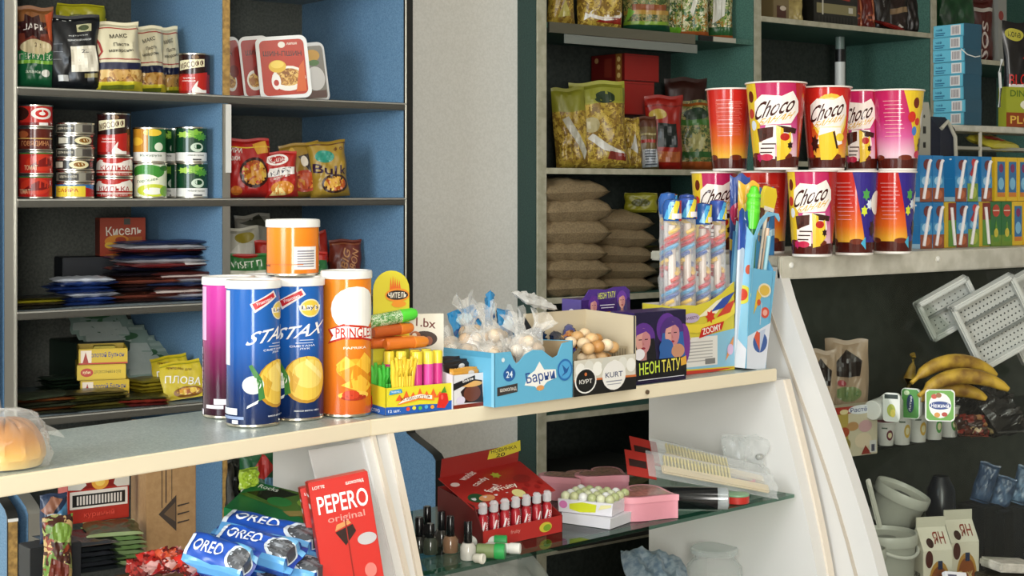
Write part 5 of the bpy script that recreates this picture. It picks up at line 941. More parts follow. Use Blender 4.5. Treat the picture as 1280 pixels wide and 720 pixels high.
T(bagfit('dry_food_bag', 830, 884, 98, YR+.24, zm1, .07, [(2, '#35160f')], [], 87, f=.6), 'dark maroon bag behind the herb green bag', 'bag')
for i, (x0, x1, yt, yb, l) in enumerate(((736, 815, 102, 0, 'lower red carton at the back behind the pasta bags'), (740, 821, 68, 0, 'upper red carton stacked at the back, second green shelf'))):
    Y = YR+.20; p, w, h, rz = fit(x0, x1, 68, Y, zm1, 0); h = .105 if i == 0 else .085; W_ = .155; D_ = .15
    g = G().box(0, 0, 0, W_, D_, h, '#a31d16', .45, .001)
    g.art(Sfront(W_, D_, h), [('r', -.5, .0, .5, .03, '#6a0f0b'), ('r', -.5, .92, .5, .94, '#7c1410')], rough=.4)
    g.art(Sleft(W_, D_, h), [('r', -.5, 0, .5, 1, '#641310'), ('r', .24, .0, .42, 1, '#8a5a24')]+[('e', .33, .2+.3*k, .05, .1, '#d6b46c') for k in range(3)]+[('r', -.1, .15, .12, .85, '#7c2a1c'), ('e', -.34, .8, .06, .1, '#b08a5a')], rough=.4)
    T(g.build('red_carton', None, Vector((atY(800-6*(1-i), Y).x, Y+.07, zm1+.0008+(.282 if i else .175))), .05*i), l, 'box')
T(G().box(0, 0, 0, .14, .13, .1745, '#2c0f0c', .5, .001).build('red_carton', None, Vector((atY(796, YR+.2).x, YR+.27, zm1+.0004)), 0), 'dark carton beneath the two red ones', 'box')
# lower, first bay: pillows of grain
GR = ('n', '#7c6a50', '#988464', 200)
grain = None
def grainbag(px, Y, z, w, h, t, l, sd, ry=0, gr='grain packs stacked on the lower green shelf'):
    S = pil(w, h, t*1.25, sd, 'flat', .05, .03); g = G(); pillow(g, S, [(2, GR)], .3); 
    for i, v in enumerate(g.v): g.v[i] = (v[0], v[1], v[2]-h/2)
    o = g.build('grain_bag', None, (0, 0, 0)); q = atY(px, Y); q.z = z+t*.5; q.y = Y+h/2*.75
    T(place(o, q, (Matrix.Rotation(.05*math.sin(sd), 3, 'Z') @ Matrix.Rotation(ry, 3, 'Y') @ Matrix.Rotation(-PI/2+.04, 3, 'X')).to_euler()), l, 'bag', gr)
z = zl1; tl = [.052, .058, .052, .068, .066, .056]
for i, t in enumerate(tl): grainbag(717+3*math.sin(i*2), YR+.02, z, .25, .22, t*1.12, 'brown grain pack in the taller left stack, %s' % ORD[5-i], 90+i, .03*math.sin(i)); z += t*.93
z = zl1
for i, t in enumerate((.045, .05, .052, .055, .052)): grainbag(778+4*math.sin(i*3), YR+.06, z, .24, .22, t*1.1, 'brown grain pack in the lower right stack, %s' % ORD[4-i], 100+i, .04); z += t*.93
o = bag('yellow_packet', .10, .06, .03, [(2, '#8f8a20')], (('e', 0, .5, .3, .2, '#5c5a24'), ('t', 'дрожжи', 0, .5, .4, .2, '#3a3a1c')), 106, 'flow'); q = atY(801, YR+.10); q.z = z+.004; T(place(o, q, yaw(q)), 'small yellow packet on top of the right grain stack', 'packet')
for i, (px, yt) in enumerate(((822, 352), (818, 330), (826, 312))):
    q = atY(px, YR+.08); q.z = zl1+.045*i+.022; o = bag('dark_packet', .11, .12, .04, [(2, '#3f3a2a')], (('e', 0, .5, .3, .2, '#6a6a2c'),), 110+i, 'flow')
    for v in o.data.vertices: v.co.z -= .06
    q.y += .05; T(place(o, q, (-PI/2, 0, .3*i)), 'dim olive packet right of the grain stacks, %s' % ORD[2-i], 'packet')
# very low shelf under the counter line
q = atY(730, YR+.06); q.z = R_[5]+.0006
g = G().box(0, 0, 0, .36, .2, .22, '#1b1d18', .5, .002); g.art(Sfront(.36, .2, .22), [('r', -.5, .55, .5, .8, '#4a4a1c'), ('t', 'СЕМЕНА', 0, .68, .7, .13, '#8f8a5c')])
T(g.build('dark_carton', None, q, 0), 'dark carton with a dim yellow band, low on the green shelving', 'box')
# top, second bay
zt2 = ZR[1][1]
def rbox(name, px0, px1, Y, zs, h, D, key, art_, l, f=0, cat='box', left=(), rough=.4):
    p, w, _, rz = fit(px0, px1, 0, Y, zs, f); g = G().box(0, 0, 0, w, D, h, key, rough, .0015)
    g.art(Sfront(w, D, h), list(art_), rough=rough)
    if left: g.art(Sleft(w, D, h), list(left), rough=rough)
    return T(g.build(name, None, p+Vector((0, 0, .0006)), rz), l, cat)
rbox('tan_box', 953, 972, YR+.09, zt2, .16, .1, '#7c6a48', [('r', -.3, .05, .3, .3, '#4a2418'), ('e', .1, .25, .2, .05, '#cfc0ac')], 'narrow tan carton at the left end of the upper shelf')
T(bagfit('dry_food_bag', 975, 1003, 0, YR+.09, zt2, .05, [(2, ('n', '#a8945a', '#b9a66a', 60))], [('e', -.1, .06, .15, .03, '#e0d2a0')], 121, f=.6), 'pale yellow bag between the tan carton and the dark tray', 'bag')
rbox('dark_tray_pack', 1004, 1058, YR+.10, zt2, .12, .1, '#17150f', [('r', -.44, .34, .46, .62, '#8a8058'), ('r', .28, .4, .38, .56, '#cfcabc'), ('p', [(-.1, .8), (.3, .74), (.34, .84), (0, .92)], '#a32a1c'), ('r', -.32, .3, -.29, 1, '#cfcab8')]+[('r', -.4+.07*i, .04, -.37+.07*i, .26, '#2c2a22') for i in range(12)], 'dark tray pack with a beige band on the upper shelf')
for i, (a_, b_) in enumerate(((1059, 1076), (1074, 1092))):
    T(bagfit('brown_packet', a_, b_, -8, YR+.08+.02*i, zt2, .045, [(2, '#6a2018')], [('e', 0, .35, .3, .09, '#a3502c'), ('e', 0, .35, .18, .05, '#4a1a14'), ('r', .2, .05, .34, .95, '#a8603c')], 123+i, f=.3), ('red-brown packet with round mark, left of two alike', 'red-brown packet with round mark, right of two alike')[i], 'packet')
for i, (a_, b_, k, l) in enumerate(((1090, 1112, '#1c1512', 'black upright packet right of the red-brown pair'), (1104, 1134, '#2a1a16', 'dark brown coffee pouch with cream patch'), (1128, 1150, '#1f1614', 'dark pouch between the cream patch one and the end'), (1144, 1166, '#241c1a', 'dark pouch with grey oval at the upper shelf\'s end'))):
    ar = [('p', [(-.4, .42), (.4, .52), (.4, .64), (-.4, .56)], '#8f7454'), ('p', [(-.1, .1), (.2, .14), (.0, .22)], '#d0c8be')] if i == 1 else [('e', .1, .3, .34, .2, '#6a6660')] if i == 3 else [('t', 'кофе', 0, .85, .5, .08, '#8a8680', 90)] if i == 0 else []
    T(bagfit('coffee_pouch', a_, b_, -10, YR+.08+.012*(i % 2), zt2, .05, [(2, k)], ar, 126+i, f=.4), l, 'pouch')
o = bag('red_packet', .10, .07, .016, [(2, '#7c1a14')], (), 131, 'flow'); q = atY(1118, YR+.012); q.z = zt2+.012; T(place(o, q, (-PI/2+.25, .25, -.3)), 'red packet sticking out over the shelf edge below the coffee pouches', 'packet')
# second bay, white tube under the shelf
q = atY(1050, YR+.16); q.z = ZR[1][2]+.0006; Ht = ZR[1][1]-.0165-q.z
o = G().lathe([(.018, 0), (.018, Ht*.80)], '#d9dbd6', .35, 20).lathe([(.016, Ht*.90), (.016, Ht-.001)], '#6f8078', .35, 20).build('white_tube', None, q); T(o, 'upright white tube with a black collar under the shelf, behind the cups', 'tube')
G().lathe([(.0175, Ht*.80), (.0175, Ht*.90)], '#0d0d0d', .4, 20).build('collar', o)
for i, (px, w_) in enumerate(((955, .09), (975, .1), (1024, .08))):
    q = atY(px, YR+.22); q.z = ZR[1][2]+.0012; T(place(bag('dim_packet', w_, .2+.03*i, .05, [(2, ('#33352c', '#2b2c28', '#3c3a30')[i])], (), 133+i), q, yaw(q)), ('dim packet at the left of the shelf behind the cups', 'dim packet second from the left behind the cups', 'dim packet beside the white tube')[i], 'packet')
# third bay
zt3 = ZR[2][1]
T(bagfit('green_bag', 1169, 1217, -20, YR+.10, zt3, .08, [(2, ('n', '#12331d', '#1c4a28', 30))], [('p', [(-.4, .1), (-.2, .3), (-.3, .05)], '#7a4a1c'), ('e', -.2, .9, .2, .05, '#8a9a8a')], 141, f=.5), 'dark green bag on the shelf behind the teal cartons', 'bag')
T(bagfit('red_pack', 1213, 1240, 0, YR+.09, zt3, .06, [(2, '#4a1812')], [('t', 'SOS', 0, .35, .6, .3, '#b9a89c', 80), ('r', -.5, .8, .5, .86, '#b5aca0')], 142, f=.5), 'dark red pack with upright lettering above the teal cartons', 'packet')
rbox('pale_carton', 1237, 1247, YR+.09, zt3, .3, .08, '#8f8f88', [('e', -.2, .6, .3, .06, '#8a2418')], 'pale grey carton edge beside the dark red pack')
# ================================================================ ON THE TALL SHOWCASE
LOG = [('p', [(-.44, .60), (-.42, .78), (-.25, .86), (.1, .84), (.3, .90), (.44, .78), (.46, .66), (.3, .52), (-.3, .50)], '#efe4dc'), ('p', [(-.2, .5), (.3, .5), (.38, .3), (.1, .26), (-.3, .3)], '#efe6e0'), ('t', 'Choco', -.02, .71, .78, .19, '#3f1612', 8, .25), ('t', 'БАНАН', -.0, .575, .66, .07, '#d9a80c', 8, .2)]
CHOC = [('e', -.28, .39, .1, .05, '#3a1c16'), ('p', [(-.40, .46), (-.05, .48), (-.06, .36), (-.36, .30)], '#4a2018'), ('r', -.38, .10, -.02, .30, '#efe2da'), ('p', [(.02, .5), (.44, .46), (.42, .40), (.05, .42)], '#3a1c16'), ('x', -.38, .12, (.1, .06), 6, '#b5265c'), ('r', -.3, .27, .0, .285, '#3a1c16'), ('r', -.34, .22, -.04, .235, '#3a1c16'), ('r', -.36, .17, -.08, .185, '#3a1c16'), ('p', [(.0, .5), (.14, .46), (.2, .1), (.02, .08)], '#e0b82c'), ('p', [(.14, .36), (.3, .42), (.34, .2), (.2, .12)], '#e6c43a'), ('e', .18, .36, .1, .045, '#b5261c'), ('x', .3, .26, (.07, .05), 6, '#2a1614'), ('e', -.2, .12, .14, .04, '#c22a4a')]
FOOT = [('r', -1.6, 0, 1.6, .13, '#4a1710'), ('e', -.5, .14, .16, .035, '#6a2a18'), ('e', .2, .14, .18, .035, '#6a2a18')]
LINES = [('r', -.3+.02*(i % 3), .86-.05*i, .05+.03*(i % 4), .868-.05*i, '#e0a0a0') for i in range(10)]
WED = lambda x, c: [('p', [(x, 1), (x+1.1, 1), (x+1.1, .13), (x+.42, .13)], c)]
STY = {
 'red': ('g', '#cf3a22', FOOT+LINES), 'pink': ('g', '#c02a6c', FOOT+LINES), 'org': ('g', '#cc3420', FOOT+LINES)}
GRO = lambda H: ('g', ((0, '#e09a2c'), (H*.16, '#e6b03a'), (H*.34, '#dc6a24'), (H*.6, '#c92e1e'), (H, '#bf241e')))
GRP = lambda H: ('g', ((0, '#e6c8cc'), (H*.2, '#e3b9c6'), (H*.42, '#cf5a94'), (H*.62, '#bd2a68'), (H, '#b82455')))
def cup(px, Z, z, rt, H, style, l, d=0, rb=.72):
    q = atZ(px, 240, Z); q.z = z+.0006; R = rt; rf = lambda v: R*(rb+(1-rb)*v)
    base = GRP(H) if style[0] in 'PC' else GRO(H)
    if style == 'Y': base = GRO(H)
    g = G(); g.lathe([(R*rb*.98, 0), (R*rb, .0008), (R*rb+.0006, .005)], '#efe9e2', .4); g.lathe([(R*(rb+(1-rb)*v), .005+(H-.008)*v) for v in (0, .25, .5, .75, 1)], base, .13, caps=False)
    ar = list(FOOT)
    wedge = lambda u0, u1, c: ('p', [(u0, 1), (u1, 1), (u1-.3*(u1 > u0), .13), (u0+.35, .13)], c)
    if style == 'C': ar = [('p', [(-.9, 1), (-.38, 1), (-.30, .13), (-.9, .13)], '#e0bc2e'), ('e', -.52, .84, .08, .07, '#6a2a18'), ('e', -.55, .64, .09, .06, '#c2392a'), ('e', -.5, .5, .08, .06, '#dfe4ec'), ('p', [(.35, 1), (.9, 1), (.9, .13), (.55, .13)], '#b02222')]+ar+LOG+CHOC
    elif style == 'Y': ar = [('e', .05, .62, .44, .3, '#e6b83c'), ('e', .05, .62, .38, .25, '#eedc9a')]+ar+[('p', [(-.9, .9), (-.45, .8), (-.4, .13), (-.9, .13)], '#b5261c')]+LOG+[('p', [(-.25, .4), (.15, .46), (.28, .2), (.1, .1), (-.2, .1)], '#e6c02c'), ('e', .3, .38, .12, .05, '#e9c83a'), ('p', [(.1, .44), (.14, .46), (.26, .24), (.2, .24)], '#3a1c16'), ('x', -.35, .3, (.12, .12), 7, '#3a1612')]
    elif style == 'B': ar = [('p', [(.1, 1), (.9, 1), (.9, .13), (.42, .13)], '#33267c'), ('x', .42, .72, (.1, .08), 6, '#4f9a4a'), ('x', .38, .52, (.09, .07), 6, '#cfd83a'), ('x', .52, .6, (.1, .07), 7, '#dfe6f0')]+ar+LINES+[('e', .75, .62, .2, .15, '#efe4dc'), ('x', .62, .3, (.12, .12), 7, '#3a1612'), ('p', [(.3, .12), (.42, .2), (.44, .04)], '#4aa8c8')]
    elif style == 'P': ar = [('p', [(.12, 1), (.9, 1), (.9, .13), (.52, .13)], '#e0bc2e'), ('e', .42, .84, .08, .07, '#6a2a18'), ('e', .32, .66, .1, .07, '#c93226'), ('e', .48, .60, .08, .05, '#c93226'), ('e', .4, .48, .07, .06, '#4a7ac0'), ('e', .8, .64, .2, .15, '#efe4dc')]+ar+LINES+[('x', .66, .3, (.12, .12), 7, '#3a1612'), ('e', .56, .18, .12, .05, '#c22a4a')]
    else: ar = ar+LINES+[('r', -.3, .42+.022*i, .3-.03*(i%3), .428+.022*i, '#d96a58') for i in range(20)]
    g.art(lambda u, v, o: ((rf(v)+o)*math.sin(2*u), -(rf(v)+o)*math.cos(2*u), .005+(H-.008)*v), ar, CYC, [.25, .5, .75], .13, base=.0004, eps=.00006)
    o = g.build('paper_cup', None, q, yaw(q, d)); T(o, l, 'cup', 'chocolate treat paper cups stacked in two tiers')
    G().lathe([(R, H-.0035), (R+.0026, H-.003), (R+.003, H-.001), (R+.002, H), (R-.001, H), (.001, H-.004)], '#efe6dc', .3).build('rim', o); return o
HL = .1705
cup(1015, 3.02, ZS, .0485, HL, 'C', 'paper cup with white Choco badge in the lower tier', 0, .8)
cup(1068, 3.09, ZS, .047, HL, 'B', 'orange-red lower cup with a thin blue wedge at its right', -16, .8)
cup(1116, 3.16, ZS, .047, HL, 'B', 'orange-red lower cup with a wide blue wedge, nearest the juice cartons', 2, .8)
cup(957, 3.17, ZS, .0485, HL, 'O', 'lower tier cup hidden behind the lollipops and spade sweet', 0, .8)
cup(893, 3.25, ZS, .0485, HL, 'C', 'lower tier cup at the far left, its top peeping over the toy candy', 10, .8)
zu_ = ZS+HL+.001
cup(970, 3.08, zu_, .0600, .177, 'C', 'large pink upper cup with white Choco badge, the tallest of all', 0)
cup(1033, 3.13, zu_, .0500, .172, 'Y', 'upper cup with a glowing yellow halo behind its badge', 6)
cup(1077, 3.23, zu_, .0440, .171, 'C', 'upper cup squeezed between its neighbours, dark picture showing', -8)
cup(1122, 3.20, zu_, .0540, .170, 'P', 'pink upper cup with a yellow wedge at its right', 0)
cup(912, 3.22, zu_, .0490, .174, 'R', 'plain red-orange upper cup with pale text block, leftmost of the upper tier', -2)
# juice cartons with straws
def juice(px_or_x, tier, kind, l, Yf=2.135, yoff=0):
    W_, D_, H_ = .042, .06, .1045; x = px_or_x; Y = Yf+D_/2+yoff
    bc, cols = {'A': ('#2478b4', [('r', -.5, 0, .5, .3, '#8a4a30'), ('e', .05, .16, .3, .1, '#b5623c'), ('r', -.5, .3, .5, .55, '#3f8ec0'), ('e', .0, .45, .35, .1, '#9cc4dc'), ('e', .1, .8, .32, .12, '#6a2c2c')]),
     'B': ('#2a7ab0', [('r', -.5, 0, .5, .4, '#7a9a3c'), ('e', .05, .2, .32, .14, '#a8b84c'), ('e', 0, .5, .35, .1, '#7cb0cc'), ('p', [(-.3, .6), (.3, .95), (.4, .8), (-.1, .55)], '#a3262c'), ('e', .1, .86, .22, .09, '#b5363a')]),
     'G': ('#2c6a3a', [('r', -.5, 0, .5, .25, '#6a8a2c'), ('e', 0, .8, .34, .14, '#b5402c'), ('r', -.3, .79, .3, .81, '#e6dcc8'), ('p', [(-.3, .1), (0, .6), (.3, .1)], '#5a8a2c'), ('e', 0, .3, .2, .1, '#c9b83c')]),
     'Y': ('#d9b42a', [('r', -.3, .1, .4, .9, '#2f6a9c'), ('e', .05, .4, .26, .14, '#7ab4d2'), ('e', .05, .75, .2, .1, '#7c2a5c'), ('r', -.3, .1, .4, .2, '#c97a2a')]),
     'K': ('#c9aa2c', [('r', -.2, .02, .5, .6, '#5a8a34'), ('r', -.2, .6, .5, .98, '#7a2c20')])}[kind]
    g = G().box(0, 0, 0, W_, D_, H_, bc, .3, .001); g.art(Sfront(W_, D_, H_), cols, rough=.25)
    g.art(Sleft(W_, D_, H_), [('r', -.5, 0, .5, .1, '#9cc0d6'), ('e', .3, .93, .06, .02, '#cfe0ec'), ('r', -.4, .5, .4, .505, '#4f9acc')] if kind in 'AB' else [('r', -.4, .2, .3, .6, '#e0cf6a')], rough=.3)
    o = g.build('juice_carton', None, (x, Y, ZS+.0006+tier*(H_+.001)), rnd.uniform(-.03, .03)); T(o, l, 'juice carton', 'small juice cartons stacked in two tiers')
    if kind in 'ABK': G().tube([(-.012, -D_/2-.0035, .006), (.008, -D_/2-.0035, .088), (.013, -D_/2-.0035, .094)] if kind != 'K' else [(.012, -D_/2-.0035, .006), (.0, -D_/2-.0035, .092)], .0038, '#e9e4e4', .4, 8).build('straw', o)
x0 = atY(1150, 2.135).x+.022
for i, k in enumerate('AAKABKGGYYA'):
    juice(x0+.0435*i+(.0 if i < 2 else .002), 0, k, 'juice carton in the lower tier, %s from the cups' % ['first', 'second', 'third', 'fourth', 'fifth', 'sixth', 'seventh', 'eighth', 'ninth', 'tenth', 'eleventh'][i])
for i, (k, dx, yo) in enumerate((('A', 0, 0), ('A', .0435, 0), ('A', .128, 0), ('B', .1715, 0), ('A', .226, 0), ('Y', .296, .01), ('Y', .342, .01), ('Y', .388, .01))):
    juice(x0+dx, 1, k, 'juice carton in the upper tier, %s from the cups' % ['first', 'second', 'third', 'fourth', 'fifth', 'sixth', 'seventh', 'eighth'][i], yoff=yo)
# rack behind with cartons
YK = 2.36
xk0 = atY(1186, YK).x; zk = EYE+.170
r = empty('counter_rack', (xk0, YK, ZS), 0); T(r, 'cream shelf rack on the showcase holding teal cartons and a black pack', 'rack')
g = G().box(.28, .04, zk-ZS-.016, .56, .11, .016, ('n', '#b9b6a8', '#cdcabd', 40), .4, bev=.002).build('rack_shelf', r)
G().box(.28, .04, zk-ZS-.062, .56, .10, .008, '#9c9a8c', .4).build('rack_shelf', r)
for x in (.004, .12, .55): G().box(x, -.008, .0006, .006, .006, zk-ZS-.017, '#c9c6b8', .4).box(x, .088, .0006, .006, .006, zk-ZS-.017, '#c9c6b8', .4).build('post', r)
TW, TD, TH = .072, .095, .0322
tp = None
for i in range(8):
    if tp is None:
        g = G().box(0, 0, 0, TW, TD, TH-.0006, '#4f98ae', .4, .0012)
        g.art(Sleft(TW, TD, TH), [('r', -.48, .06, .48, .94, '#5aa6bc'), ('r', .08, .1, .4, .9, '#c9c6c4')]+[('r', .12+.035*k, .2, .135+.035*k, .8, '#5a4a50') for k in range(7)]+[('t', 'чай', -.3, .62, .2, .2, '#1f5a7c'), ('r', -.42, .3, -.1, .38, '#1f5a7c'), ('r', -.42, .15, -.14, .22, '#1f5a7c')], rough=.35)
        g.art(Sfront(TW, TD, TH), [('r', -.5, 0, .5, 1, '#184a60')], rough=.4); tp = g.build('teal_carton'); o = tp  # front coloured darker: shade of the face turned from the light
    else: o = copy_tree(tp)
    T(place(o, (xk0+.075+.0015*math.sin(i*2), YK+.03, zk+.0004+TH*i), .04*math.sin(i*1.7)), 'flat teal carton with barcode in the tall stack, %s' % ORD[7-i], 'box', 'stack of teal cartons')
g = G().tube([(xk0-.03, YK-.05, zk+.19), (xk0-.01, YK-.055, zk+.178), (xk0+.02, YK-.06, zk+.172), (xk0+.05, YK-.055, zk+.176)], .0016, '#dcdcd6', .4, 6)
o = G().tube([(0, 0, 0), (.018, -.006, -.014), (.045, -.010, -.019), (.07, -.006, -.015)], .0014, '#dcdcd6', .4, 6).build('white_thread', None, (xk0+.012, YK-.028, zk+.19)); T(o, 'thin curved white thread in front of the teal cartons', 'thread')
p, w, h, rz = fit(1246, 1300, 27, YK+.03, zk, .5)
BLK = [('e', -.26, .88, .2, .06, '#a8a03a'), ('t', 'кола', -.26, .88, .26, .05, '#2c2c1c'), ('x', .22, .66, (.34, .17), 11, '#b32a20'), ('e', .22, .66, .2, .11, '#e6e2e0'), ('t', 'BLOOD', -.02, .46, .8, .11, '#b51f1c', 2), ('p', [(-.42, .38), (.5, .38), (.5, .42), (-.42, .41)], '#e0d8d4'), ('t', 'SOUR', .12, .34, .3, .05, '#c94a3c'), ('e', .0, .15, .24, .08, '#a8a03a'), ('e', .0, .15, .15, .05, '#1c1a10'), ('e', .3, .06, .05, .03, '#a3261c'), ('e', -.3, .26, .03, .02, '#a3261c')]
o = bag('black_sweet_bag', w, h, .03, [(2, '#0f0d0f')], BLK, 151, 'bag', .25); T(place(o, p+Vector((.03, .0, .0012)), rz), 'black sweet bag with red jagged lettering and yellow ovals', 'sweet bag')
T(G().tube([(0, 0, 0), (.006, 0, .05), (.002, 0, .09), (.012, 0, .125)], .004, '#cfcfca', .3, 6).build('pale_strip', None, (atY(1249, YK-.01).x, YK-.01, zk+.05-.0)), 'pale shiny strip down the left edge of the black sweet bag', 'strip')
rbox('spaghetti_soup_box', 1254, 1300, YK-.005, zk, .105, .03, '#9aa02c', [('r', -.5, 0, .5, .36, '#8a3a14'), ('t', 'PLOV', 0, .18, .8, .2, '#d9b44a'), ('t', 'DINNER', 0, .84, .8, .16, '#4f6a1c'), ('e', .2, .56, .35, .16, '#e0dcc8'), ('e', .2, .54, .25, .1, '#c9a84a')], 'small olive and brown carton standing before the black sweet bag', f=.2)
o = bag('yellow_bag', .15, .09, .025, [(2, '#b9ae3a')], (('e', 0, .5, .28, .22, '#a3362a'), ('r', .05, .4, .3, .6, '#d6cfc4')), 152, 'flow'); q = atY(1262, YK-.02); 
for v in o.data.vertices: v.co.z -= .045
T(place(o, Vector((q.x, YK+.03, zk-.062+.009+.013-.001)), (-PI/2+.35, 0, .1)), 'yellow bag with red oval lying on the lower board of the rack', 'bag')
# grey slotted holder and dark thing left of the rack
q = Vector((atY(1152, 2.30).x, 2.30, ZS+.0006)); Hh = EYE+(240-128)*depth(q)/F-q.z
g = G(); g.xtr([(-.015, 0), (.017, 0), (.017, Hh*.9), (.012, Hh), (-.006, Hh), (-.015, Hh*.94)], -.012, .012, '#8f8d80', .4)
g.art(lambda u, v, o_: (u*.03, -.012-o_, v*Hh), [('r', -.12, .78, .16, .83, '#23221e'), ('r', -.1, .68, .14, .72, '#23221e'), ('e', .0, .9, .08, .012, '#3a3832')])
T(g.build('slotted_holder', None, q, -.4), 'upright grey plastic holder with two dark slots beside the pink cup', 'holder')
q = Vector((atY(1172, 2.33).x, 2.33, ZS+.0006)); Hh = EYE+(240-146)*depth(q)/F-q.z
g = G(); g.prism([(-.03, 0), (.03, 0), (.03, Hh*.97), (.0, Hh), (-.03, Hh*.9)], -.03, .03, '#141a2c', .5); g.tube([(-.03, -.033, Hh*.9), (-.005, -.034, Hh*.96), (.024, -.034, Hh*.84), (.03, -.034, Hh*.55)], .005, '#b5b2a4', .4, 8)
T(g.build('dark_case', None, q, 0), 'dark navy case with a pale curved rim behind the juice cartons', 'case')
def pk(px, py, Z): return atZ(px, py, Z)
# ================================================================ INSIDE THE MIDDLE COUNTER, on the glass shelf
def ong(px, py, z=GZ): q = atH(px, py, z+.0008); return q
# red candy carton with open slanted lid
a, b, w, rz = cbase(603, 687, 703, 665, GZ); D = .11; pc = center(a, b, rz, D); w = w*1.0
hf = .028
g = G(); t = .0018
g.xtr([(-w/2, 0), (w/2, 0), (w/2, hf), (-w/2, hf)], -D/2, -D/2+t, '#b02a26'); g.xtr([(-w/2, 0), (w/2, 0), (w/2, .085), (-w/2, .085)], D/2-t, D/2, '#8a2420')
g.prism([(-D/2, 0), (D/2, 0), (D/2, .085), (-D/2+.02, .066), (-D/2, hf)], -w/2, -w/2+t, '#5c1a18'); g.prism([(-D/2, 0), (D/2, 0), (D/2, .085), (-D/2, hf)], w/2-t, w/2, '#8a2420'); g.box(0, 0, 0, w-.003, D-.003, .002, '#6a2220')
g.art(Sfront(w, D, hf), [('e', .28, .5, .08, .3, '#c9b83c'), ('e', .3, .45, .05, .2, '#7a9a2c'), ('t', 'fruity', -.1, .6, .12, .3, '#d98a80')], rough=.35)
r = g.build('candy_carton', None, pc, rz); T(r, 'open red candy carton with slanted fruit lid on the glass shelf', 'carton')
LW, LDp = w*1.02, .095
g = G().box(0, 0, 0, LW, LDp, .0018, '#a32622', .35); SL = lambda u, v, o: (u*LW, (v-.5)*LDp, .0018+o)
g.art(SL, [('t', 'wonder', -.2, .90, .26, .12, '#efe0da', 35), ('t', 'candy', -.14, .66, .26, .12, '#efe0da', 35), ('t', 'fun!', -.1, .42, .22, .12, '#efe0da', 35), ('t', 'Fruity', .05, .36, .26, .15, '#f0e6d8', 8), ('e', -.36, .26, .09, .13, '#1f4a2c'), ('e', -.26, .2, .09, .09, '#c98a5c'), ('e', .1, .14, .07, .12, '#d9cf8c'), ('x', .08, .74, (.06, .1), 6, '#a8ae3c'), ('e', .3, .5, .1, .12, '#8a1f1c'), ('e', -.42, .72, .05, .06, '#e6d0cc')]+[('e', .2+.08*i, .2+.1*(i % 2), .03, .06, '#8c1c1a') for i in range(4)], rough=.35)
o = g.build('lid', r, (0, .008, .082), (.42, -.03, 0))
g = G().box(0, 0, 0, LW*.95, .0018, .034, '#8f2420', .35)
g.art(lambda u, v, o_: (u*LW*.95, -.0009-o_, v*.034), [('p', [(.08, .5), (.1, .95), (.5, 1.2), (.52, .62), (.3, .5)], '#c9bd36'), ('t', 'НОВИНКА', .29, .88, .34, .2, '#2c2618', 3), ('t', '20', .25, .62, .12, .2, '#1c1814')], rough=.35)
g.build('header', o, (0, LDp/2, .0), (-.25, 0, 0))
bot = None; bl = []
for row, (y, n_) in enumerate(((-.036, 7), (-.012, 7), (.014, 7))):
    for k in range(n_):
        x = -w/2+.018+(w-.036)*k/(n_-1)
        if bot is None:
            g = G(); g.lathe([(.0072, 0), (.0082, .001), (.0082, .030), (.005, .035)], '#a3202a', .2, 16)
            g.art(Scyl(.0082, .034), [('p', [(-.5, .2), (-.2, .7), (-.05, .7), (-.3, .2)], '#e9dfe0'), ('r', .0, .2, .4, .7, '#c9404a'), ('t', 'WO', .15, .45, .4, .4, '#efe6e6', 80)], [i*.2 for i in range(-7, 8)], rough=.25)
            bot = g.build('juice_bottle'); G().lathe([(.0052, .0352), (.0075, .037), (.0078, .050), (.0045, .054)], ('c', '#e6e6ea', .5), .1, 14).build('clear_cap', bot); o = bot
        else: o = copy_tree(bot)
        T(place(o, L3(pc, rz, x, y, .0026+.013+.004*row), rz+.5*math.sin(k*3+row)), ('small red bottle in the front row of the red candy carton', 'small red bottle in the middle row of the red candy carton', 'small red bottle in the back row of the red candy carton')[row], 'candy bottle', ('front', 'middle', 'back')[row]+' row of little red bottles')
G().box(0, 0, .0022, w-.006, D-.006, .0128, '#7c2422').build('insert', r)
# nail polish bottles
def polish(px, py, body, l, h=.058, op=None, rot=.2, z=GZ):
    q = ong(px, py, z); g = G(); g.lathe([(.0115, 0), (.0125, .002), (.0125, .020), (.0085, .026)], body, .1, 20); o = g.build('nail_polish', None, q, rot)
    G().lathe([(.006, .0262), (.0068, .028), (.0064, h-.001), (.0056, h)], '#0e0e10', .2, 16).build('cap', o); T(o, l, 'nail polish')
polish(585, 699, ('n', '#b9b6ae', '#cbc8c0', 40), 'nail polish with cream body, front bottle beside the white marker', .060)
polish(563, 690, '#7c5e48', 'tan nail polish bottle behind the cream one', .058)
polish(552, 682, '#2c2a26', 'dark nail polish bottle second from the left', .056)
polish(538, 692, '#33382f', 'dark green nail polish lying close to the white frame', .048)
polish(534, 675, '#1c1a1c', 'black nail polish bottle at the back next to the white frame', .056); polish(524, 690, '#232420', 'black nail polish bottle half hidden by the white frame', .056)
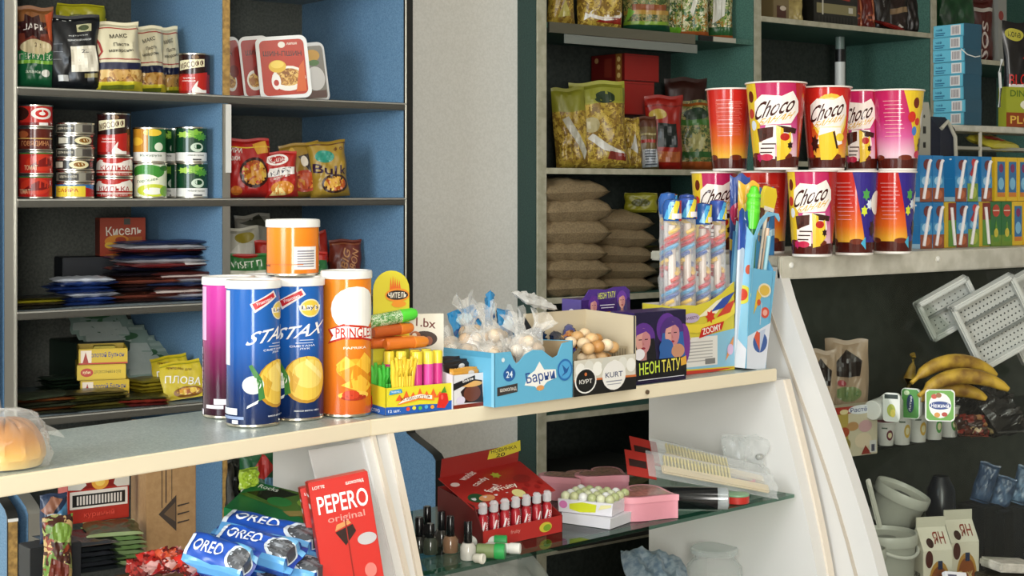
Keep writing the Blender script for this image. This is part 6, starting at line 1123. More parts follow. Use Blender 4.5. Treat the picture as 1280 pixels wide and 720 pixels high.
# markers lying about
def marker(px, py, L, rad, rz_, body, cap, l, z=GZ, capf=.3):
    q = ong(px, py, z); q.z += rad; g = G(); g.lathe([(rad*.7, 0), (rad, .004), (rad, L*(1-capf))], body, .3, 18)
    o = g.build('glue_tube', None, q, (0, PI/2, rz_)); G().lathe([(rad*1.08, L*(1-capf)), (rad*1.15, L*(1-capf)+.002), (rad*1.12, L-.001), (rad*.95, L), (.002, L-.001)], cap, .3, 18).build('cap', o); T(o, l, 'glue tube')
marker(580, 683, .070, .0088, -.70, '#cfd0c8', '#2fa054', 'white tube with green cap lying at the back, before the red carton')
marker(606, 690, .058, .0078, -.85, '#dcdcd6', '#e2e2dc', 'all white tube lying between the two green capped ones')
marker(594, 697, .048, .0112, -.80, '#7a8a5c', '#2a9a4c', 'tube with the largest green cap at the shelf front', capf=.35)
marker(592, 703, .018, .0072, -1.1, '#cfccbe', '#e0ddd0', 'tiny white cap lying beside the large green one')
# heart shaped pink boxes
def heart(px, py, R, H, l, rz_=0, z=GZ, key='#cf8a96', zoff=0):
    q = ong(px, py, z); q.z += zoff; pts = []
    for i in range(40):
        t_ = 2*PI*i/40; pts.append((R*1.0*math.sin(t_)**3*1.1, R*(.8125*math.cos(t_)-.3125*math.cos(2*t_)-.125*math.cos(3*t_)-.0625*math.cos(4*t_))))
    def pr(g, s, z0, z1, k):
        n = len(pts); g.add([(x*s, y*s, z0) for x, y in pts]+[(x*s, y*s, z1) for x, y in pts], [list(range(n))[::-1], [n+i for i in range(n)]]+[(i, (i+1) % n, n+(i+1) % n, n+i) for i in range(n)], k, .35)
    g = G(); pr(g, 1, 0, H*.75, key); o = g.build('heart_box', None, q, rz_)
    g = G(); pr(g, 1.03, H*.75, H, '#d9949f'); 
    n = len(pts); g.add([(x*.86, y*.86, H+.0006) for x, y in pts], [list(range(n))], ('n', '#b08078', '#8a6a60', 120), .2); g.build('lid', o)
    for k in range(7): pass
    T(o, l, 'heart box')
heart(806, 644, .058, .042, 'pink heart shaped box in front, beside the white trays', .5)
heart(754, 622, .052, .048, 'pink heart shaped box at the back, right one', .3)
heart(712, 622, .050, .044, 'pink heart shaped box at the back, left one behind the white trays', -.3)
# white trays of soap flowers
def wtray(px, py, w_, d_, h_, rz_, l, zoff=0, balls=True, lab2=None):
    q = ong(px, py); q.z += zoff; g = G()
    g.xtr([(-w_/2, 0), (w_/2, 0), (w_/2*1.03, h_), (-w_/2*1.03, h_)], -d_/2, d_/2, '#d6d4da', .3, )
    if balls: g.art(Sfront(w_*.98, d_, h_), [('p', [(-.3, .3), (-.1, .1), (.2, .2), (.22, .8), (-.05, .9), (-.3, .7)], '#c9cf2e'), ('e', -.42, .6, .08, .3, '#cf7ab0'), ('p', [(.25, .4), (.5, .7), (.5, .9), (.3, .8)], '#dcd69c')], rough=.3)
    o = g.build('white_tray', None, q, rz_)
    if balls:
        g = G()
        for i in range(6):
            for j in range(4): ball(g, -w_*.42+w_*.84*i/5, -d_*.38+d_*.76*j/3, h_+.004, .0085, ['#c9cca8', '#b5b98a', '#d9d9d4', '#a8b07c'][(i+j*2) % 4], .3)
        g.build('candies', o)
    T(o, l, 'tray')
wtray(748, 652, .095, .085, .018, -1.25, 'lower white carton under the tray of round sweets', balls=False)
wtray(744, 650, .10, .088, .022, -1.12, 'white tray of greenish round sweets with a lime splash on its side', .0188)
# combs in clear packs with red headers
def comb(px, py, zc, rz_, l, ry=0):
    q = pk(px, py, zc); r_ = empty('hair_comb', q, (.75, ry, rz_)); T(r_, l, 'comb'); r_.scale = (1.15, 1.15, 1.15)
    g = G(); g.box(.10, 0, .002, .19, .016, .006, '#c9b894', .4, .002)
    for i in range(20): g.box(.012+.006*i, .017, .003, .0028, .022, .004, '#cdbf7c', .4)
    g.build('comb_body', r_); G().box(-.03, .004, .001, .05, .05, .0012, '#a32a22', .4).box(-.035, .004, .0023, .03, .014, .0006, '#2c1410').build('header_card', r_)
    o = bag('clear_pack', .05, .23, .016, [(2, ('c', '#e9ecec', .10))], (), 170, 'flow', .1, .1, parent=r_); o.location = (-.02, .006, .006); o.rotation_euler = (-PI/2, 0, -PI/2)
comb(822, 588, 2.80, -.40, 'pale comb in a clear pack with red card, lower one', .22)
comb(826, 572, 2.85, -.30, 'pale comb in a clear pack with red card, upper one', .27)
# black tube
q = ong(803, 636); q.z += .021; o = G().lathe([(.019, 0), (.020, .003), (.020, .135)], '#101214', .15, 28).build('black_tube', None, q, (0, PI/2, -.74)); T(o, 'thick black tube with a clear end lying before the combs', 'tube')
G().lathe([(.0195, .135), (.0195, .153), (.015, .155), (.0145, .139)], ('c', '#b9c0c2', .4), .08, 28).build('clear_end', o)
# elastics and tape
def ring(px, py, R, rr, key, l, z0=0, tilt=(0, 0), cat='hair band', z=GZ, n=26, wav=0):
    q = ong(px, py, z); q.z += z0+rr; g = G(); pts = [(R*math.cos(2*PI*i/n), R*math.sin(2*PI*i/n), wav*math.sin(12*PI*i/n)) for i in range(n+1)]; g.tube(pts, rr, key, .35, 8); T(g.build(cat.replace(' ', '_'), None, q, (tilt[0], tilt[1], 0)), l, cat)
q = ong(921, 628); o = G().lathe([(.022, 0), (.023, .001), (.023, .012), (.022, .013)], '#c22f26', .4, 30).build('tape_roll', None, q); T(o, 'red round tin with green rim at the shelf\'s right front', 'tin')
G().lathe([(.0225, .0131), (.0232, .0145), (.0225, .017), (.017, .018)], '#7ea884', .3, 30).build('rim', o)
ring(931, 616, .018, .003, '#cf5a6c', 'pink hair band lying on the round red tin', .020)
ring(915, 598, .02, .0045, '#c9b87c', 'cream spiral hair band, left of the bunch of bands', .02, (.5, .3), wav=.003)
ring(928, 590, .022, .0045, '#cdbb84', 'cream spiral hair band topmost of the bunch', .045, (.8, .2), wav=.003)
ring(937, 600, .020, .0045, '#bfae74', 'cream spiral hair band at the right of the bunch', .028, (.3, -.4), wav=.003)
ring(944, 606, .017, .004, '#1c1c1e', 'black hair band below the cream ones', .006, (.9, .3))
ring(962, 603, .018, .004, '#8f9698', 'grey clear hair band nearest the counter\'s end panel', .012, (.7, -.3))
ring(898, 600, .016, .004, '#c9a0a8', 'dusty pink hair band between comb and cream bands', .03, (.5, -.3))
o = bag('clear_pack', .12, .10, .05, [(2, ('c', '#e6ecea', .10))], (), 175, 'flow', .1, .18); T(place(o, ong(940, 608)+Vector((0, 0, .002)), -.5), 'crumpled clear bag around the hair bands', 'plastic bag')
# ---- floor of the middle counter
ZD = EYE-.80
q = atH(893, 745, ZD+.0006)
g = G(); g.lathe([(.040, 0), (.050, .004), (.056, .03), (.055, .060), (.040, .076), (.039, .084)], ('c', '#dfe6e2', .13), .06, 40, caps=False); g.lathe([(.050, .003), (.052, .006), (.0005, .007)], ('c', '#cfd8d4', .3), .1, 40, caps=False)
o = g.build('glass_jar', None, q); T(o, 'round glass jar with wide glass lid low in the counter', 'jar')
G().lathe([(.041, .0845), (.047, .086), (.047, .094), (.044, .097), (.02, .0985), (.001, .099)], ('c', '#e6ecea', .22), .06, 40).build('lid', o)
o = bag('patterned_bag', .13, .16, .05, [(2, ('n', '#6f8296', '#aeb9c4', 60))], (), 181, 'flow', .3, .12)
for v in o.data.vertices: v.co.z -= .08
T(place(o, atH(822, 738, ZD+.03)+Vector((0, 0, .02)), (-PI/2+.4, .2, -.5)), 'grey-blue patterned packet lying low in the counter, left of the jar', 'packet')
for i, (px, py, k, l) in enumerate(((938, 737, '#c98a5c', 'orange edged tape roll low in the counter right of the jar'), (962, 741, '#b9a48a', 'beige tape roll low in the counter next to the orange one'), (984, 745, '#9a5a3c', 'brown tape roll at the right low corner of the counter'))):
    q = atH(px, py, ZD+.0008); o = G().lathe([(.012, 0), (.025, 0), (.026, .003), (.026, .026), (.025, .029), (.012, .029)], k, .4, 28, caps=False).build('tape_roll', None, q); T(o, l, 'tape roll')
    G().lathe([(.0119, .001), (.0119, .028)], '#4a6a8a', .4, 28, caps=False).build('core', o)
q = atH(700, 800, ZD+.0008); o = bag('clear_packet', .26, .19, .04, [(2, ('c', '#c9c9c2', .3))], (), 182, 'flow', .2, .15); T(place(o, q+Vector((0, .1, 0)), (-.9, 0, .1)), 'crumpled clear packet under the glass shelf below the red carton', 'plastic bag')
# ================================================================ INSIDE THE LEFT COUNTER
ZB = EYE-.594+.0006
# cardboard box
a = atH(183, 692, ZB); b = atH(245, 686, ZB); d_ = b-a; w = math.hypot(d_.x, d_.y); rz = math.atan2(d_.y, d_.x); D = .14; H = .2
pc = center(a, b, rz, D); g = G().box(0, 0, 0, w, D, H, 'kraft', .7, .001)
g.art(Sfront(w, D, H), [('p', [(.1, .16), (.1, .46), (-.26, .31)], '#3a2c20'), ('p', [(.08, .24), (.08, .40), (-.15, .31)], '#6a5034'), ('r', -.12, .40, -.10, 1.0, '#3a2c20'), ('r', -.20, .36, -.185, 1.0, '#4a3a28'), ('r', .0, .40, .012, 1.0, '#4a3a28'), ('t', 'ТРИАЛ ГЛ', .2, .80, .34, .06, '#4a3a28', 90, 0, 2.6), ('t', 'аккуратно', .3, .74, .3, .05, '#4a3a28', 90, 0, 2.6)]+[('p', [(.12, .22+.07*k), (.36, .24+.07*k), (.36, .25+.07*k), (.12, .235+.07*k)], '#3a2c20') for k in range(3)], rough=.6)
T(g.build('cardboard_box', None, pc, rz), 'brown cardboard box with black triangle print inside the left counter', 'box')
# two piles of flat sachets
def pile(px, py, n, w_, h_, t_, cols, fmt, group, rz_, name='soup_sachet'):
    q = atH(px, py, ZB); z_ = ZB; pr = {}
    for i in range(n):
        c = cols[i % len(cols)]
        if c not in pr:
            o = bag(name, w_, h_, t_, [(.1, c[1]), (.9, c[0]), (2, c[1])], (), 190+len(pr), 'flat', .25, .1)
            for v in o.data.vertices: v.co.z -= h_/2
            pr[c] = o
        else: o = copy_tree(pr[c])
        T(place(o, (q.x+rnd.uniform(-.004, .004), q.y+h_*.4+rnd.uniform(-.004, .004), z_+t_/2), (Matrix.Rotation(rz_+rnd.uniform(-.12, .12), 3, 'Z') @ Matrix.Rotation(-PI/2, 3, 'X')).to_euler()), fmt % ORD[min(n-1-i, 11)], 'sachet', group); z_ += t_*.86
    return z_
zp = pile(112, 716, 6, .105, .12, .0092, (('#14171a', '#2a2e30'), ('#1a1c22', '#3a3c40')), 'black soup sachet in the tall dark pile, %s', 'pile of black sachets', -.1)
pile(157, 706, 7, .085, .12, .0088, (('#25401f', '#a9c08a'), ('#1f3a1c', '#8fb070')), 'green edged soup sachet in the pile by the cardboard box, %s', 'pile of green edged sachets', -.2)
q = atH(132, 692, ZB); w, h = .104, .090; q = Vector((q.x, q.y+.05, zp+.002))
g = G().box(0, 0, 0, w, .05, h, '#a3281c', .4, .001)
g.art(Sfront(w, .05, h), [('r', -.5, .62, .5, 1, '#7c1c14'), ('e', .02, .72, .14, .14, '#d99a3c'), ('e', .02, .72, .08, .08, '#e6c05c'), ('p', [(-.5, .9), (-.3, .9), (-.2, .68), (-.3, .6), (-.5, .62)], '#c9c4b8'), ('p', [(.5, .9), (.3, .9), (.24, .66), (.3, .6), (.5, .6)], '#c9c4b8'), ('t', 'ЗУРУБЫ', 0, .92, .6, .12, '#e6d9c0'), ('r', -.47, .26, .47, .58, '#d9cfc4'), ('r', -.43, .3, .43, .52, '#1c1a1a')]+[('r', -.36+.05*i, .33, -.33+.05*i, .49, '#cfc6bc') for i in range(15)]+[('t', 'куриный', 0, .14, .5, .12, '#c9483a')], rough=.3)
T(g.build('red_box', None, q, -.05), 'red carton with barcode panel on the pile of black sachets', 'box')
T(bagfit('vegetable_packet', 54, 90, 645, 2.215, ZB-.012, .03, [(2, ('v', ('#6a8a3a', '#4a2418', '#8a3a20', '#a8b06a', '#3a1c14', '#c9a870'), 75))], [('e', .1, .8, .34, .12, '#7a9a3c'), ('p', [(-.4, .2), (.3, .1), (.3, .4), (-.3, .5)], '#6a2a1a')], 195, f=.4), 'vegetable soup packet standing at the far left inside the counter', 'packet')
o = bagfit('blue_packet', 50, 84, 618, 2.27, ZB+.055, .03, [(2, '#20304a')], [('p', [(-.5, .7), (-.1, .95), (.3, .9), (-.2, .55)], '#8a5a44'), ('p', [(.0, .6), (.5, .85), (.5, .5), (.1, .4)], '#4f88b0'), ('r', -.4, .26, .4, .42, '#c9ccd2'), ('t', 'БУЛЬОН', 0, .34, .7, .1, '#1c2a44'), ('r', -.3, .52, .2, .62, '#c9ccd2'), ('r', -.4, .12, .3, .18, '#8f949c')], 196, f=.4)
T(o, 'dark blue packet with grey label bars behind the vegetable packet', 'packet')
T(G().box(0, 0, 0, .08, .05, .055, '#1c1e20', .5, .001).build('dark_carton', None, (o.location.x, 2.285, ZB-.0003), 0), 'low dark carton under the dark blue packet', 'box')
# behind: dark bag and hanging packet
q = atH(288, 640, ZB+.0); T(bagfit('dark_plastic_bag', 284, 306, 575, 2.36, ZB, .07, [(2, ('n', '#161816', '#24261f', 30))], (), 197, f=.5, wr=.14), 'dark crumpled bag behind the biscuit packets', 'plastic bag')
T(bagfit('green_packet', 300, 346, 562, 2.30, ZB, .05, [(.35, '#8a7a54'), (.6, '#d9d6c8'), (2, '#1f5a34')], [('p', [(-.3, .75), (.1, .95), (.4, .8), (.1, .68)], '#b8281f'), ('r', .1, .4, .4, .7, '#6a9ab8'), ('e', -.2, .55, .25, .1, '#efe9dc')], 198, f=.6), 'green and white packet standing upright behind the green biscuit carton', 'packet')
# Oreo packs
ZO = EYE-.72+.001
OA = [('t', 'OREO', -.14, .52, .40, .34, '#e9eef4', 0, 0, .35), ('e', .30, .45, .17, .36, '#c9d2da'), ('e', .31, .45, .145, .30, '#4a4c50'), ('x', .31, .45, (.1, .2), 10, '#6a6c70'), ('r', -.44, .2, -.38, .8, '#dfe6ee'), ('p', [(-.5, .0), (.5, .0), (.5, .2), (.0, .12), (-.5, .24)], '#5fa0d6'), ('p', [(.1, .95), (.5, .8), (.5, .62), (.26, .8)], '#6fb0dc')]
def oreo(loc, rot, l, L=.165, sd=200):
    S0 = pil(.055, L, .042, sd, 'flow', .035, .07); g = G()
    S = lambda u, v, o, side=-1: (lambda p_: (p_[2]-L/2, p_[1], -p_[0]))(S0(u, v, o, side))      # long side along x
    cuts = pillow(g, S, [(.07, '#1b3f9c'), (.93, '#2250ae'), (2, '#1b3f9c')], .28)
    # art on the wide face: u runs along the pack
    S2 = lambda u, v, o: S(.5-v, u+.5, o)
    g.art(S2, OA, [c-.5 for c in cuts], [.5-u for u in PU][::-1], .25, base=.0012)
    o = g.build('biscuit_pack', None, loc, rot); return T(o, l, 'biscuit pack', None)
def eul(rz_, rx, ry): return (Matrix.Rotation(rz_, 3, 'Z') @ Matrix.Rotation(ry, 3, 'Y') @ Matrix.Rotation(rx, 3, 'X')).to_euler()
def pk(px, py, Z): return atZ(px, py, Z)
oreo(pk(340, 670, 2.15), eul(-.96, -1.25, .14), 'blue cream biscuit pack on top of the heap, longest in view')
oreo(pk(274, 699, 2.03), eul(-.85, -.85, .22), 'blue biscuit pack in front at the left with a fully seen label', .10)
oreo(pk(322, 688, 2.09), eul(-1.0, -1.1, .16), 'blue and silver biscuit pack in the middle behind the front one', .13, 203)
oreo(pk(350, 712, 2.10), eul(-.95, -1.3, .1), 'blue biscuit pack lying beneath the topmost one', .15)
oreo(pk(388, 706, 2.17), eul(.2, -1.2, -.1), 'blue biscuit pack at the right, its end against the red carton', .12)
oreo(pk(300, 740, 2.06), eul(-.1, -1.4, 0), 'blue biscuit pack at the bottom of the heap', .16); oreo(pk(370, 748, 2.12), eul(-.3, -1.4, 0), 'blue biscuit pack under the right half of the heap', .16)
# green stick biscuit carton
q = pk(360, 640, 2.24); g = G().box(0, 0, -.02, .165, .085, .03, '#1f6a3a', .35, .001)
g.art(lambda u, v, o_: (u*.165, (v-.5)*.085, .01+o_), [('p', [(-.5, .5), (-.2, .98), (.5, .98), (.5, .1), (.1, .3)], '#4a6a2c'), ('p', [(-.45, .6), (-.2, .95), (.0, .9), (-.2, .5)], '#1c2214'), ('t', 'Rocks', -.3, .88, .2, .12, '#dfe6d8'), ('p', [(.0, .3), (.4, .7), (.45, .6), (.1, .2)], '#8a7a44'), ('e', .2, .7, .16, .16, '#7a9a3c'), ('e', -.1, .55, .12, .14, '#2f7a3a'), ('e', .3, .3, .1, .12, '#5c3a20')], rough=.25)
g.art(lambda u, v, o_: (u*.165, -.0425-o_, -.02+v*.03), [('r', -.5, 0, .5, 1, '#24804a'), ('t', 'A', -.38, .6, .07, .5, '#e6ece4')]+[('p', [(-.3+.1*i, .75), (-.1+.1*i, .3), (-.08+.1*i, .4), (-.28+.1*i, .85)], c) for i, c in enumerate(('#d9b89a', '#8a2c20', '#d9c09c', '#7c3420'))], rough=.3)
T(g.build('stick_biscuit_carton', None, q, eul(-.98, .30, .16)), 'green stick biscuit carton lying above the blue packs', 'box')
o = bag('lime_wrapper', .04, .03, .012, [(2, '#a8c83c')], (), 205, 'flow', .3, .2); T(place(o, pk(311, 610, 2.28), .3), 'small lime green twisted wrapper end by the green packet', 'wrapper')
# red stick biscuit cartons
PP = [('t', 'PEPERO', .02, .80, .84, .15, '#f2ece6', 0), ('t', 'original', .04, .665, .62, .07, '#d98a80', 0), ('p', [(-.18, .56), (.12, .6), (.16, .54), (-.04, .44)], '#2a1410'), ('p', [(-.18, .57), (.1, .61), (.06, .64), (-.14, .62)], '#c98a54'), ('r', .0, .02, .02, .66, '#8a1f18'), ('e', .32, .46, .16, .05, '#b5b0b0'), ('t', 'LOTTE', -.34, .95, .2, .025, '#efe6e0'), ('t', 'шоколад', .26, .935, .3, .03, '#efe6e0'), ('e', .3, .2, .1, .06, '#d9746a')]
def pepero(px, py, Z, h_, rot, l):
    q = pk(px, py, Z); W_ = .084; g = G().box(0, 0, 0, W_, .022, h_, '#c0251c', .3, .001)
    g.art(Sfront(W_, .022, h_), PP, rough=.25); g.art(Sleft(W_, .022, h_), [('r', -.5, 0, .5, 1, '#a82018'), ('r', -.3, .78, .3, .82, '#efe6e0'), ('r', -.3, .88, .3, .90, '#efe6e0')], rough=.3)
    T(g.build('stick_biscuit_carton', None, q, rot), l, 'box')
pepero(444, 745, 2.10, .168, eul(-.36, -.04, -.15), 'tall red stick biscuit carton with big white lettering, leaning beside the white frame')
pepero(434, 744, 2.155, .163, eul(-.40, -.04, -.16), 'red stick biscuit carton right behind the big lettered one')
for i, (px, py, k) in enumerate(((205, 716, '#a8261f'), (228, 712, '#b5482c'), (250, 722, '#c02a22'), (190, 726, '#8f1f1c'))):
    o = bag('red_candy_wrapper', .05, .04, .016, [(2, ('v', (k, '#8f2a24', '#5c1614', '#b98a84'), 70))], (), 210+i, 'flow', .25, .2); T(place(o, pk(px, py, 2.02), (-1.0, .2*i, .3*i)), ['red wrapped sweet left of the front biscuit pack', 'red and yellow wrapped sweet nearest the brown board', 'red wrapped sweet partly under the front biscuit pack', 'red wrapped sweet at the far left by the sachet pile'][i], 'wrapped sweet')
# ================================================================ INSIDE THE TALL SHOWCASE
def ons(px, py): return atH(px, py, GS2+.0008)
# yogurt cups
yc = None
def ycup(q, rot, l, lidc='#dfe2dc', h=.062, rr=.022, mark='#c9a84a'):
    g = G(); g.lathe([(rr*.72, 0), (rr*.76, .001), (rr*.98, h-.004), (rr*1.08, h-.003), (rr*1.08, h)], '#dcdcd8', .3, 24)
    g.art(lambda u, v, o_: ((rr*(.78+.2*v)+o_)*math.sin(2*u), -(rr*(.78+.2*v)+o_)*math.cos(2*u), v*h), [('e', .25, .45, .2, .22, mark), ('r', -.2, .72, .1, .78, '#5a6a5c'), ('e', .25, .45, .12, .12, '#e0d8b0')], [i*.15 for i in range(-8, 9)], rough=.3)
    o = g.build('yogurt_cup', None, q, rot); G().lathe([(rr*1.1, h), (rr*1.1, h+.0012), (.001, h+.0014)], lidc, .3, 24).build('foil_lid', o); T(o, l, 'yogurt cup'); return o
for i, (px, mk) in enumerate(((1127, '#c9a84a'), (1147, '#cfa848'), (1167, '#4f9a4a'), (1186, '#4f9a4a'))):
    py = 555-3.2*i; q = ons(px, py); ycup(q, yaw(q, 10), 'white yogurt cup standing in the front row, %s from the pink cup' % ['first', 'second', 'third', 'fourth'][i], h=.066, mark=mk)
q = ons(1107, 556); ycup(q, yaw(q), 'small dusky pink dessert cup between the fruit pouch box and the white cups', '#8a4a54', .05, .021, '#6a2438')
for i, (px) in enumerate((1140, 1172)):
    q = ons(px, 540); q.z += .0001; q += Vector((.02, .05, 0)); ycup(q, yaw(q), 'yogurt cup in the second row behind the front cups, %s' % ['left', 'right'][i], h=.066)
q = ons(1152, 548); zt_ = q.z+.0682
o = G().box(0, 0, 0, .13, .085, .0014, ('n', '#b9bdae', '#d6d8cc', 60), .3).build('foil_sheet', None, (q.x+.02, q.y+.03, zt_+.0016), .08); T(o, 'pale foil sheet lying across the tops of the standing yogurt cups', 'foil')
zf = zt_+.0036
q = pk(1090, 497, 3.08); q.z = zf+.020; o = ycup(q, (0, PI/2, .15), 'white yogurt cup lying on its side at the left on the foil', h=.07, rr=.026)
def ylab(px, Z, w_, h_, c1, art_, l, rz_):
    q = pk(px, 480, Z); q.z = zf; g = G(); b_ = bmesh.new(); bmesh.ops.create_cube(b_, size=1)
    b_.free(); rslab(g, w_, .05, h_, .008, '#d9dcd6', .7)
    def rr2(r): return [(-.46, r), (-.46+r, .03), (.46-r, .03), (.46, r), (.46, 1-r), (.46-r, .97), (-.46+r, .97), (-.46, 1-r)]
    g.art(Sfront(w_, .05, h_), [('p', rr2(.1), c1)]+art_, rough=.3); T(g.build('yogurt_tub', None, q, rz_), l, 'yogurt tub')
ylab(1118, 3.08, .034, .058, '#cfd2cc', [('r', -.4, .8, .4, .95, '#1c2a24'), ('e', 0, .4, .25, .22, '#a8b04a'), ('e', .1, .3, .15, .14, '#d9c85c')], 'yogurt tub turned to show a white label with dark top band', yaw(q, -15))
ylab(1143, 3.12, .038, .062, '#4f8a44', [('e', 0, .5, .2, .3, '#1f2f5c'), ('t', 'Актив', 0, .5, .5, .12, '#e6e6ea', 80), ('e', -.2, .85, .15, .08, '#c9d8b4')], 'green labelled yogurt tub standing on the foil, left one', yaw(q, -20))
ylab(1173, 3.09, .058, .064, '#5f9a3c', [('e', 0, .5, .38, .4, '#dfe2dc'), ('e', -.2, .78, .1, .08, '#b5402c'), ('e', -.05, .82, .1, .08, '#8a5a2c'), ('e', 0, .5, .36, .13, '#1c3a7c'), ('t', 'Нежный', 0, .5, .6, .14, '#f0f0f4'), ('e', -.1, .2, .1, .08, '#c98a3c'), ('e', .15, .22, .1, .07, '#a83a2c')], 'green and white yogurt tub with blue oval on the foil, facing the front', yaw(q, 5))
# fruit pouch box at the left
a = ons(1044, 574); b = ons(1097, 567); d_ = b-a; w = math.hypot(d_.x, d_.y); rz = math.atan2(d_.y, d_.x); pc = center(a, b, rz, .03); h = hat(pc, 506)
g = G().box(0, 0, 0, w, .03, h, '#c9c0a8', .35, .001)
g.art(Sfront(w, .03, h), [('r', -.5, .86, .5, 1, '#a32a22'), ('r', -.5, 0, -.2, .86, '#b09a4a'), ('e', .1, .92, .3, .09, '#dfe2ea'), ('t', 'Растём', .1, .92, .5, .09, '#2a3a7c'), ('e', -.3, .9, .1, .05, '#dfd0a0'), ('e', -.1, .6, .14, .09, '#b58a5c'), ('e', .2, .58, .16, .12, '#c9a0a4'), ('e', .15, .3, .2, .15, '#d9c8ae'), ('p', [(.1, .02), (.2, .2), (.34, .02)], '#8a2c24'), ('r', .3, .04, .46, .28, '#d0d0d0'), ('r', .34, .06, .42, .2, '#4a4a5c'), ('e', -.3, .5, .12, .1, '#a8482c'), ('e', -.25, .25, .1, .12, '#8a7a3c')], rough=.3)
T(g.build('baby_dessert_box', None, pc, rz), 'beige dessert carton with red top band at the showcase\'s left front', 'box')
# bags with heart windows behind
for i, (x0, x1, yt, Z, l) in enumerate(((1010, 1042, 437, 3.14, 'beige cookie bag with dark window, left of the two'), (1036, 1080, 424, 3.20, 'beige and pink cookie bag with dark window, right of the two'))):
    q = pk((x0+x1)/2, 240, Z); q.z = GS2+.0012; h = hat(q, yt); w_ = (x1-x0)*Z/F*1.25
    T(place(bag('cookie_bag', w_, h, .05, [(2, '#a89078')], [('p', [(-.35, .72), (0, .92), (.36, .8), (.3, .66), (-.2, .66)], '#241815'), ('e', .05, .5, .3, .07, '#7a8a5a'), ('t', 'Hippo', .06, .5, .5, .09, '#5c7a4a'), ('e', -.1, .6, .1, .03, '#a3404a'), ('r', -.5, .1, .5, .3, '#8a7a60'), ('p', [(-.2, .3), (.4, .22), (.4, .12), (-.2, .2)], '#8a4a4a')], 220+i, wr=.08), q, yaw(q)), l, 'bag')
# bananas
def banana(px, py, Z, L, rz_, rx, l, sd, key):
    q = pk(px, py, Z); pts = []; rs = []; n = 12
    for i in range(n+1):
        t_ = i/n; a_ = (t_-.5)*1.5; pts.append((L*.62*math.sin(a_), 0, L*.55*(1-math.cos(a_)))); rs.append(.0045 if i == 0 else .0165*math.sin(PI*min(1, .12+.80*t_))**.6 if i < n else .005)
    pts = [(pts[0][0]-.014, 0, pts[0][2]+.010)]+pts; rs = [.0045]+rs
    o = G().tube(pts, rs, key, .5, 10).build('banana', None, q, (rx, 0, rz_)); T(o, l, 'banana', 'bananas in a bunch'); return o
BK = ('n', '#6a4a1c', '#b0902e', 26)
banana(1194, 452, 3.14, .21, -.45, PI*.92, 'long banana on top of the bunch, tip pointing to the right', 1, BK)
banana(1205, 470, 3.10, .21, -.55, PI*.85, 'banana in the middle of the bunch, just under the top one', 2, BK)
banana(1188, 486, 3.13, .17, -.5, PI*.8, 'banana at the bottom of the bunch behind the yogurt tubs', 3, BK)
q = pk(1136, 474, 3.18); o = G().tube([(0, 0, -.03), (.002, 0, 0), (.012, .0, .026), (.016, 0, .045), (.012, 0, .052)], [.016, .013, .007, .0055, .006], BK, .5, 10).build('banana', None, q); T(o, 'upright banana stem end left of the bunch', 'banana')
# brown wrapper and dark crinkled bags
o = bag('candy_bar_wrapper', .085, .05, .03, [(2, ('v', ('#5c2a1c', '#b08050', '#8a2c20', '#d0b890', '#3a1c14'), 50))], (), 231, 'flow', .25, .2); T(place(o, ons(1218, 548)+Vector((0, 0, .004)), (-.5, .1, -.2)), 'crumpled brown and red candy wrapper right of the yogurt cups', 'wrapper')
o = bag('candy_bar_wrapper', .03, .028, .014, [(2, '#b8a06c')], (), 232, 'flow', .25, .2); T(place(o, ons(1243, 545)+Vector((0, 0, .003)), (-.3, .3, .4)), 'gold wrapper end beside the brown candy wrapper', 'wrapper')
for i, (px, py, w_, h_) in enumerate(((1235, 520, .14, .08), (1275, 530, .15, .09), (1262, 500, .16, .1), (1215, 510, .1, .07))):
    o = bag('dark_crinkled_bag', w_, h_, .05, [(2, ('n', '#100f10', '#2a2422', 30))], (), 235+i, 'flow', .15, .25); T(place(o, ons(px, py+14)+Vector((0, .02, .003)), (-.7, .1*i, .2*i)), ['dark crinkled bag behind the brown wrapper', 'dark crinkled bag at the right edge of the glass shelf', 'dark crinkled bag under the perforated trays', 'small dark crinkled bag below the bananas'][i], 'plastic bag')
# perforated white trays leaning inside the glass
def ptray(px, py, Z, w_, h_, rot, l, nx, ny, ribs):
    q = pk(px, py, Z); g = G().box(0, 0, 0, w_, .006, h_, '#a9aba4', .4, .002)
    for x in (-1, 1): g.box(x*(w_/2-.006), -.012, 0, .012, .022, h_, '#b5b7b0', .4, .003)
    for z_ in (0, h_-.012): g.box(0, -.012, z_, w_, .022, .012, '#b5b7b0', .4, .003)
    for rb in ribs: g.box(0, -.007, rb*h_, w_-.02, .010, .005, '#6f726c', .4, .001)
    ar = [('e', -.42+.84*i/(nx-1)+(.02 if j % 2 else 0), .08+.84*j/(ny-1), .012, .012*w_/h_, '#3a3d3a') for i in range(nx) for j in range(ny)]
    g.art(lambda u, v, o_: (u*w_, -.003-o_, v*h_), ar, rough=.4, eps=.0)
    T(g.build('perforated_tray', None, q, rot), l, 'tray')
ptray(1262, 442, 3.26, .155, .16, (.12, -.50, -.6), 'white perforated plastic tray leaning inside the showcase, nearest the bananas', 15, 12, (.33, .66))
ptray(1196, 408, 3.29, .13, .095, (.12, -.50, -.6), 'smaller perforated tray at the left under the showcase top', 9, 9, (.5,))
ptray(1312, 438, 3.34, .14, .19, (.12, -.50, -.6), 'pale perforated tray at the frame\'s right edge behind the glass', 10, 9, (.3, .6))
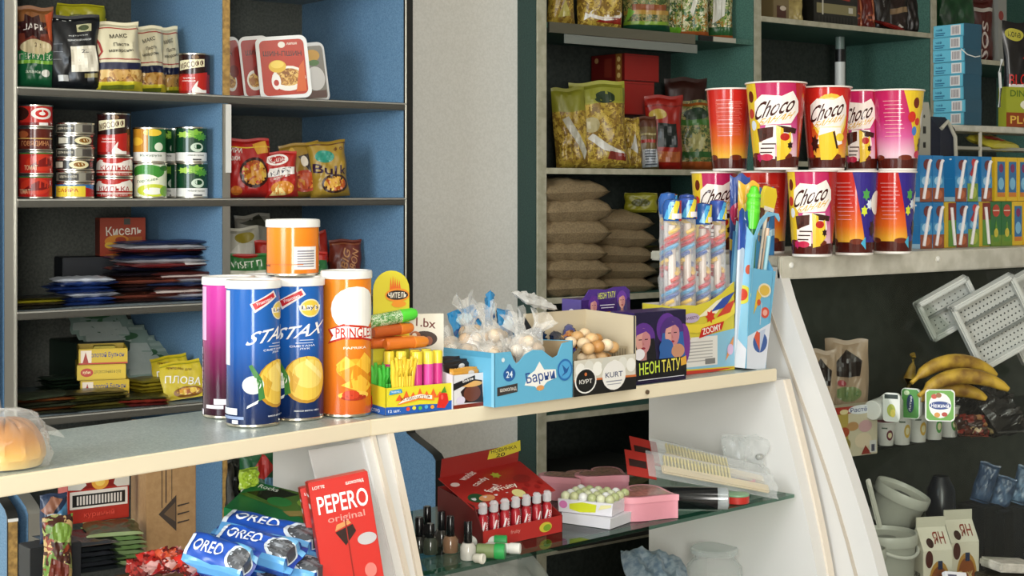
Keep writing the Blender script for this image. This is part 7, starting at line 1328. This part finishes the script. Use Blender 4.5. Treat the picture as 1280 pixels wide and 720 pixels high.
# ---- floor of the showcase
ZF = .5906
def ond(px, Z): q = atZ(px, 240, Z); q.z = ZF; return q
def bucket(q, R, H, l, rot=(0, 0, 0), key='#a9aaa0', fill='#2a2c2a', handle=False, white=.25):
    g = G(); g.lathe([(R*.82, 0), (R*.84, .002), (R*.97, H-.02)], key, .3, 36); g.lathe([(R*1.03, H-.022), (R*1.05, H-.020), (R*1.05, H-.004), (R*1.03, H), (R*.97, H), (R*.95, H-.008), (.001, H-.012)], '#bfc0b6', .35, 36)
    g.lathe([(R*.9, H-.0105), (.001, H-.0108)], fill, .3, 36, caps=False)
    o = g.build('plastic_bucket', None, q, rot); T(o, l, 'bucket')
    if handle: G().tube([(R*1.06*math.cos(PI*i/12), -R*1.06*math.sin(PI*i/12)*.9-.004, H-.012-.5*R*math.sin(PI*i/12)) for i in range(13)], .0035, '#d0d0c8', .4, 8).build('handle', o)
    return o
KB = ('n', '#6f7068', '#8a8b80', 40)
bucket(Vector((*ond(1108, 3.02).xy, ZF)), .058, .205, 'pale lidded bucket standing in front at the lower left of the showcase', handle=True, fill=('n', '#6f726a', '#8a8c82', 40))
bucket(Vector((*ond(1083, 2.93).xy, ZF)), .036, .195, 'small clear bucket squeezed against the white end panel', fill='#8a8c84')
o = bucket(Vector((*ond(1112, 3.13).xy, ZF+.198)), .055, .078, 'round bucket tipped toward us with a dark speckled lid', (.32, .22, 0), fill=('n', '#1c1f22', '#4a4c4a', 40))
T(G().lathe([(.045, 0), (.05, .002), (.05, .196)], '#3a3c38', .5, 30).build('dark_tub', None, Vector((*ond(1112, 3.13).xy, ZF)) + Vector((.0, .0, 0))), 'dark tub beneath the tipped bucket', 'tub')
o = G().box(0, 0, 0, .011, .005, .10, '#c4c4ba', .4, .002).build('white_strip', None, pk(1100, 660, 2.93), (0, -.28, -.3)); T(o, 'white plastic strip sticking up between the buckets', 'strip')
def carton(px, Z, l, rz_):
    q = ond(px, Z); W_ = .062; Hb = .172; Hr = .214; Ht = .2
    g = G().box(0, 0, 0, W_, W_, Hb, '#d9d2bf', .35, .001)
    g.add([(-W_/2, -W_/2, Hb), (W_/2, -W_/2, Hb), (W_/2, W_/2, Hb), (-W_/2, W_/2, Hb), (-W_/2, 0, Hr), (W_/2, 0, Hr)], [(0, 1, 5, 4), (2, 3, 4, 5), (1, 2, 5), (3, 0, 4)], '#dcd6c4', .35)
    g.box(0, 0, Hr-.002, W_, .003, .02, '#c9c4b2', .4)
    ar = [('e', .05, .62, .36, .26, '#b5863a'), ('e', .05, .62, .30, .2, '#8a4a20'), ('t', 'Ряж', .02, .62, .5, .12, '#c9b07c', 4), ('t', 'енка', .06, .50, .4, .08, '#c9482c', 4), ('r', .0, .78, .16, .88, '#1c2a4a'), ('e', -.3, .9, .13, .1, '#4a1c14'), ('r', -.5, 0, .5, .1, '#a3541f'), ('e', -.3, .15, .12, .1, '#7c2a1c')]
    g.art(Sfront(W_, W_, Hb), ar, rough=.3); g.art(Sleft(W_, W_, Hb), [('r', -.5, 0, .5, .2, '#8a2c20'), ('e', 0, .35, .3, .12, '#c98a3c'), ('t', 'нова', 0, .7, .6, .06, '#3a3a30')], rough=.3)
    sl = math.hypot(W_/2, Hr-Hb)
    g.art(lambda u, v, o_: (u*W_, -W_/2*(1-v)-o_, Hb+(Hr-Hb)*v+o_*.6), [('t', 'ЯН', .15, .5, .4, .5, '#8a2f1c'), ('e', -.2, .3, .12, .2, '#3a1c14')], rough=.3)
    T(g.build('milk_carton', None, q, rz_), l, 'milk carton')
carton(1163, 3.03, 'gable topped milk carton with brown oval, left of the pair', -.45); carton(1197, 3.10, 'gable topped milk carton with brown oval, right of the pair', -.45)
q = pk(1176, 660, 3.22); q.z = ZF; H = hat(q, 595)
T(G().lathe([(.03, 0), (.031, .004), (.032, H*.7), (.029, H*.9), (.016, H)], '#0a0f1c', .3, 28).build('dark_bottle', None, q), 'dark navy rounded bottle behind the milk cartons', 'bottle')
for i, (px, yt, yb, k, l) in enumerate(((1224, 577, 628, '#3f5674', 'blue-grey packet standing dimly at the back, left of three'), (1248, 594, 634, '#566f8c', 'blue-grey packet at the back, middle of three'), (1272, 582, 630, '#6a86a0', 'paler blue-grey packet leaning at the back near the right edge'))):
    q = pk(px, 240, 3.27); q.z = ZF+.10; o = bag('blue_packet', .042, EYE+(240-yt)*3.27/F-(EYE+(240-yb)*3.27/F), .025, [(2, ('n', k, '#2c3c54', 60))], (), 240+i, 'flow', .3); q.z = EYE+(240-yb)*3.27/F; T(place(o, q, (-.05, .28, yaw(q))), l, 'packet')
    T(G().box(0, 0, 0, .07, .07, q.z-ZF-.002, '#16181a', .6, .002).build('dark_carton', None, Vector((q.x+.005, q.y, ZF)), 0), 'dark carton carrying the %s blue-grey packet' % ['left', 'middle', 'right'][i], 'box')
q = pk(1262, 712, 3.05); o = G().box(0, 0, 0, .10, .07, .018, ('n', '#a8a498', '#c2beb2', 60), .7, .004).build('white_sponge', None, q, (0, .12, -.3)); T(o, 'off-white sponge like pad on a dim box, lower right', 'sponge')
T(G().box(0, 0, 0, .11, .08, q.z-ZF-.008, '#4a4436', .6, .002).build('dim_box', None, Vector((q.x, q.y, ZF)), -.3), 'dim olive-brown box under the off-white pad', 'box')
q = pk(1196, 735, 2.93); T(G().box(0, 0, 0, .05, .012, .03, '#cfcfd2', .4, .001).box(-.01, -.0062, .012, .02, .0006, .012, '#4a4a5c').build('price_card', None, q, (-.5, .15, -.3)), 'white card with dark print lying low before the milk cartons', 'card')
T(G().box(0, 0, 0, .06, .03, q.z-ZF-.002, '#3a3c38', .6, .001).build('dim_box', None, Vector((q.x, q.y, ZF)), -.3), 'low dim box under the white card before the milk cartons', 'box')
